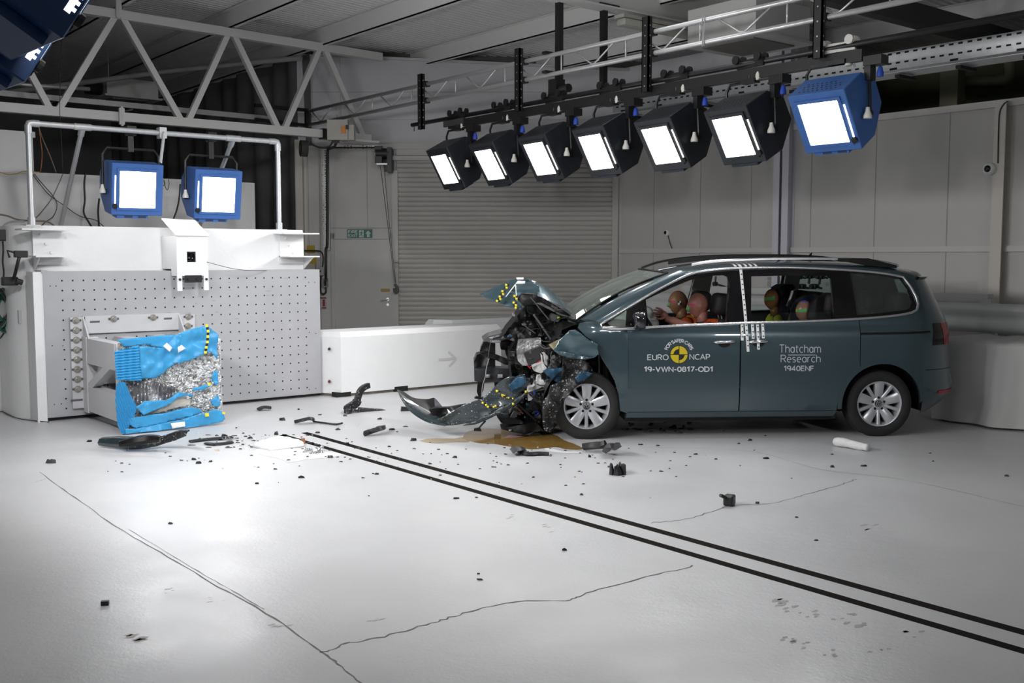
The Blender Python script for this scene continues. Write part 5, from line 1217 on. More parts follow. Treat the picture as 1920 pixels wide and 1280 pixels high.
for s in (1, -1):
    def patch(bm, t0, t1, z0, z1, off, slant=0.0, n=10, m=4, mi=0):
        def f(u, v):
            z = z0+(z1-z0)*v; p = rear(t0+(t1-t0)*u+slant*(1-v)*(1-u), z, s); d = Vector((-abs(p.x+.1), p.y*.9, 0)).normalized(); return p+d*off
        grid(bm, f, n, m, mi)
    bm = B(); patch(bm, .285, .40, .868, 1.075, .006, -.03); tl_ = part('tail_light', bm, mat('smoked_tail_lens', (.006,.002,.002), .12), CAR, smooth=True)
    bm = B(); patch(bm, .385, .62, .868, 1.072, .009, .03); part('red_lens', bm, mat('red_tail_lens', (.30,.008,.012), .12), tl_, smooth=True, label='red outer lens')
    bm = B(); patch(bm, .30, .60, .402, .432, .006, -.0); part('rear_reflector', bm, mat('red_reflector', (.42,.012,.03), .15), CAR, smooth=True)
    bm = B(); tube(bm, [Vector((x, s*(sy(x, .985+.01*(.25-x))+.001), .985+.015*(.25-x))) for x in lin(.24, -.44, 14)], .012, 6); part('slide_rail_slot', bm, M_BLKGLOSS, CAR)
    # roof rails
    y_ = s*.60
    pts = [(2.04,1.585),(1.96,1.615),(1.85,1.648),(1.65,1.683),(1.4,1.706),(1.0,1.719),(.5,1.719),(.15,1.706),(-.05,1.682),(-.2,1.640),(-.24,1.620)] if s < 0 else [(1.78,1.628),(1.70,1.644),(1.6,1.657),(1.4,1.673),(1.0,1.686),(.5,1.687),(.15,1.678),(-.05,1.66),(-.2,1.630),(-.24,1.615)]
    bm = B(); P = smooth_path([(x, y_, z) for x, z in pts], 5)
    for (w, h, dz) in ((.020,.012,0),):
        rows = []
        for p in P: rows.append([bm.verts.new((p.x, p.y+a*w, p.z+b_*h)) for a, b_ in ((-1,-1),(1,-1),(1,.4),(.6,1),(-.6,1),(-1,.4))])
        for i in range(len(rows)-1):
            for k in range(6): face(bm, [rows[i][k], rows[i][(k+1) % 6], rows[i+1][(k+1) % 6], rows[i+1][k]])
        face(bm, rows[0]); face(bm, rows[-1][::-1])
    rr = part('roof_rail', bm, M_SATIN if s > 0 else M_CARBLK, CAR, auto=40)
    for xa, xb_ in ((1.75, 1.4), (1.4, .9), (.9, .4), (.4, .06), (.06, -.22)) if s < 0 else ((.36, .06), (.06, -.22)):
        bm = B()
        prism(bm, [(xa, y_-.015, interp([p[0] for p in pts][::-1], [p[1] for p in pts][::-1], xa)-.045), (xb_, y_-.015, interp([p[0] for p in pts][::-1], [p[1] for p in pts][::-1], xb_)-.045), (xb_, y_-.015, interp([p[0] for p in pts][::-1], [p[1] for p in pts][::-1], xb_)-.008), (xa, y_-.015, interp([p[0] for p in pts][::-1], [p[1] for p in pts][::-1], xa)-.008)], (0,.03,0)) if s < 0 else prism(bm, [(xa, y_-.022, 1.672 if xa > .2 else zroof(xa)-.03), (xb_, y_-.022, zroof(xb_)-.03), (xb_, y_-.022, 1.622 if xb_ < 0 else 1.690), (xa, y_-.022, 1.690)], (0,.046,0))
        part('rail_foot', bm, M_CARBLK, rr)
bm = B(); lathe(bm, [(.02,0),(.012,.02),(.004,.05),(0,.052)], 10, M=Matrix.Translation((.42,.0,1.705)) @ Matrix.Rotation(-.5, 4, 'Y')); part('roof_aerial', bm, M_CARBLK, CAR, smooth=True)
# windscreen and cowl
def ws(u, v):
    yy = 1-2*v; top = Vector((2.165-.16*yy*yy, .565*yy, 1.575-.03*yy*yy)); bot = Vector((3.02-.12*yy*yy, .74*yy, 1.125-.02*yy*yy)); p = top.lerp(bot, u); p.z += .04*math.sin(PI*u); p.x += .02*math.sin(PI*u); return p
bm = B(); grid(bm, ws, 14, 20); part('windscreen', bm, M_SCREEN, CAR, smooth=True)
bm = B(); tube(bm, [ws(u, 0)+Vector((0,.004,.006)) for u in lin(0,1,10)]+[ws(1, v)+Vector((.01,0,.004)) for v in lin(.03,1,14)], .010, 6); tube(bm, [ws(0, v)+Vector((-.004,0,.004)) for v in lin(0,1,14)], .012, 6); part('windscreen_seal', bm, M_CARBLK, CAR, smooth=True)
bm = B(); tube(bm, [ws(u, 1)+Vector((0,-.004,.008)) for u in lin(0,1,10)], .012, 6); part('windscreen_edge', bm, M_CARBLK, CAR, smooth=True)
bm = B(); grid(bm, lambda u, v: ws(1, v)+Vector((.14*u, 0, -.03-.06*u)), 3, 14); grid(bm, lambda u, v: ws(1, v)+Vector((.14, 0, -.09-.35*u)), 3, 14); part('cowl', bm, M_CARBLK, CAR, smooth=True)
for dx, px, py in ((0, 1244, 497), (0, 1258, 494)):
    c = cl(carY(px, py, .15)); bm = B(); zz = lambda x, y: roofpt(x, 1-.0).z+.004-.06*(y*y)
    face(bm, [bm.verts.new((c.x+a, .15+b_, zroof(c.x+a)+.004-.02*(.15+b_)**2)) for a, b_ in ((.05,-.05),(.05,.05),(-.05,.05),(-.05,-.05))]); part('roof_marker', bm, M_WHT, CAR)
# mirrors
for s in (1, -1):
    bm = B(); b2 = bmesh.new(); bmesh.ops.create_uvsphere(b2, u_segments=20, v_segments=12, radius=1)
    for v in b2.verts:
        x, y, z = v.co; sg = lambda a: math.copysign(abs(a)**.6, a)
        v.co = (sg(x)*.065*(1+.1*sg(z)), sg(y)*.105, sg(z)*.080)
        if v.co.x < -.03: v.co.x = -.03+.2*(v.co.x+.03)
    merge(bm, b2, M=Matrix.Translation((2.345, s*1.045, 1.125))); mi_ = part('door_mirror', bm, mat('dark_chrome_mirror', (.10,.10,.11), .08, metal=.9), CAR, smooth=True)
    bm = B(); disc_pts = [(2.300, s*1.045+.088*math.cos(a), 1.128+.062*math.sin(a)) for a in lin(0, 2*PI*15/16, 15)]; face(bm, [bm.verts.new(p) for p in disc_pts]); part('mirror_glass', bm, mat('mirror_silver', (.75,.76,.78), .02, metal=1), mi_)
    bm = B(); bar(bm, (2.35, s*.90, 1.045), (2.35, s*1.04, 1.07), .06, .03); part('mirror_arm', bm, M_CARBLK, mi_)
# --- wheels
def wheel(x, y, z, s, name, steer=0.0):
    t = bpy.data.objects.new(name, None)
    Mw = Matrix.Translation((x, y, z)) @ Matrix.Rotation(steer, 4, 'Z') @ Matrix.Rotation(-s*PI/2, 4, 'X')     # local z outwards
    R = .322
    bm = B(); prof = [(.205,-.10),(.24,-.115),(.285,-.115),(.312,-.10),(R,-.075),(R,.03),(.312,.058),(.290,.072),(.262,.076),(.235,.072),(.214,.058),(.208,.04)]
    lathe(bm, prof, 56, M=Mw); me_ = part('wheel', bm, M_TYRE, CAR, auto=35, label=None)
    bm = B(); lathe(bm, [(.209,-.08),(.212,.052),(.217,.060),(.214,.066),(.206,.064),(.198,.050),(.190,.02),(.186,-.05)], 56, M=Mw); part('rim', bm, M_RIM, me_, auto=40)
    bm = B(); lathe(bm, [(.19,-.055),(0,-.05)], 40, M=Mw); lathe(bm, [(.135,-.045),(.135,-.028),(0,-.026)], 30, 1, M=Mw); part('brake_disc', bm, [M_HOLE, mat('brake_disc_steel', (.14,.13,.12), .4, metal=.7)], me_)
    for k in range(5):
        for wide in (1, 0):
            a = -PI/2 + 2*PI*k/5 + (0 if wide else PI/5); ca, sa = math.cos(a), math.sin(a)
            w0, w1 = (.034,.049) if wide else (.014,.017)
            bm = B(); rows = []
            for i in range(7):
                r = .045+(.203-.045)*i/6; w = w0+(w1-w0)*i/6; h = .030+.026*math.sin(PI*.5*i/6) ; row = []
                for yy, dz in ((-w,-.05),(-w,-.006),(-w*.55,.002),(w*.55,.002),(w,-.006),(w,-.05)):
                    row.append(bm.verts.new(Mw @ Vector((r*ca-yy*sa, r*sa+yy*ca, h+dz))))
                rows.append(row)
            for i in range(6):
                for j in range(5): face(bm, [rows[i][j], rows[i][j+1], rows[i+1][j+1], rows[i+1][j]])
            part('spoke', bm, M_RIM, me_, auto=35)
    bm = B(); lathe(bm, [(.075,-.03),(.075,.026),(.060,.036),(.036,.038),(.034,.034),(0,.034)], 30, M=Mw); part('hub', bm, M_RIM, me_, auto=35)
    bm = B()
    for k in range(5):
        a = -PI/2+2*PI*k/5; disc(bm, Mw @ Vector((.058*math.cos(a), .058*math.sin(a), .0395)), Mw.to_3x3() @ Vector((0,0,1)), .0125, 12)
    part('bolt_recess', bm, M_HOLE, me_)
    cap_ = B(); lathe(cap_, [(.033,.036),(.033,.041),(.030,.043),(0,.043)], 24, M=Mw); hc = part('hub_cap', cap_, M_BLKGLOSS, me_, auto=40)
    bm = B(); zz = .0436
    ring = [(.0285, .0245)]
    n = 28; ov = [bm.verts.new(Mw @ Vector((.0295*math.cos(2*PI*k/n), .0295*math.sin(2*PI*k/n), zz))) for k in range(n)]; iv = [bm.verts.new(Mw @ Vector((.0255*math.cos(2*PI*k/n), .0255*math.sin(2*PI*k/n), zz))) for k in range(n)]
    for k in range(n): face(bm, [ov[k], ov[(k+1) % n], iv[(k+1) % n], iv[k]])
    def st(p, q, w=.0045):
        p = Vector((*p, 0)); q = Vector((*q, 0)); d = (q-p).normalized(); nn = Vector((-d.y, d.x, 0))*w/2
        face(bm, [bm.verts.new(Mw @ (v+Vector((0,0,zz)))) for v in (p+nn, p-nn, q-nn, q+nn)])
    Ry = [((-.012,.0245),(-.0005,.004)),((.012,.0245),(.0005,.004)),((-.022,.014),(-.010,-.022)),((.022,.014),(.010,-.022)),((-.010,-.022),(-.0005,.000)),((.010,-.022),(.0005,.000))]
    for p, q_ in Ry: 
        f = (lambda a: (a[0], a[1])) ; st(f(p), f(q_))
    part('emblem', bm, M_CHROME, hc)
    return me_
wheel(2.812, .815, .312, 1, 'wheel', math.radians(-3)); wheel(.018, .815, .312, 1, 'wheel'); wheel(2.90, -.815, .312, -1, 'wheel'); wheel(.018, -.815, .312, -1, 'wheel')
# arch liners and underside
for s in (1, -1):
    for xc in (.02, 2.83):
        bm = B()
        a0, a1 = (-10, 190) if xc < 1 else (-10, 95)
        grid(bm, lambda u, v: Vector((xc+.40*math.cos(math.radians(a0+(a1-a0)*u)), s*(.905-.34*v), .315+.40*math.sin(math.radians(a0+(a1-a0)*u)))), 24, 3)
        if xc < 1: grid(bm, lambda u, v: Vector((xc+.40*(2*u-1), s*.56, .2+.52*v)), 4, 4)
        part('wheel_arch_liner', bm, M_CARBLK, CAR, smooth=True)
bm = B(); box(bm, (.43,-.84,.17),(2.45,.84,.25)); box(bm, (-.5,-.55,.24),(.43,.55,.36)); box(bm, (2.45,-.45,.16),(2.9,.45,.26)); part('underbody', bm, M_INNER, CAR)
bm = B(); tube(bm, [(2.2,.2,.20),(1.2,.25,.17),(.4,.2,.2),(-.3,.3,.26),(-.6,.3,.24)], .035, 10); box(bm, (-.62,-.2,.22),(-.42,.5,.34)); part('exhaust', bm, mat('dull_exhaust_steel', (.12,.115,.11), .5, metal=.6), CAR, smooth=False)
# --- cabin
bm = B(); rbox(bm, (2.25,-.70,.80),(2.72,.70,1.06), .05); rbox(bm, (2.12,-.14,.45),(2.5,.14,.98), .04); part('dashboard', bm, M_INNER, CAR, smooth=False)
def seat(x, y, name='front_seat', hw=.24):
    bm = B(); rbox(bm, (x-.05,y-hw,.42),(x+.50,y+hw,.60), .05); b2 = bmesh.new()
    rbox(b2, (-.06,-hw,0),(.06,hw,.56), .05); merge(bm, b2, M=Matrix.Translation((x-.02,y,.56)) @ Matrix.Rotation(math.radians(-16), 4, 'Y')); st_ = part(name, bm, M_INNER, CAR, auto=40)
    bm = B(); b2 = bmesh.new(); rbox(b2, (-.095,-.14,0),(.09,.14,.215), .06, seg=3); merge(bm, b2, M=Matrix.Translation((x-.155,y,1.135)) @ Matrix.Rotation(math.radians(-8), 4, 'Y')); part('headrest', bm, M_INNER, st_, auto=50)
    bm = B(); 
    for dy in (-.06,.06): tube(bm, [(x-.17,y+dy,1.08),(x-.155,y+dy,1.16)], .007, 6)
    part('headrest_post', bm, M_SATIN, st_)
    return st_
seat(1.60, .38); seat(1.62, -.38)
for y in (.42, 0, -.42): seat(.52, y, 'rear_seat', .2)
for y in (.35, -.35): seat(-.20, y, 'third_row_seat', .22)
bm = B(); Ms = Matrix.Translation((2.12,.38,.98)) @ Matrix.Rotation(math.radians(-62), 4, 'Y')
tube(bm, [Ms @ Vector((.185*math.cos(2*PI*k/28), .185*math.sin(2*PI*k/28), 0)) for k in range(28)], .015, 8, closed=True); tube(bm, [Ms @ Vector((-.18,0,0)), Ms @ Vector((.18,0,0))], .014, 6); tube(bm, [Ms @ Vector((0,0,.0)), Ms @ Vector((0,0,-.2))], .03, 8); part('steering_wheel', bm, M_INNER, CAR, smooth=True)
M_BAG = mat('offwhite_airbag_cloth', (.55,.55,.52), .85)
def blob(name, c, r, m, seed, amp=.2, squash=1.0, parent=None):
    b2 = bmesh.new(); bmesh.ops.create_icosphere(b2, subdivisions=4, radius=1)
    for v in b2.verts:
        k = 1+amp*hnoise(v.co.x*1.7, v.co.y*1.7, v.co.z*1.7, seed)+amp*.35*hnoise(v.co.x*5, v.co.y*5, v.co.z*5, seed+2)
        v.co = Vector((v.co.x*r[0]*k, v.co.y*r[1]*k, v.co.z*r[2]*k))+Vector(c)
    return part(name, b2, m, parent or CAR, smooth=True)
blob('driver_airbag', (2.13,.26,1.03), (.10,.20,.12), M_BAG, 3, .3); blob('passenger_airbag', (2.16,-.35,1.06), (.20,.26,.15), M_BAG, 5, .3)
for y, z0 in ((-.62,1.16),):
    bm = B(); grid(bm, lambda u, v: Vector((2.345-.11*u, .62-.06*v, 1.30-.06*u-.24*v*(1-.4*u)+.02*math.sin(6*u+4*v))), 10, 8); part('curtain_airbag', bm, M_BAG, CAR, smooth=True)
# --- stickers, lettering and target tapes on the left side
def on_side(px, py, off=.003): x, z = pc(px, py); return Vector((x, sy(x, z)+off, z))
M_DEC = mat('white_sticker_print', (.62,.63,.66), .45)
M_DEC2 = mat('silver_sticker_print', (.50,.52,.56), .45)
def decal(s, px0, pyb, wpx, hpx, m, bold=0.0, spacing=1.0, name='lettering'):
    bm, (x0, x1) = text_bm(s, 1.0, bold=bold, spacing=spacing); ys = [v.co.y for v in bm.verts]; 
    cap = 1.0
    for v in bm.verts: v.co = on_side(px0+(v.co.x-x0)/(x1-x0)*wpx, pyb-v.co.y/cap*hpx, .0035)
    return part(name, bm, m, CAR)
def slope(px): return (px-1273)*-.012
decal('EURO', 1213.5, 675, 40, 10.8, M_DEC); decal('NCAP', 1292.5, 674.2, 38.8, 10.8, M_DEC)
decal('19-VWN-0817-OD1', 1207.5, 697, 128.5, 10.2, M_DEC, bold=.05)
decal('Thatcham', 1461.5, 661.3, 77.5, 15.8, M_DEC2, bold=-.035); decal('Research', 1463.5, 679.3, 75, 14.6, M_DEC2, bold=-.035); decal('1940ENF', 1469.5, 695.6, 56, 10.4, M_DEC2, bold=.035)
bm = B(); face(bm, [bm.verts.new(on_side(x, y, .0035)) for x, y in ((1478,664.6),(1529,664.6),(1529,665.8),(1478,665.8))]); part('sticker_rule', bm, M_DEC2, CAR)
RC = (1273.0, 664.5)
def circ(r, a0=0, a1=2*PI, n=32, c=RC): return [(c[0]+r*math.cos(a0+(a1-a0)*k/n), c[1]-r*math.sin(a0+(a1-a0)*k/n)) for k in range(n+1 if a1-a0 < 6.2 else n)]
bm = B(); face(bm, [bm.verts.new(on_side(x, y, .0028)) for x, y in circ(17.0)], 0); face(bm, [bm.verts.new(on_side(x, y, .0036)) for x, y in circ(16.0)], 1)
for a0 in (PI/2, 1.5*PI): face(bm, [bm.verts.new(on_side(x, y, .0044)) for x, y in [RC]+circ(10.4, a0, a0+PI/2, 12)], 0)
for pts in ([(RC[0]-.5,RC[1]-16),(RC[0]+.5,RC[1]-16),(RC[0]+.5,RC[1]+16),(RC[0]-.5,RC[1]+16)], [(RC[0]-16,RC[1]-.5),(RC[0]+16,RC[1]-.5),(RC[0]+16,RC[1]+.5),(RC[0]-16,RC[1]+.5)]): face(bm, [bm.verts.new(on_side(x, y, .0048)) for x, y in pts], 0)
part('roundel_sticker', bm, [M_BLK, mat('sticker_yellow', (.62,.48,.01), .4)], CAR)
txt = 'FOR SAFER CARS'; n = len(txt)
wid = {}
advs = []
for ch in txt:
    if ch == ' ': advs.append(.42)
    else: b2, (xa, xb_) = text_bm(ch, 1.0); b2.free(); advs.append(xb_-xa+.20)
tot = sum(advs); run = 0; bm = B()
for ch, ad in zip(txt, advs):
    if ch != ' ':
        a = math.radians(159)-math.radians(138)*((run+ad/2)/tot); b2, (xa, xb_) = text_bm(ch, 1.0, bold=.05); S_ = 7.0
        for v in b2.verts:
            lx = (v.co.x-(xa+xb_)/2)*S_; ly = v.co.y*S_; r = 22.6+ly; da = -lx/24.5
            v.co = on_side(RC[0]+r*math.cos(a+da), RC[1]-r*math.sin(a+da), .0035)
        merge(bm, b2)
    run += ad
part('lettering', bm, M_DEC, CAR)
def tape(pts, w=5.2, tri=True, name='marker_tape'):
    """white tape with black triangles along a line of sightings on the car's side"""
    P = smooth_path([(p[0], p[1], 0) for p in pts], 6); bm = B(); rows = []
    def surf(px, py, o):
        c = pc(px, py); x, z = c; y = sy(x, z)
        if z > topz(x)+.005:     # above the window line the tape lies on the roof edge
            best = min((roofpt(x, t/60) for t in range(0, 30)), key=lambda q: abs(q.z-z)); return best+Vector((0,o,o*.5))
        return Vector((x, y+o, z))
    for i, p in enumerate(P):
        rows.append([bm.verts.new(surf(p.x+sg*w/2, p.y, .005)) for sg in (-1, 1)])
    for i in range(len(P)-1): face(bm, [rows[i][0], rows[i][1], rows[i+1][1], rows[i+1][0]])
    L_ = sum((P[i+1]-P[i]).length for i in range(len(P)-1)); d = 4.0; 
    while d < L_-2.5:
        acc = 0
        for i in range(len(P)-1):
            sl_ = (P[i+1]-P[i]).length
            if acc+sl_ >= d: q_ = P[i].lerp(P[i+1], (d-acc)/sl_); break
            acc += sl_
        face(bm, [bm.verts.new(surf(q_.x+a, q_.y+b_, .0068)) for a, b_ in ((-1.6,0),(1.5,-1.8),(1.5,1.8))], 1); d += 9.6
    part(name, bm, [M_WHT, M_BLK], CAR)
tape([(1386,491),(1388,500),(1392,540),(1396,580),(1400,625),(1402.5,659)])
tape([(1391,608),(1391.5,638)]); tape([(1410.5,608),(1412,635)]); tape([(1420,608),(1422,655)]); tape([(1429.5,607),(1431,634)])
for x in (1376.5, 1396, 1405.5, 1415): tape([(x,490),(x+2.5,500)], 4.6)
# ================================================================ THE CRUSHED FRONT
def cy_(y): return lambda px, py: carY(px, py, y)
def sheet(name, pts, y, m, step=6, amp=.03, sc=7.0, seed=1, thick=.012, parent=None, label=None, smooth=True, auto=None, tilt=0.0, tpx=None, fold=0.0):
    """bent sheet metal or plastic: outline as sighted, standing y to the left of the car's centre line"""
    cxm = sum(p[0] for p in pts)/len(pts) if tpx is None else tpx
    def un(px, py): return carY(px, py, y+tilt*(px-cxm))
    def dp(px, py, q): 
        d = amp*(hnoise(q.x*sc, q.z*sc, q.y*sc, seed)+.5*hnoise(q.x*sc*2.3, q.z*sc*2.3, q.y*2, seed+5))
        if fold: d += fold*(abs(((px+py*.6)/14) % 2-1)-.5)
        return CL*d
    o = sheet_px(name, pts, un, m if isinstance(m, list) else [m], parent or CAR, step=step, disp=dp, thick=thick, smooth=smooth, auto=auto, tdir=-CL)
    if label: o['label'] = label
    return o
M_SPK = mat('scuffed_black_liner', (.010,.010,.011), .42, speck=(.45,.45,.45), speckth=.615, speckscale=55, bump=.4, bscale=50)
M_DTEAL = mat('scuffed_bumper_paint', (.017,.028,.033), .34, coat=.6, speck=(.45,.47,.48), speckth=.66, speckscale=70, noise=.3, nscale=12)
M_BSMEAR = mat('blue_smeared_plastic', (.012,.060,.115), .35, noise=.95, nscale=14, speck=(.55,.6,.62), speckth=.70, speckscale=70)
M_GREYP = mat('grey_engine_plastic', (.07,.07,.073), .45, noise=.3, nscale=20)
M_FOILG = mat('crumpled_grey_shield', (.34,.34,.34), .38, metal=.5, bump=.6, bscale=35, noise=.3, nscale=20)
M_WPL = mat('white_tank_plastic', (.62,.62,.60), .4, noise=.15, nscale=15, bump=.3, bscale=30)
M_TAN = mat('primer_tan_paint', (.20,.17,.10), .35, noise=.3, nscale=10)
M_TEALF = mat('teal_fender_paint', (.050,.095,.112), .30, coat=1.0); M_TEALF.node_tree.nodes['Principled BSDF'].inputs['Metallic'].default_value = .35
E8 = lambda pts: [(880+x/6.4, 500+y/6.4) for x, y in pts]
E7 = lambda pts: [(900+x/7.53, 660+y/7.53) for x, y in pts]
E4 = lambda pts: [(740+x/4.364, 640+y/4.364) for x, y in pts]
def shard_bm(w, d, h, seed):
    rnd = random.Random(seed); b2 = bmesh.new(); n = rnd.randint(5, 8); ph = rnd.random()*6
    pts = [(w*.5*math.cos(2*PI*k/n+ph)*rnd.uniform(.5,1.1), d*.5*math.sin(2*PI*k/n+ph)*rnd.uniform(.4,1.1)) for k in range(n)]
    lo = [b2.verts.new((x, y, 0)) for x, y in pts]; hi = [b2.verts.new((x*rnd.uniform(.5,.95)+rnd.uniform(-.1,.1)*w, y*rnd.uniform(.5,.95), h*rnd.uniform(.35,1.0))) for x, y in pts]
    face(b2, lo[::-1]); c = b2.verts.new((rnd.uniform(-.2,.2)*w, rnd.uniform(-.2,.2)*d, h*rnd.uniform(.6,1)))
    for i in range(n): face(b2, [lo[i], lo[(i+1) % n], hi[(i+1) % n], hi[i]]); face(b2, [hi[i], hi[(i+1) % n], c])
    return b2
# bonnet, folded up like a roof
def blin(a, b_, c, d): return lambda u, v: a.lerp(b_, u).lerp(d.lerp(c, u), v)
P = lambda px, py, y: cl(carY(px, py, y))
hb_n, hb_f = P(1093,599,.60), P(1073,583,-.62)
pk_n, pk_f = P(1008,555,.52), P(984,523,-.10)
pk_n2 = P(1008,530,.36)
def hood_top(u, v):      # u from hinge to crease, v from near to far edge
    near = hb_n.lerp(pk_n, u)+Vector((0,.02*math.sin(PI*u),.018*math.sin(PI*u)))
    mid = (hb_n.lerp(hb_f, .45)).lerp(pk_n2, u)+Vector((0,0,.035*math.sin(PI*u*.9)))
    far = hb_f.lerp(P(975,522,-.60), u)+Vector((0,0,.02*math.sin(PI*u)))
    p = near.lerp(mid, v/.35) if v < .35 else mid.lerp(far, (v-.35)/.65)
    p.z += .008*hnoise(p.x*9, p.y*9, 0, 4); return p
HB = B(); grid(HB, hood_top, 22, 18)
part('bonnet', HB, M_TEALF, CAR, smooth=True)
sheet('bonnet_nose', E8([(122,328),(300,250),(440,190),(560,140),(610,130),(700,142),(770,172),(840,225),(850,335),(790,330),(740,318),(690,312),(640,325),(572,380),(600,430),(660,478),(620,515),(530,500),(420,468),(340,430),(210,385)]), .36, M_TEALF, step=4, amp=.03, sc=5, seed=3, tilt=.0042, tpx=985)
sheet('bonnet_underside', E8([(572,380),(640,322),(760,330),(870,350),(960,420),(1100,500),(1240,600),(1350,625),(1330,650),(1180,590),(1060,540),(940,470),(860,430),(760,440),(680,480),(610,430)]), .46, M_CARBLK, step=5, amp=.02, sc=9, seed=6, tilt=.0012)
def tapeseq(path, n, y, w=5, tilt=0.0, tpx=985):
    Pp = smooth_path([(p[0], p[1], 0) for p in path], 6)
    for k in range(n):
        q = Pp[int(k/(n-1)*(len(Pp)-1))]; s = 1 if k % 2 else -1
        for c_, o_ in ((M_YEL, s*w*.5), (M_BLK, -s*w*.5)):
            pts = [(q.x+o_+a*w*.52, q.y+b_*w*.56) for a, b_ in ((-1,-1),(1,-.8),(1,1),(-1,.8))]
            sheet('tape_square', pts, y, c_, step=9, amp=0, thick=.002, tilt=tilt, tpx=tpx)
tapeseq([(951,534),(944,546),(939,556),(934,564)], 7, .47, 3.9, .0042); tapeseq([(967,555),(966,563),(965,571),(969,577)], 5, .49, 4.0, .0042)
for pts in ([(968,520),(982,520),(982,524),(969,524)], [(971,526),(985,527),(984,532),(966,532)], [(966,533),(967.5,533),(969,555),(967.5,555)], [(966,532),(967,533.5),(949,557),(947.5,556)], [(997,525),(1006,528),(1003,530),(998,528)]):
    sheet('white_marker_line', pts, .50, M_WHT, step=9, amp=0, thick=.002, tilt=.0042, tpx=985)
# left front wing: the part still standing and the part folded outwards
fen = PX([(1176.5,622),(1150,618.5),(1132,613),(1121,607),(1112,603),(1098,603.5),(1086,606),(1083,614),(1098,630),(1118,644),(1124,662),(1128,672),(1140,690),(1152,712),(1160,740),(1163,770),(1176.5,775)])
panel('front_wing', fen, M_TEAL, side=1, thick=.02, off=.0, surf=lambda x, z: sy(min(x, 2.75), z)+.012*hnoise(x*6, z*6, 0, 3))
sheet('folded_wing', E8([(1010,1000),(1080,880),(1200,758),(1268,755),(1340,800),(1400,850),(1480,900),(1543,932),(1552,1050),(1500,1092),(1440,1085),(1300,1060),(1140,1010)]), .97, M_TEALF, step=3.5, amp=.055, sc=4, seed=12, thick=.01, tilt=.0006)
sheet('folded_wing_lip', E8([(1010,1002),(1140,1012),(1300,1062),(1440,1086),(1500,1092),(1420,1110),(1250,1105),(1080,1060)]), 1.0, M_TEALF, step=4, amp=.05, sc=9, seed=14)
sheet('torn_wing_underside', E8([(950,935),(1060,880),(1130,850),(1090,960),(1010,1000)]), .90, M_TAN, step=3.5, amp=.04, sc=8, seed=16)
panel('right_front_wing', [(2.445,.30),(2.50,.50),(2.60,.62),(2.75,.70),(3.0,.70),(3.25,.66),(3.45,.72),(3.50,.86),(3.3,.95),(2.9,1.02),(2.68,1.03),(2.447,1.03)], M_TEAL, side=-1, thick=.02, surf=lambda x, z: sy(min(x, 2.6), z)-.06*max(0, x-2.9))
# engine bay mass
def chunk(name, pts, y, depth, m, step=5, amp=.05, sc=9, seed=1, label=None, parent=None, auto=30):
    """a solid lump of wreckage, its outline sighted and its body running depth into the bay"""
    return sheet(name, pts, y, m, step=step, amp=amp, sc=sc, seed=seed, thick=depth, label=label, parent=parent, smooth=False, auto=auto)
chunk('engine_bay_lining', [(975,585),(990,568),(1020,575),(1060,596),(1080,612),(1072,622),(1055,650),(1060,690),(1045,740),(1000,760),(960,720),(955,660),(965,640),(940,632),(955,615)], .20, .55, M_CARBLK, amp=.10, seed=21)
chunk('inner_bay', [(1060,612),(1092,606),(1105,640),(1120,690),(1100,760),(1050,790),(1020,740),(1030,650)], .62, .5, M_CARBLK, amp=.08, seed=22)
chunk('engine_cover', E8([(430,800),(560,700),(700,640),(840,700),(880,840),(560,860)]), .05, .4, M_CARBLK, amp=.06, seed=23)
chunk('air_filter_box', E8([(970,600),(1000,562),(1085,590),(1105,625),(1060,660),(985,650)]), .40, .2, M_GREYP, amp=.01, seed=24)
sheet('lime_tag', E8([(1056,600),(1084,598),(1082,632),(1056,632)]), .425, mat('lime_tag', (.35,.60,.02), .5), step=9, amp=0, thick=.003)
chunk('bulkhead_panel', E8([(980,470),(1100,520),(1240,610),(1330,650),(1300,740),(1200,700),(1180,600),(1080,560)]), .45, .25, M_GREYP, amp=.04, seed=25)
chunk('suspension_turret', E8([(1030,700),(1180,700),(1240,740),(1190,790),(1110,860),(1040,860),(980,800)]), .55, .3, M_CARBLK, amp=.06, seed=26)
chunk('intake_shield', E8([(590,875),(700,862),(855,852),(866,960),(760,1010),(660,1040),(705,1185),(640,1185),(585,1130),(570,1000)]), .30, .3, M_FOILG, amp=.03, seed=27)
chunk('battery_box', E8([(655,1040),(760,990),(860,950),(930,1012),(872,1110),(712,1192)]), .42, .22, mat('dark_battery_case', (.030,.028,.028), .4), step=12, amp=.006, seed=28)
sheet('battery_mark', E8([(716,1094),(740,1100),(770,1098),(772,1106),(740,1108),(716,1104)]), .432, M_GREYP, step=9, amp=0, thick=.002)
M_REDW = mat('red_wire', (.42,.015,.03), .4)
def wire(name, px, y, r, m, n=6, label=None):
    bm = B(); tube(bm, smooth_path([cl(carY(p[0], p[1], y if len(p) < 3 else p[2])) for p in px], n), r, 6); return part(name, bm, m, CAR, smooth=True)
wire('red_wire', E8([(715,1212),(740,1195),(775,1188),(830,1140),(875,1115)]), .47, .006, M_REDW)
wire('red_wire', E8([(925,985),(960,968),(1000,975),(1015,990)]), .5, .008, M_REDW); wire('red_wire', E8([(960,1000),(1000,1015),(1020,1050),(1040,1085)]), .5, .008, M_REDW); wire('red_wire', E8([(690,1180),(720,1205),(735,1225)]), .5, .005, M_REDW)
chunk('washer_bottle', E7([(872,30),(925,20),(988,88),(1000,120),(960,185),(935,190),(940,245),(862,300),(765,268),(742,205),(885,150)]), .62, .18, M_WPL, step=4, amp=.04, seed=31)
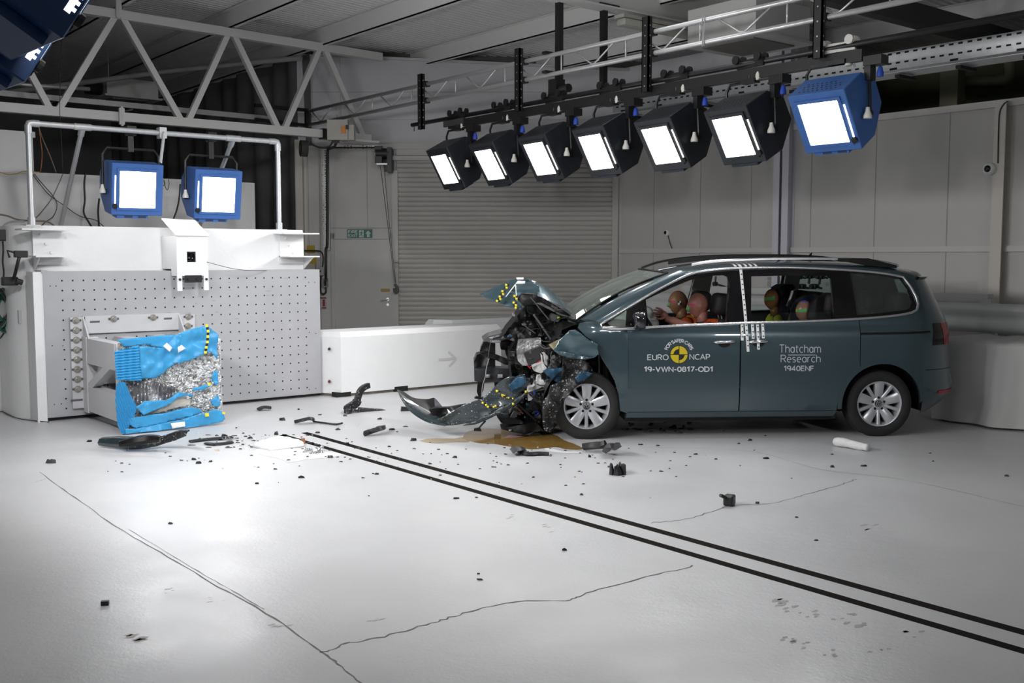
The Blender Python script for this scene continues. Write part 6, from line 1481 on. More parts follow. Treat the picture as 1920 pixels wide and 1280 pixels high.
chunk('torn_white_tank', E7([(822,340),(860,330),(872,390),(950,400),(1010,470),(940,530),(880,492),(790,532),(680,572),(690,500),(760,480),(800,430)]), .66, .15, M_WPL, step=4, amp=.04, seed=32)
chunk('torn_white_tank', E7([(680,590),(750,655),(720,680),(680,685)]), .72, .05, M_WPL, step=4, amp=.02, seed=33)
chunk('blue_smeared_panel', E7([(890,270),(960,235),(1060,232),(1165,222),(1150,330),(1140,425),(1060,412),(950,330)]), .86, .05, M_BSMEAR, step=3.5, amp=.03, seed=34)
sheet('wheel_liner_flap', E7([(1180,60),(1300,40),(1420,80),(1500,140),(1600,230),(1585,330),(1500,380),(1350,490),(1260,590),(1205,640),(1080,880),(1010,1135),(960,1130),(910,1110),(885,960),(880,830),(890,700),(960,600),(1000,480),(1130,420),(1150,330)]), .955, M_SPK, step=3.5, amp=.075, sc=7, seed=35, thick=.015, tilt=-.0008)
sheet('blue_smeared_liner', E7([(1340,370),(1400,300),(1500,275),(1590,300),(1500,372),(1380,425)]), 1.015, M_BSMEAR, step=3.5, amp=.02, seed=36, tilt=-.0008)
chunk('crumpled_rail', E7([(960,120),(1100,60),(1180,60),(1230,150),(1220,230),(1160,225),(1050,230),(960,225)]), .75, .25, M_CARBLK, step=4, amp=.09, seed=37)
chunk('crumpled_rail', E7([(1150,230),(1330,160),(1500,300),(1420,330),(1330,400),(1180,380)]), .84, .3, M_SPK, step=4, amp=.06, seed=38)
chunk('mangled_bracket', E7([(780,560),(900,520),(1000,560),(960,690),(900,800),(790,700),(740,640)]), .74, .2, M_SPK, step=4, amp=.08, seed=39)
chunk('subframe', E7([(560,560),(700,690),(880,700),(900,1000),(860,1080),(700,1020),(560,1000),(440,980),(300,960),(330,900),(420,870),(470,740)]), .50, .35, M_CARBLK, step=6, amp=.08, seed=40)
chunk('subframe', E7([(860,820),(1010,1000),(1100,860),(1180,900),(1000,1140),(880,1120)]), .60, .3, M_CARBLK, step=6, amp=.06, seed=41)
chunk('grey_bracket', E7([(480,830),(545,850),(480,945),(430,925)]), .66, .05, M_GREYP, step=6, amp=.01, seed=42)
chunk('undertray', E7([(240,915),(420,930),(580,960),(610,1010),(400,1020),(300,1000)]), .70, .25, M_CARBLK, step=6, amp=.02, seed=43)
chunk('undertray', E7([(300,1085),(560,1030),(800,1000),(860,1060),(860,1110),(640,1160),(420,1120)]), .72, .3, M_CARBLK, step=6, amp=.03, seed=44)
wire('track_rod', E7([(545,745),(640,830),(740,920),(800,975)]), .78, .012, M_CARBLK); wire('track_rod', E7([(510,760),(580,840),(610,870)]), .78, .008, mat('rusty_red_rod', (.12,.02,.02), .5))
wire('blue_hose', E7([(780,840),(830,850),(800,890),(770,890)]), .6, .010, mat('blue_hose', (.02,.05,.35), .4)); wire('blue_hose', E7([(690,670),(760,680),(830,690)]), .7, .008, MATS['blue_hose'])
chunk('blue_cap', E7([(745,560),(775,552),(785,590),(755,598)]), .76, .05, MATS['blue_hose'], step=5, amp=.01, seed=45)
# small broken bits, hoses and leads caught in the bay
rb = random.Random(33)
for k in range(70):
    u = rb.random()
    if u < .55: px, py, yy = rb.gauss(1030, 26), rb.gauss(700, 34), rb.uniform(.70, .90)
    elif u < .8: px, py, yy = rb.gauss(1000, 30), rb.gauss(615, 18), rb.uniform(.28, .5)
    else: px, py, yy = rb.gauss(985, 35), rb.gauss(778, 16), rb.uniform(.6, .78)
    c = P(px, py, yy); w = rb.uniform(.02, .075); bm = shard_bm(w, w*rb.uniform(.3,1), w*rb.uniform(.2,.8), 900+k)
    bmesh.ops.transform(bm, matrix=Matrix.Translation(c) @ Matrix.Rotation(rb.uniform(0,6), 4, 'X') @ Matrix.Rotation(rb.uniform(0,6), 4, 'Z'), verts=bm.verts[:])
    part('broken_bit', bm, rb.choice([M_CARBLK, M_CARBLK, M_SPK, M_SPK, M_GREYP, M_FOILG, M_BSMEAR, M_DTEAL]), CAR)
for k in range(34):
    u = rb.random(); px, py, yy = (rb.gauss(1030,28), rb.gauss(690,38), rb.uniform(.6,.9)) if u < .5 else (rb.gauss(990,30), rb.gauss(630,30), rb.uniform(.1,.5))
    pts = [(px, py)]
    a = rb.uniform(0, 6.3)
    for j in range(4): a += rb.uniform(-.8,.8); pts.append((pts[-1][0]+math.cos(a)*rb.uniform(5,13), pts[-1][1]+math.sin(a)*rb.uniform(4,10)))
    wire('loose_lead', pts, yy, rb.uniform(.003,.007), rb.choice([M_CARBLK, M_CARBLK, M_CARBLK, M_GREYP]), n=4)
# radiator end of the bay (right side of the car)
chunk('slam_panel', E8([(165,880),(240,830),(390,790),(520,785),(600,800),(480,840),(470,865),(385,885),(375,912),(250,908)]), -.10, .5, M_GREYP, step=6, amp=.015, seed=51)
for pts in ([(390,838),(470,838),(468,862),(388,862)], [(250,885),(385,883),(375,912),(260,906)], [(230,850),(350,822),(380,832),(260,866)]): sheet('slam_panel_slat', E8(pts), -.07, mat('pale_grey_plastic', (.28,.28,.29), .4), step=6, amp=.005, thick=.02, seed=52)
chunk('strut_stack', E8([(480,760),(560,690),(640,600),(700,520),(760,520),(700,620),(640,700),(590,800),(560,880),(500,880)]), -.05, .12, M_CARBLK, step=4, amp=.05, seed=53)
wire('bonnet_strut', E8([(735,365),(790,430),(860,520),(960,640)]), .44, .007, M_GREYP)
wire('bonnet_strut', E8([(770,570),(850,680),(930,800),(990,880)]), .46, .012, M_GREYP); wire('bonnet_strut', E8([(800,640),(850,740),(880,840)]), .4, .008, M_CARBLK)
wire('bonnet_strut', E8([(600,700),(660,600),(720,530)]), .1, .009, M_CARBLK); wire('bonnet_strut', E8([(440,800),(560,690),(690,610)]), .1, .008, M_GREYP)
chunk('bracket_lump', E8([(370,905),(440,880),(545,870),(560,1000),(520,1100),(470,1110),(440,1060),(430,1000),(380,990)]), -.15, .2, M_CARBLK, step=4, amp=.06, seed=54)
chunk('crushed_headlamp', E8([(125,1022),(140,960),(168,900),(210,895),(250,912),(245,1035),(180,1025)]), -.55, .15, mat('dark_headlamp_shell', (.02,.02,.022), .2), step=5, amp=.03, seed=55)
chunk('radiator_frame', E8([(245,915),(312,920),(312,1200),(240,1190),(240,1040)]), -.45, .08, M_CARBLK, step=8, amp=.01, seed=56)
chunk('crossbeam', E8([(125,1030),(200,1020),(330,1060),(505,1130),(505,1190),(420,1170),(300,1110),(200,1080)]), -.35, .10, M_CARBLK, step=6, amp=.02, seed=57)
chunk('grille_shell', E8([(58,1130),(90,1058),(130,1048),(235,1090),(300,1130),(300,1200),(200,1215),(60,1228)]), -.60, .3, M_CARBLK, step=5, amp=.03, seed=58)
sheet('broken_edge', E8([(55,1222),(180,1208),(190,1222),(120,1235),(60,1240)]), -.55, M_WHT, step=4, amp=.01, thick=.006, seed=59)
chunk('radiator_mount', E8([(540,870),(570,870),(580,1130),(560,1240),(520,1240),(510,1100)]), -.05, .1, M_CARBLK, step=8, amp=.015, seed=60)
chunk('bumper_beam', E8([(60,1235),(300,1212),(560,1225),(700,1215),(760,1290),(640,1360),(400,1370),(180,1385),(62,1370)]), -.40, .22, mat('dark_bumper_beam', (.022,.023,.026), .4), step=6, amp=.01, seed=61)
for pts in ([(200,1290),(250,1288),(248,1330),(198,1332)], [(340,1290),(400,1288),(402,1330),(340,1335)]): sheet('beam_window', E7([((x-128)*1.177+0,(y-1024)*1.177) for x, y in pts]), -.36, mat('pale_grey_plastic', (.28,.28,.29), .4), step=9, amp=0, thick=.004)
for pts in ([(100,1390),(180,1390),(170,1480),(140,1560),(110,1560),(90,1500)], [(300,1390),(380,1385),(380,1660),(300,1660),(310,1500)], [(80,1560),(200,1575),(300,1600),(300,1625),(180,1600),(60,1580)]):
    chunk('lower_grille_post', E8(pts), -.30, .08, M_CARBLK, step=6, amp=.015, seed=63)
wire('pale_wire', E8([(320,820),(260,900),(230,1060),(210,1180),(205,1290)]), .0, .004, M_GREYP); wire('pale_wire', [(917,672),(912,690),(910,706),(905,722),(903,745)], .05, .005, mat('pale_grey_plastic', (.28,.28,.29), .4))
# torn bumper skin lying on the floor but still hanging on the left side
BS = sheet('bumper_skin', E4([(350,640),(430,600),(560,520),(690,470),(715,490),(720,465),(800,390),(870,320),(940,280),(985,290),(1030,268),(1062,268),(1075,300),(1110,300),(1085,370),(1000,440),(960,510),(860,545),(760,610),(640,660),(540,680),(470,690),(400,694)]), .80, M_DTEAL, step=4, amp=.035, sc=4, seed=71, thick=.012, tilt=.0009, tpx=900)
def horn(u, v):     # curved outer end of the bumper skin, rim at v=0
    top = smooth_path([cl(carY(745,730,-.05)), cl(carY(757,741,.12)), cl(carY(778,756,.30)), cl(carY(806,773,.48)), cl(carY(838,790,.70))], 8)
    bot = smooth_path([cl(carY(745.5,732,-.05)), cl(carY(752,748,.20)), cl(carY(770,772,.42)), cl(carY(800,791,.60)), cl(carY(834,799,.76))], 8)
    i = min(len(top)-1, int(u*(len(top)-1)+.5)); p = top[i].lerp(bot[i], v); p.y += .05*math.sin(PI*v); return p
bm = B(); grid(bm, horn, 32, 6); part('bumper_skin_end', bm, M_DTEAL, CAR, smooth=True)
def horn2(u, v):
    top = smooth_path([cl(carY(746,730,-.10)), cl(carY(757,734,-.08)), cl(carY(775,745,-.02)), cl(carY(800,748,.05)), cl(carY(815,746,.15)), cl(carY(826,760,.35)), cl(carY(836,776,.55))], 6)
    bot = smooth_path([cl(carY(746,731,-.05)), cl(carY(757,741,.12)), cl(carY(778,756,.30)), cl(carY(800,768,.42)), cl(carY(812,776,.5)), cl(carY(826,784,.6)), cl(carY(838,790,.70))], 6)
    i = min(len(top)-1, int(u*(len(top)-1)+.5)); return top[i].lerp(bot[i], v)
bm = B(); grid(bm, horn2, 36, 5); part('bumper_skin_inside', bm, M_CARBLK, CAR, smooth=True)
sheet('grey_inner_face', E4([(325,465),(345,480),(400,545),(420,600),(380,640),(300,600),(290,560),(330,540)]), .45, mat('grey_speckled_inside', (.09,.09,.10), .4, speck=(.4,.4,.42), speckth=.66, speckscale=80), step=5, amp=.02, seed=73)
chunk('broken_grille', E4([(278,555),(330,545),(440,540),(580,515),(590,525),(480,560),(420,600),(380,630),(310,610)]), .55, .08, M_CARBLK, step=5, amp=.03, seed=74)
sheet('blue_smear', E4([(930,360),(990,300),(1050,280),(1085,330),(1040,370),(960,410)]), .92, M_BSMEAR, step=4, amp=.02, seed=75, thick=.004)
sheet('bumper_lip', E4([(560,690),(680,640),(780,600),(960,500),(1080,410),(1092,420),(990,520),(860,590),(760,640),(660,680)]), .90, M_DTEAL, step=5, amp=.01, seed=76, thick=.03)
sheet('white_chip', E4([(430,552),(462,580),(462,592),(440,590)]), .7, M_WHT, step=6, amp=.005, thick=.006, seed=77)
chunk('lip_stay', E4([(735,650),(748,655),(700,705),(712,735),(648,732),(650,715),(685,708)]), .88, .04, M_CARBLK, step=5, amp=.005, seed=78)
tapeseq([(934,733),(940,741),(947,742)], 3, .965, 4.2, .0009, 900); tapeseq([(944,743),(952,745),(960,747)], 4, .965, 2.6, .0009, 900); tapeseq([(907,755),(912,761),(922,763),(931,761)], 5, .935, 3.6, .0009, 900)
for c in ((986,734),(962,757)): sheet('tape_square', [(c[0]-2,c[1]-2),(c[0]+2,c[1]-2),(c[0]+2,c[1]+2),(c[0]-2,c[1]+2)], .95, M_YEL, step=9, amp=0, thick=.003)

# ================================================================ TEST DUMMIES AND CHILD SEATS
def skin(name, col): return mat(name, col, .42, noise=.12, nscale=14)
def headf(th, ph, kid=0.0):
    """th from chin (-90) to crown (90) degrees, ph round the head, 0 = face"""
    ct, st = math.cos(th), math.sin(th); cp, sp = math.cos(ph), math.sin(ph)
    x = .098*ct*cp; y = .078*ct*sp; z = .122*st
    f = max(0, cp)**2*ct
    low = max(0, -st)
    x *= 1-.10*low*(0 if cp < 0 else 1); y *= 1-.22*low**1.2
    if cp < 0: x *= 1-.25*low
    if kid == 0:
        g = lambda a, s: math.exp(-(a/s)**2)
        x += f*.028*g(z+.022, .019)*g(y, .012)          # nose
        x += f*.007*g(z-.030, .012)*g(abs(y)-.02, .03)   # brow
        x -= f*.010*g(z-.010, .012)*g(abs(y)-.030, .013) # eye hollows
        x -= f*.006*g(z+.058, .005)*g(y, .026)           # mouth
        x += f*.006*g(z+.068, .008)*g(y, .022)+f*.005*g(z+.049, .006)*g(y, .02)
        x += f*.012*g(z+.100, .018)*g(y, .024)           # chin
        s_ = g(z+.005, .026)*g(x+.005, .018); y += math.copysign(.008*s_, y) if ct > .3 else 0   # ears
    else:
        x += f*.006*math.exp(-((z+.045)/.02)**2)*math.exp(-(y/.02)**2); y *= 1-.10*low
    return Vector((x, y, z))
def head_bm(bm, M, kid=0.0, s=1.0):
    n, m_ = 44, 64
    rows = []
    for i in range(n+1):
        th = -PI/2+PI*i/n; rows.append([bm.verts.new(M @ (headf(th*.9999, 2*PI*k/m_-PI, kid)*s)) for k in range(m_)])
    for i in range(n):
        for k in range(m_): face(bm, [rows[i][k], rows[i][(k+1) % m_], rows[i+1][(k+1) % m_], rows[i+1][k]])
    bmesh.ops.remove_doubles(bm, verts=bm.verts[:], dist=2e-4)
def headpatch(name, parent, M, m, th0, th1, ph0, ph1, kid=0.0, s=1.0, off=.0025):
    bm = B(); R_ = math.radians
    grid(bm, lambda u, v: M @ (headf(R_(th0+(th1-th0)*u), R_(ph0+(ph1-ph0)*v), kid)*s*(1+off/.1)), 8, 8); return part(name, bm, m, parent, smooth=True)
def loft(bm, secs, seg=20, cap=True):
    """rings (centre, rx, ry) stacked in z"""
    rows = [[bm.verts.new((c[0]+rx*math.copysign(abs(math.cos(a))**.85, math.cos(a)), c[1]+ry*math.copysign(abs(math.sin(a))**.85, math.sin(a)), c[2])) for a in [2*PI*k/seg for k in range(seg)]] for c, rx, ry in secs]
    for i in range(len(rows)-1):
        for k in range(seg): face(bm, [rows[i][k], rows[i][(k+1) % seg], rows[i+1][(k+1) % seg], rows[i+1][k]])
    if cap: face(bm, rows[0][::-1]); face(bm, rows[-1])
M_PINK = mat('pink_chalk_paint', (.62,.06,.14), .7); M_GRNC = mat('green_chalk_paint', (.10,.42,.12), .7); M_YELC = mat('yellow_chalk_paint', (.60,.55,.03), .7); M_BLUC = mat('blue_chalk_paint', (.05,.10,.62), .7)
M_ORANGE = mat('orange_cotton_shirt', (.75,.12,.02), .8, noise=.15, nscale=18, bump=.2, bscale=30)
def adult(px, py, y, col, label, arm):
    hc = cl(carY(px, py, y)); base = Vector((hc.x-.10, y, .60))
    t = thing('crash_test_dummy', label, 'crash test dummy', M=CARM @ Matrix.Translation(base))
    H = Matrix.Translation(hc-base) @ Matrix.Rotation(math.radians(6), 4, 'Y')
    bm = B(); head_bm(bm, H, s=1.03)
    o = hc-base
    tube(bm, [o+Vector((-.035,0,-.06)), o+Vector((-.04,0,-.12)), o+Vector((-.06,0,-.20))], [.062,.056,.066], 16)
    for s in (1, -1):
        if arm and s > 0:
            K = lambda a, b_, yy: cl(carY(a, b_, yy))-base
            sh, el, wr = o+Vector((-.06,.19,-.27)), K(1292,614,.56), K(1255,599.5,.50)
            tube(bm, smooth_path([sh, (sh+el)/2, el, el.lerp(wr,.4), wr, K(1250,596.5,.49)], 4), [.055]*4+[.050]*4+[.046]*4+[.044]*4+[.034]*4+[.030], 12)
            # palm and five separate fingers
            pm = [K(1250,596.5,.49), K(1246,591.5,.485), K(1241.5,587,.48)]
            tube(bm, smooth_path(pm, 4), [.030]*3+[.036]*3+[.036]*2+[.028], 12)
            for k_, (b_, m1, tp_) in enumerate((((1242.5,582.5),(1236,578.5),(1229.5,576.5)), ((1240.5,585),(1232,582),(1225,580.5)), ((1240,588),(1231.5,586.5),(1224,585.5)), ((1241,591.5),(1233.5,591.5),(1226.5,591)))):
                yy = .505-.018*k_; tube(bm, smooth_path([K(1245,589,.485), K(*b_, yy), K(*m1, yy+.012), K(*tp_, yy-.004)], 4), [.012]*4+[.0105]*4+[.009]*4+[.0065], 8)
            tube(bm, smooth_path([K(1248,594,.50), K(1242,597,.52), K(1236,597.5,.52), K(1231,596,.515)], 4), [.013]*4+[.0115]*4+[.010]*4+[.007], 8)
        else: tube(bm, smooth_path([o+Vector((-.06,s*.19,-.28)), o+Vector((.05,s*.22,-.45)), o+Vector((.28,s*.18,-.42)), o+Vector((.40,s*.15,-.36))], 4), [.05]*5+[.045]*4+[.036]*4, 10)
    part('body', bm, skin('dummy_skin_%s' % ('brown' if col[0] < .33 else 'pink'), col), t, smooth=True)
    bm = B(); z = o.z
    loft(bm, [((-.10,0,-.02),.13,.17),((-.09,0,z-.50),.13,.18),((-.06,0,z-.36),.135,.20),((-.05,0,z-.27),.135,.215),((-.05,0,z-.20),.125,.20),((-.055,0,z-.16),.105,.15),((-.06,0,z-.130),.078,.09)], 28)
    for s in (1, -1): tube(bm, [o+Vector((-.06,s*.13,-.20)), o+Vector((-.06,s*.19,-.235)), o+Vector((-.02,s*.215,-.34)), o+Vector((.03,s*.225,-.44))], [.07,.075,.07,.068], 14)
    part('orange_shirt', bm, M_ORANGE, t, smooth=True)
    bm = B(); lathe(bm, [(.066,-.008),(.071,0),(.066,.008)], 24, M=Matrix.Translation(o+Vector((-.05,0,-.155))) @ Matrix.Rotation(.2, 4, 'Y')); part('neck_collar', bm, M_BLACK, t, smooth=True)
    bm = B()
    headpatch('pink_paint', t, H, M_PINK, 5, 15, 25, 62, s=1.03)
    bm.free()
    if arm: headpatch('green_paint', t, H, M_GRNC, -16, 2, 4, 20, s=1.03); headpatch('yellow_paint', t, H, M_YELC, -56, -34, 4, 26, s=1.03)
    else:
        headpatch('green_paint', t, H, M_GRNC, -10, 4, 4, 18, s=1.03)
        for q in ((0,9,88,97),(-9,0,79,88)): headpatch('target_mark', t, H, M_WHT, q[0], q[1], q[2], q[3], s=1.03)
        for q in ((0,9,79,88),(-9,0,88,97)): headpatch('target_mark', t, H, M_BLK, q[0], q[1], q[2], q[3], s=1.03)
    bm = B(); tube(bm, [H @ (headf(th, ph)*1.034) for th, ph in [(math.radians(a), math.radians(b_)) for a, b_ in ((60,92),(30,100),(5,104),(-15,100),(-24,84),(-40,76),(-58,80))]], .0012, 5); part('skin_seam', bm, M_BLK, t)
    return t
adult(1309, 573, .38, (.36,.15,.115), 'pinkish crash test dummy at the wheel with one hand raised, in orange shirt', True)
adult(1271.5, 567, -.36, (.30,.14,.075), 'brown crash test dummy in the far front seat with a round target on its head', False)
M_KID = skin('child_dummy_skin', (.30,.15,.06)); M_KID.node_tree.nodes['Principled BSDF'].inputs['Roughness'].default_value = .25
M_LIME = mat('lime_yellow_suit', (.72,.75,.02), .6, noise=.1, nscale=15)
def child(px, py, y, s, label, mskin):
    hc = cl(carY(px, py, y)); base = Vector((hc.x-.10, y, .70)); o = hc-base
    t = thing('crash_test_dummy', label, 'crash test dummy', M=CARM @ Matrix.Translation(base))
    H = Matrix.Translation(o) @ Matrix.Rotation(math.radians(4), 4, 'Y')
    bm = B(); head_bm(bm, H, kid=1.0, s=s); tube(bm, [o+Vector((-.02,0,-.08)), o+Vector((-.03,0,-.17))], [.042,.048], 14)
    part('body', bm, mskin, t, smooth=True)
    bm = B(); z = o.z
    loft(bm, [((-.07,0,.0),.10,.13),((-.05,0,z-.36),.10,.14),((-.035,0,z-.24),.095,.15),((-.03,0,z-.185),.08,.13),((-.03,0,z-.15),.055,.06)], 24)
    for sg in (1, -1): tube(bm, smooth_path([o+Vector((-.03,sg*.10,-.195)), o+Vector((-.02,sg*.155,-.25)), o+Vector((.02,sg*.17,-.36))], 4), [.05]*4+[.045]*4+[.04], 12)
    part('yellow_suit', bm, M_LIME, t, smooth=True)
    headpatch('green_band', t, H, M_GRNC, -2, 14, 22, 92, 1.0, s); headpatch('yellow_band', t, H, M_YELC, -2, 14, 2, 22, 1.0, s); headpatch('blue_crown_mark', t, H, M_BLUC, 60, 82, 30, 150, 1.0, s)
    return t
child(1448.5, 561, -.38, .92, 'larger child dummy in a lime yellow suit, upright in the back seat', M_KID)
child(1508, 583, .36, .86, 'smaller child dummy sunk into the child seat behind the sliding door', mat('child_dummy_skin_pink', (.32,.17,.11), .28))
def child_seat(name, label, y, hw, pts_list):
    c = cl(carY(pts_list[0][0][0][0], pts_list[0][0][0][1], y)); t = thing('child_seat', label, 'child seat', M=CARM @ Matrix.Translation(Vector((c.x, y, .60))))
    for nm, pts, yy, dep, m_, sd in [(q[1], q[0], q[2], q[3], q[4], q[5]) for q in pts_list]:
        sheet(nm, pts, yy, m_, step=6, amp=.008, thick=dep, parent=t, seed=sd, smooth=False, auto=35)
    return t
M_NAVY = mat('navy_seat_fabric', (.012,.014,.030), .8); M_DKS = mat('dark_child_seat_shell', (.010,.010,.012), .5)
child_seat('child_seat', 'tall dark blue child seat behind the larger child dummy', -.2, .2, [([(1462,540),(1472,534),(1486,533),(1492,540),(1482,546),(1480,565),(1476,607),(1470,640),(1450,640),(1461,607),(1467,580),(1466,556)], 'backrest', -.24, .30, M_NAVY, 81), ([(1400,640),(1440,622),(1446,650),(1400,655)], 'seat_cushion', -.22, .34, M_NAVY, 82)])
bm = B(); a, b_ = carY(1486,545,-.05), carY(1476,574,-.05); bar(bm, a, b_, .02, .02); solo('seat_belt_frame', bm, M_ALU, 'bright metal strut leaning beside the tall child seat', 'strut')
child_seat('child_seat', 'low round child seat with dark side wings round the smaller child dummy', .4, .25, [([(1482,600),(1484,580),(1492,562),(1508,553),(1524,553),(1530,558),(1520,566),(1514,575),(1510,607),(1500,640),(1480,640)], 'backrest', .22, .04, M_NAVY, 83), ([(1518,607),(1517,590),(1522,570),(1532,557),(1546,553),(1560,556),(1563,580),(1563,606),(1540,640),(1515,640)], 'side_wing', .50, .07, M_DKS, 84), ([(1475,625),(1515,620),(1540,640),(1480,655)], 'seat_cushion', .50, .35, M_NAVY, 85)])

# ================================================================ LOOSE WRECKAGE ON THE FLOOR
random.seed(21)
M_SH1 = mat('black_shard_plastic', (.014,.014,.015), .4); M_SH2 = mat('dark_grey_shard', (.06,.06,.062), .45); M_SH3 = mat('pale_shard', (.55,.55,.53), .5); M_SH4 = mat('orange_lens_shard', (.55,.26,.03), .3); M_SH5 = mat('blue_shard', (.05,.14,.45), .4)
def sized(px, py, wpx, hpx): 
    p = gnd(px, py); k = (p-CPOS).dot(CFW)/FPX; return p, wpx*k, hpx*k
def debris(name, px, py, wpx, hpx, m, label, cat='debris', seed=0, group=None):
    p, w, h = sized(px, py, wpx, hpx); bm = shard_bm(w, w*.55, max(.007, h*.7), seed+int(px))
    bmesh.ops.transform(bm, matrix=Matrix.Translation((p.x, p.y, .001)) @ Matrix.Rotation(-YAW, 4, 'Z'), verts=bm.verts[:])
    return solo(name, bm, m, label, cat, group)
def bent(name, pts, r, m, label, flat=None, cat='debris'):
    """bent strip of trim: flattened bar along sightings (px, py, height)"""
    bm = B(); P = smooth_path([gnd(a, b_, c) for a, b_, c in pts], 5); n = len(P); rows = []
    for i, p in enumerate(P):
        d = (P[min(i+1, n-1)]-P[max(i-1, 0)]).normalized(); s = d.cross(Vector((0,0,1))); s = s.normalized() if s.length > 1e-4 else Vector((1,0,0)); t_ = s.cross(d).normalized()
        w = r[0]*(1 if len(r) < 3 else (r[2]+(1-r[2])*math.sin(PI*i/(n-1)))); rows.append([bm.verts.new(p+s*w*a+t_*r[1]*b_) for a, b_ in ((-1,0),(-.5,1),(.5,1),(1,0),(0,-.6))])
    for i in range(n-1):
        for k in range(5): face(bm, [rows[i][k], rows[i][(k+1) % 5], rows[i+1][(k+1) % 5], rows[i+1][k]])
    face(bm, rows[0]); face(bm, rows[-1][::-1])
    z = min(v.co.z for v in bm.verts)
    for v in bm.verts: v.co.z += .001-z
    return solo(name, bm, m, label, cat, auto=45)
# detached pieces big enough to tell apart
FT = thing('arch_trim', 'torn black wheel arch trim with a curled upright end in front of the white block', 'car part', gnd(668, 772))
bm = B(); Y0 = gnd(668,772).y
pts = [onY(x,y,Y0+.0) for x, y in ((650,770),(658,762),(668,755),(672,744),(676,733),(683,726),(692,722))]
P_ = smooth_path(pts, 5); rows = []
for i, p in enumerate(P_):
    d = (P_[min(i+1,len(P_)-1)]-P_[max(i-1,0)]).normalized(); s = d.cross(Vector((0,1,0))).normalized(); w = .03 if i > 12 else .045
    rows.append([bm.verts.new(p+s*w+Vector((0,-.03,0))), bm.verts.new(p-s*w+Vector((0,-.02,0))), bm.verts.new(p-s*w*.8+Vector((0,.05,0))), bm.verts.new(p+s*w*.8+Vector((0,.04,0)))])
for i in range(len(rows)-1):
    for k in range(4): face(bm, [rows[i][k], rows[i][(k+1) % 4], rows[i+1][(k+1) % 4], rows[i+1][k]])
part('curled_end', bm, M_SPK, FT, world=True)
sheet_px('flared_foot', [(646,775),(648,762),(655,757),(660,766),(672,768),(675,774),(672,783),(664,779),(655,777)], lambda x, y: onY(x, y, Y0-.08), [M_SPK], FT, step=5, disp=lambda x, y, q: Vector((0,.04*hnoise(q.x*9,q.z*9,3),0)), thick=.04, smooth=False)
bm = B(); p0, p1 = onY(672,768,Y0-.02), onY(778,772,Y0-.15); tube(bm, smooth_path([p0, p0.lerp(p1,.5)+Vector((0,0,-.01)), p1], 5), [.03]*5+[.018]*5+[.02], 8); part('trim_strip', bm, M_SPK, FT, auto=40, world=True)
bm = B(); p0, p1 = onY(752,766,Y0-.25), onY(790,770,Y0-.35); bar(bm, p0, p1, .05, .05); part('trim_clip', bm, M_BLACK, FT, world=True)
BP = thing('bumper_fragment', 'long grey green bumper fragment lying under the crushed blue barrier', 'car part', gnd(265, 834))
def frag(pts, m, name, r):
    bm = B(); P = smooth_path([gnd(a, b_, c) for a, b_, c in pts], 6); n = len(P); rows = []
    for i, p in enumerate(P):
        d = (P[min(i+1,n-1)]-P[max(i-1,0)]).normalized(); s = Vector((d.y,-d.x,0)).normalized(); k = r*(.6+.4*math.sin(PI*i/(n-1)))
        rows.append([bm.verts.new(p+s*k*a+Vector((0,0,k*b_))) for a, b_ in ((.35,-.25),(.6,.35),(.15,1.1),(-.5,1.3),(-.6,1.0),(0,.75),(.3,.2))])
    for i in range(n-1):
        for k in range(7): face(bm, [rows[i][k], rows[i][(k+1) % 7], rows[i+1][(k+1) % 7], rows[i+1][k]])
    face(bm, rows[0]); face(bm, rows[-1][::-1])
    zz = min(v.co.z for v in bm.verts)
    if zz < .002:
        for v in bm.verts: v.co.z += .002-zz
    return part(name, bm, m, BP, auto=40, world=True)
frag([(187,832,.03),(215,835,.03),(245,838,.03),(275,836,.03),(292,832,.04)], M_DTEAL, 'skin', .07)
frag([(285,836,.03),(305,830,.05),(325,824,.09),(340,819,.12),(352,815,.16)], M_SPK, 'torn_end', .055)
frag([(225,835,.06),(250,832,.08),(280,828,.10),(300,826,.12)], M_CARBLK, 'inner_strip', .05)
bm = B()
def foam(u, v):
    a, b_ = gnd(511,846), gnd(574,838); p = a.lerp(b_, u); s = Vector((-.2,.98,0)); return p+s*(.02+.26*v)+Vector((0,0,.02+.075*(math.sin(PI*v)**.4)*(1-.5*abs(2*u-1)**2)+.012*hnoise(u*6, v*5, 0, 3)))
grid(bm, foam, 18, 12); bmesh.ops.extrude_face_region(bm, geom=bm.faces[:])
for v in bm.verts[:19*13]: v.co.z = .002
solo('foam_block', bm, mat('white_foam', (.80,.80,.79), .8, bump=.3, bscale=30), 'torn white foam block at the far end of the track slots', 'foam', smooth=True)
CT = thing('cloth_roll', 'rolled white cloth on the floor below the car\'s rear wheel', 'cloth', gnd(1596, 842))
bm = B(); a, b_ = gnd(1566,836), gnd(1627,846); tube(bm, smooth_path([a+Vector((0,0,.04)), a.lerp(b_,.3)+Vector((.0,.01,.045)), a.lerp(b_,.7)+Vector((.0,-.01,.036)), b_+Vector((0,0,.034))], 6), [.036]*2+[.041]*6+[.036]*6+[.032]*5, 14); part('roll', bm, mat('white_cloth', (.74,.74,.73), .85, bump=.5, bscale=25), CT, smooth=True, world=True)
bm = B(); tube(bm, [a+Vector((0,0,.04)), a+(a-b_).normalized()*.012+Vector((0,0,.04))], .024, 12); part('roll_end', bm, M_WHT, CT, world=True)
bent('trim_strip', [(485,768,.012),(495,764,.03),(508,765,.02)], (.05,.02), M_SH1, 'small black trim plate in front of the perforated steel plate', cat='car part')
bent('trim_strip', [(553,792,.01),(566,789,.03),(580,786,.05),(588,788,.02)], (.04,.022,.4), M_SH1, 'black torn bracket at the left end of the thin rod', cat='car part')
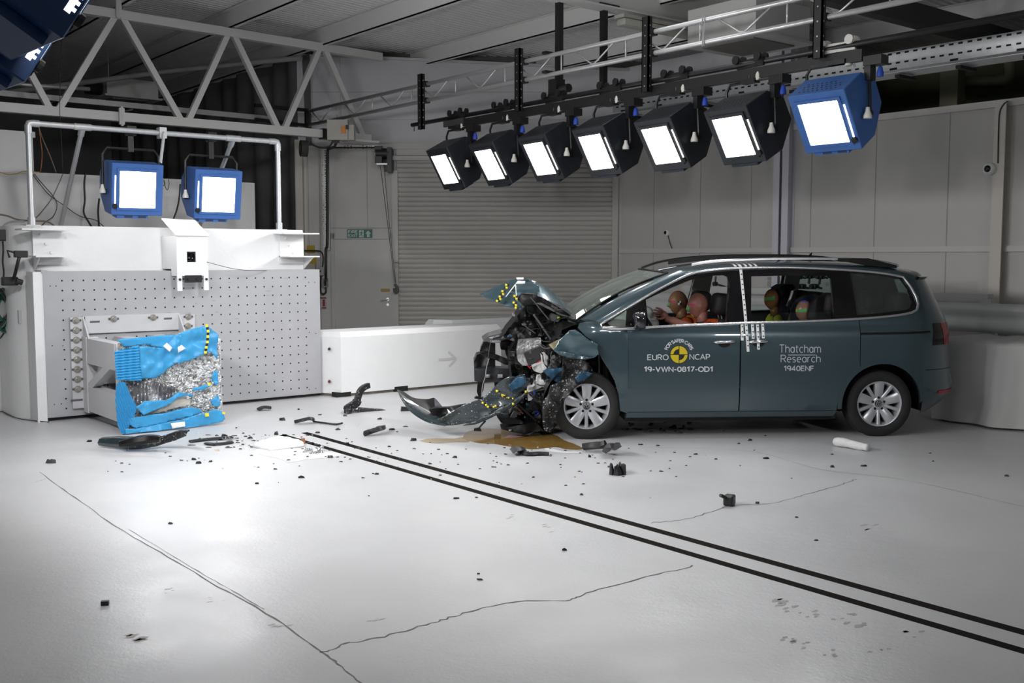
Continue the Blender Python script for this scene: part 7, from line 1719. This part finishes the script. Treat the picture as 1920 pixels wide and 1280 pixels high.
bent('trim_strip', [(588,790,.015),(610,793,.015),(630,795,.012),(642,793,.03)], (.012,.012), M_SH1, 'thin black rod on the floor left of the arch trim', cat='car part')
bent('bracket', [(683,814,.02),(695,810,.03),(710,805,.06),(721,802,.04)], (.05,.03,.3), M_SH1, 'black torn bracket left of the brown puddle', cat='car part')
bent('trim_strip', [(960,845,.04),(968,840,.06),(976,842,.03)], (.06,.03), M_SH2, 'grey torn clip in front of the brown puddle', cat='car part')
bent('trim_strip', [(972,845,.03),(990,850,.02),(1010,849,.02),(1029,850,.02)], (.035,.018,.5), M_SH1, 'black curved strip in front of the brown puddle', cat='car part')
bent('bracket', [(1094,838,.03),(1110,836,.05),(1128,835,.06),(1136,832,.08)], (.05,.04,.4), M_SH1, 'black angular bracket in front of the front wheel', cat='car part')
bent('bracket', [(1136,846,.02),(1145,838,.09),(1153,840,.05),(1158,837,.10)], (.035,.035), M_SH2, 'jagged grey bracket right of the black angular one', cat='car part')
debris('clip', 1105, 857, 8, 9, M_SH1, 'black clip below the angular bracket', 'car part', 3)
for i, (dx, dy) in enumerate(((0,0),)):
    bm = B(); c = gnd(1158, 888)
    for k in range(7):
        b2 = shard_bm(.10, .05, .09, 40+k); merge(bm, b2, M=Matrix.Translation((c.x+random.uniform(-.07,.07), c.y+random.uniform(-.04,.04), .001)) @ Matrix.Rotation(random.uniform(0,6), 4, 'Z'))
    solo('torn_bracket', bm, M_SH1, 'jagged black cluster of broken bracket in front of the front wheel', 'car part')
bm = B(); c = gnd(1368, 948); rbox(bm, (-.03,-.03,.001),(.05,.04,.075), .012, M=Matrix.Translation(c) @ Matrix.Rotation(.4, 4, 'Z')); tube(bm, [c+Vector((-.02,0,.05)), c+Vector((-.06,.02,.075)), c+Vector((-.075,.02,.08))], .012, 8); solo('broken_cap', bm, M_SH1, 'black broken cap beside the floor crack, right of the track', 'car part')
bm = B(); c = gnd(197, 1134); box(bm, (-.018,-.012,.001),(.018,.012,.022), M=Matrix.Translation(c) @ Matrix.Rotation(-.5, 4, 'Z')); solo('small_block', bm, M_SH1, 'tiny black block alone on the floor, lower left', 'debris')
debris('cone_shard', 97, 868, 24, 13, M_SH2, 'dark grey cone shaped shard on the far left of the floor', 'debris', 5)
debris('round_clip', 1090, 928, 9, 5, M_SH1, 'small black round clip right of the track slots', 'debris', 1)
debris('knob', 1058, 1032, 10, 8, M_SH1, 'small black knob between track slots and floor crack', 'debris', 2)
debris('lens_chip', 1078, 895, 4, 4, M_SH4, 'tiny orange lens chip right of the track slots', 'debris', 2)
debris('foam_crumb', 408, 845, 10, 6, mat('cream_foam', (.55,.48,.36), .8), 'cream foam crumb in front of the blue barrier', 'debris', 4)
bent('trim_strip', [(356,826,.02),(380,823,.02),(410,820,.025),(438,818,.03)], (.03,.015), M_SPK, 'speckled black strip beside the blue barrier', cat='car part')
bent('trim_strip', [(386,831,.01),(405,832,.015),(436,829,.01)], (.03,.012), M_SH1, 'flat black strip below the speckled one', cat='car part')
debris('black_block', 421, 820, 16, 10, M_SH1, 'black block on the floor right of the blue barrier', 'car part', 6)
debris('black_block', 518, 815, 10, 11, M_SH1, 'black block at the far end of the track slots', 'car part', 7)
debris('rusty_lump', 568, 832, 14, 18, mat('rust_brown', (.25,.10,.04), .7), 'rust brown lump beside the white foam block', 'debris', 8)
bm = B(); c = gnd(592, 848)
for k in range(8): merge(bm, shard_bm(.07,.05,.05,60+k), M=Matrix.Translation((c.x+random.uniform(-.09,.09), c.y+random.uniform(-.05,.05), .001)) @ Matrix.Rotation(random.uniform(0,6), 4, 'Z'))
solo('foil_scrap', bm, M_FOIL, 'crumpled silver foil scrap lying over the track slots', 'debris')
# spilled liquids
def puddle(name, px, z, m, label, cat='puddle', sub=4):
    P = smooth_path([gnd(*p) for p in px+px[:1]], sub)[:-1]; bm = B(); face(bm, [bm.verts.new((p.x+.015*hnoise(p.x*30,p.y*30,1), p.y+.015*hnoise(p.x*30,p.y*30,2), z)) for p in P]); bmesh.ops.triangulate(bm, faces=bm.faces[:])
    return solo(name, bm, m, label, cat, kind='stuff')
M_OIL = mat('brown_oil', (.27,.16,.045), .06, spec=.6, noise=.35, nscale=3)
puddle('oil_puddle', [(865,822),(880,808),(915,803),(960,806),(1010,808),(1040,815),(1060,826),(1086,836),(1092,842),(1062,842),(1040,838),(1000,842),(960,838),(925,832),(895,830)], .0022, M_OIL, 'brown oil puddle under the crushed car nose')
puddle('oil_puddle', [(785,826),(810,822),(850,822),(868,820),(880,828),(850,829),(812,831)], .0018, mat('thin_oil_film', (.40,.31,.18), .2, noise=.2, nscale=4), 'thin pale brown oil film left of the main puddle')
puddle('coolant_puddle', [(945,822),(960,812),(985,806),(1010,799),(1020,802),(1000,812),(975,820)], .004, mat('pink_coolant', (.52,.30,.33), .08), 'pink coolant streak in the oil under the car nose')
puddle('water_puddle', [(1165,806),(1180,800),(1210,799),(1222,802),(1200,808),(1180,810)], .0018, mat('clear_water_film', (.62,.61,.60), .1), 'pale wet patch under the front door')
puddle('powder_patch', [(480,842),(520,836),(560,842),(600,846),(640,852),(610,858),(570,862),(545,866),(520,858),(490,852)], .0016, mat('white_powder', (.74,.74,.73), .8, noise=.1, nscale=12), 'white powder patch around the foam block', 'powder')
puddle('powder_patch', [(1020,838),(1060,846),(1092,846),(1085,849),(1050,849),(1025,844)], .0014, mat('white_powder', (.74,.74,.73), .8, noise=.1, nscale=12), 'white residue along the edge of the oil puddle', 'powder')
# scattered small shards: each its own object
named = [(167,828),(365,862),(372,869),(395,866),(482,907),(516,880),(565,896),(541,863),(700,888),(680,896),(707,889),(650,832),(730,838),(775,826),(808,851),(839,851),(853,858),(806,870),(927,876),(953,872),(978,853),(1060,845),(1142,876),(1135,868),(1168,894),(1240,884),(1200,834),(1305,852),(1343,861),(1436,860),(1560,852),(1561,876),(1620,874),(1744,850),(1750,865),(1887,893),(1000,895),(854,935),(893,933),(320,982),(897,1076),(901,1087),(620,858),(633,806),(648,780),(700,768),(560,768),(596,812),(1358,808),(1385,832),(1405,826),(1232,836),(1275,812),(1295,806),(760,800),(640,866),(470,822),(455,834),(498,826),(530,788),(600,778),(712,786),(735,806),(1420,944),(1493,970),(1530,1013)]
rnd = random.Random(5)
for i, (px, py) in enumerate(named):
    w = rnd.uniform(6, 15); debris('plastic_shard', px, py, w, w*rnd.uniform(.25,.6), rnd.choice([M_SH1, M_SH1, M_SH1, M_SH2]), 'small black plastic shard scattered on the floor', 'debris', i, 'black plastic shards on the floor')
for i in range(150):
    u = rnd.random()
    if u < .45: px, py = rnd.gauss(960, 190), 850+abs(rnd.gauss(0, 28))-14
    elif u < .8: px, py = rnd.gauss(500, 110), 835+rnd.gauss(0, 22)
    else: px, py = rnd.uniform(200, 1500), rnd.uniform(790, 930)
    if py < 792 or (px < 440 and py < 842): continue
    if 860 < px < 1180 and py < 832: continue
    w = rnd.uniform(2.5, 7); pale = rnd.random() < .25
    if pale: debris('pale_chip', px, py, w, w*.3, M_SH3, 'tiny pale chip scattered on the floor', 'debris', i+200, 'pale chips on the floor')
    else: debris('plastic_shard', px, py, w*1.2, w*.45, rnd.choice([M_SH1, M_SH2]), 'small black plastic shard scattered on the floor', 'debris', i+200, 'black plastic shards on the floor')
for i in range(110):
    px, py = rnd.gauss(480, 75), rnd.gauss(826, 10)
    if py < 808 or px < 352: continue
    if rnd.random() < .4: debris('pale_chip', px, py, rnd.uniform(3, 9), 1.2, M_SH3, 'tiny pale chip scattered on the floor', 'debris', i+700, 'pale chips on the floor')
    else: debris('plastic_shard', px, py, rnd.uniform(4, 16), rnd.uniform(.8, 2.5), rnd.choice([M_SH1, M_SH2, M_SH1]), 'small black plastic shard scattered on the floor', 'debris', i+700, 'black plastic shards on the floor')
for i in range(26):
    px, py = rnd.gauss(1150, 60), rnd.uniform(792, 812)
    if px < 1165: px = 1165+rnd.random()*120
    debris('plastic_shard', px, py, rnd.uniform(4,12), rnd.uniform(2,5), M_SH1, 'small black plastic shard scattered on the floor', 'debris', i+500, 'black plastic shards on the floor')

# ---- camera clamps on the beam behind the car, seen through its windows
CC = thing('camera_clamps', 'cluster of black camera clamps on the beam seen through the rear side window', 'camera clamp', onX(1518, 548, XR-.9))
for i, (px, py) in enumerate(((1497,518),(1518,517),(1538,518),(1503,537),(1527,537))):
    bm = B(); c = onX(px, py, XR-.9); rbox(bm, (c.x-.05,c.y-.05,c.z-.035),(c.x+.05,c.y+.05,c.z+.035), .02); tube(bm, [c+Vector((-.05,0,0)), c+Vector((-.08,0,0))], .026, 12); tube(bm, [c+Vector((0,.06,.01)), c+Vector((0,-.11,-.02))], .014, 8); tube(bm, [c, c+Vector((0,.01,-.10))], .015, 8)
    part('clamp', bm, M_BLACK, CC, world=True, auto=40)
bm = B(); a = onX(1505,548,XR-.9); b_ = onX(1532,548,XR-.9)
for q in (a, b_): tube(bm, [Vector((q.x, q.y, 1.29)), q+Vector((0,0,.05))], .02, 8)
part('mounting_stud', bm, M_GALV, CC, world=True)
AA = thing('camera_arm', 'black jointed camera arm seen behind the driver through the front window', 'camera arm', onX(1350, 530, XR-.9))  # jointed camera arm on a short post
bm = B(); tube(bm, [onX(1342,518,XR-.9), onX(1341,532,XR-.9), onX(1352,535,XR-.9), onX(1364,539,XR-.9)], .014, 8); c = onX(1341,532,XR-.9); tube(bm, [c+Vector((-.03,0,0)), c+Vector((.03,0,0))], .03, 12); part('arm', bm, M_BLACK, AA, world=True, auto=40)
bm = B(); q = onX(1364,539,XR-.9); tube(bm, [Vector((q.x, q.y, 1.295)), q], .012, 8); part('post', bm, M_BLACK, AA, world=True)
OB = thing('wall_sockets', 'pale grey wall sockets seen through the sliding door window', 'socket', onX(1446, 535, XR-.01))
for pts in ((1441,519,1454,524),(1441,527,1452,537)):
    bm = B(); a, b_ = onX(pts[0],pts[3],XR-.01), onX(pts[2],pts[1],XR-.01); box(bm, (XR-.04, min(a.y,b_.y), a.z), (XR, max(a.y,b_.y), b_.z)); part('socket', bm, mat('socket_grey', (.36,.35,.34), .5), OB, world=True)
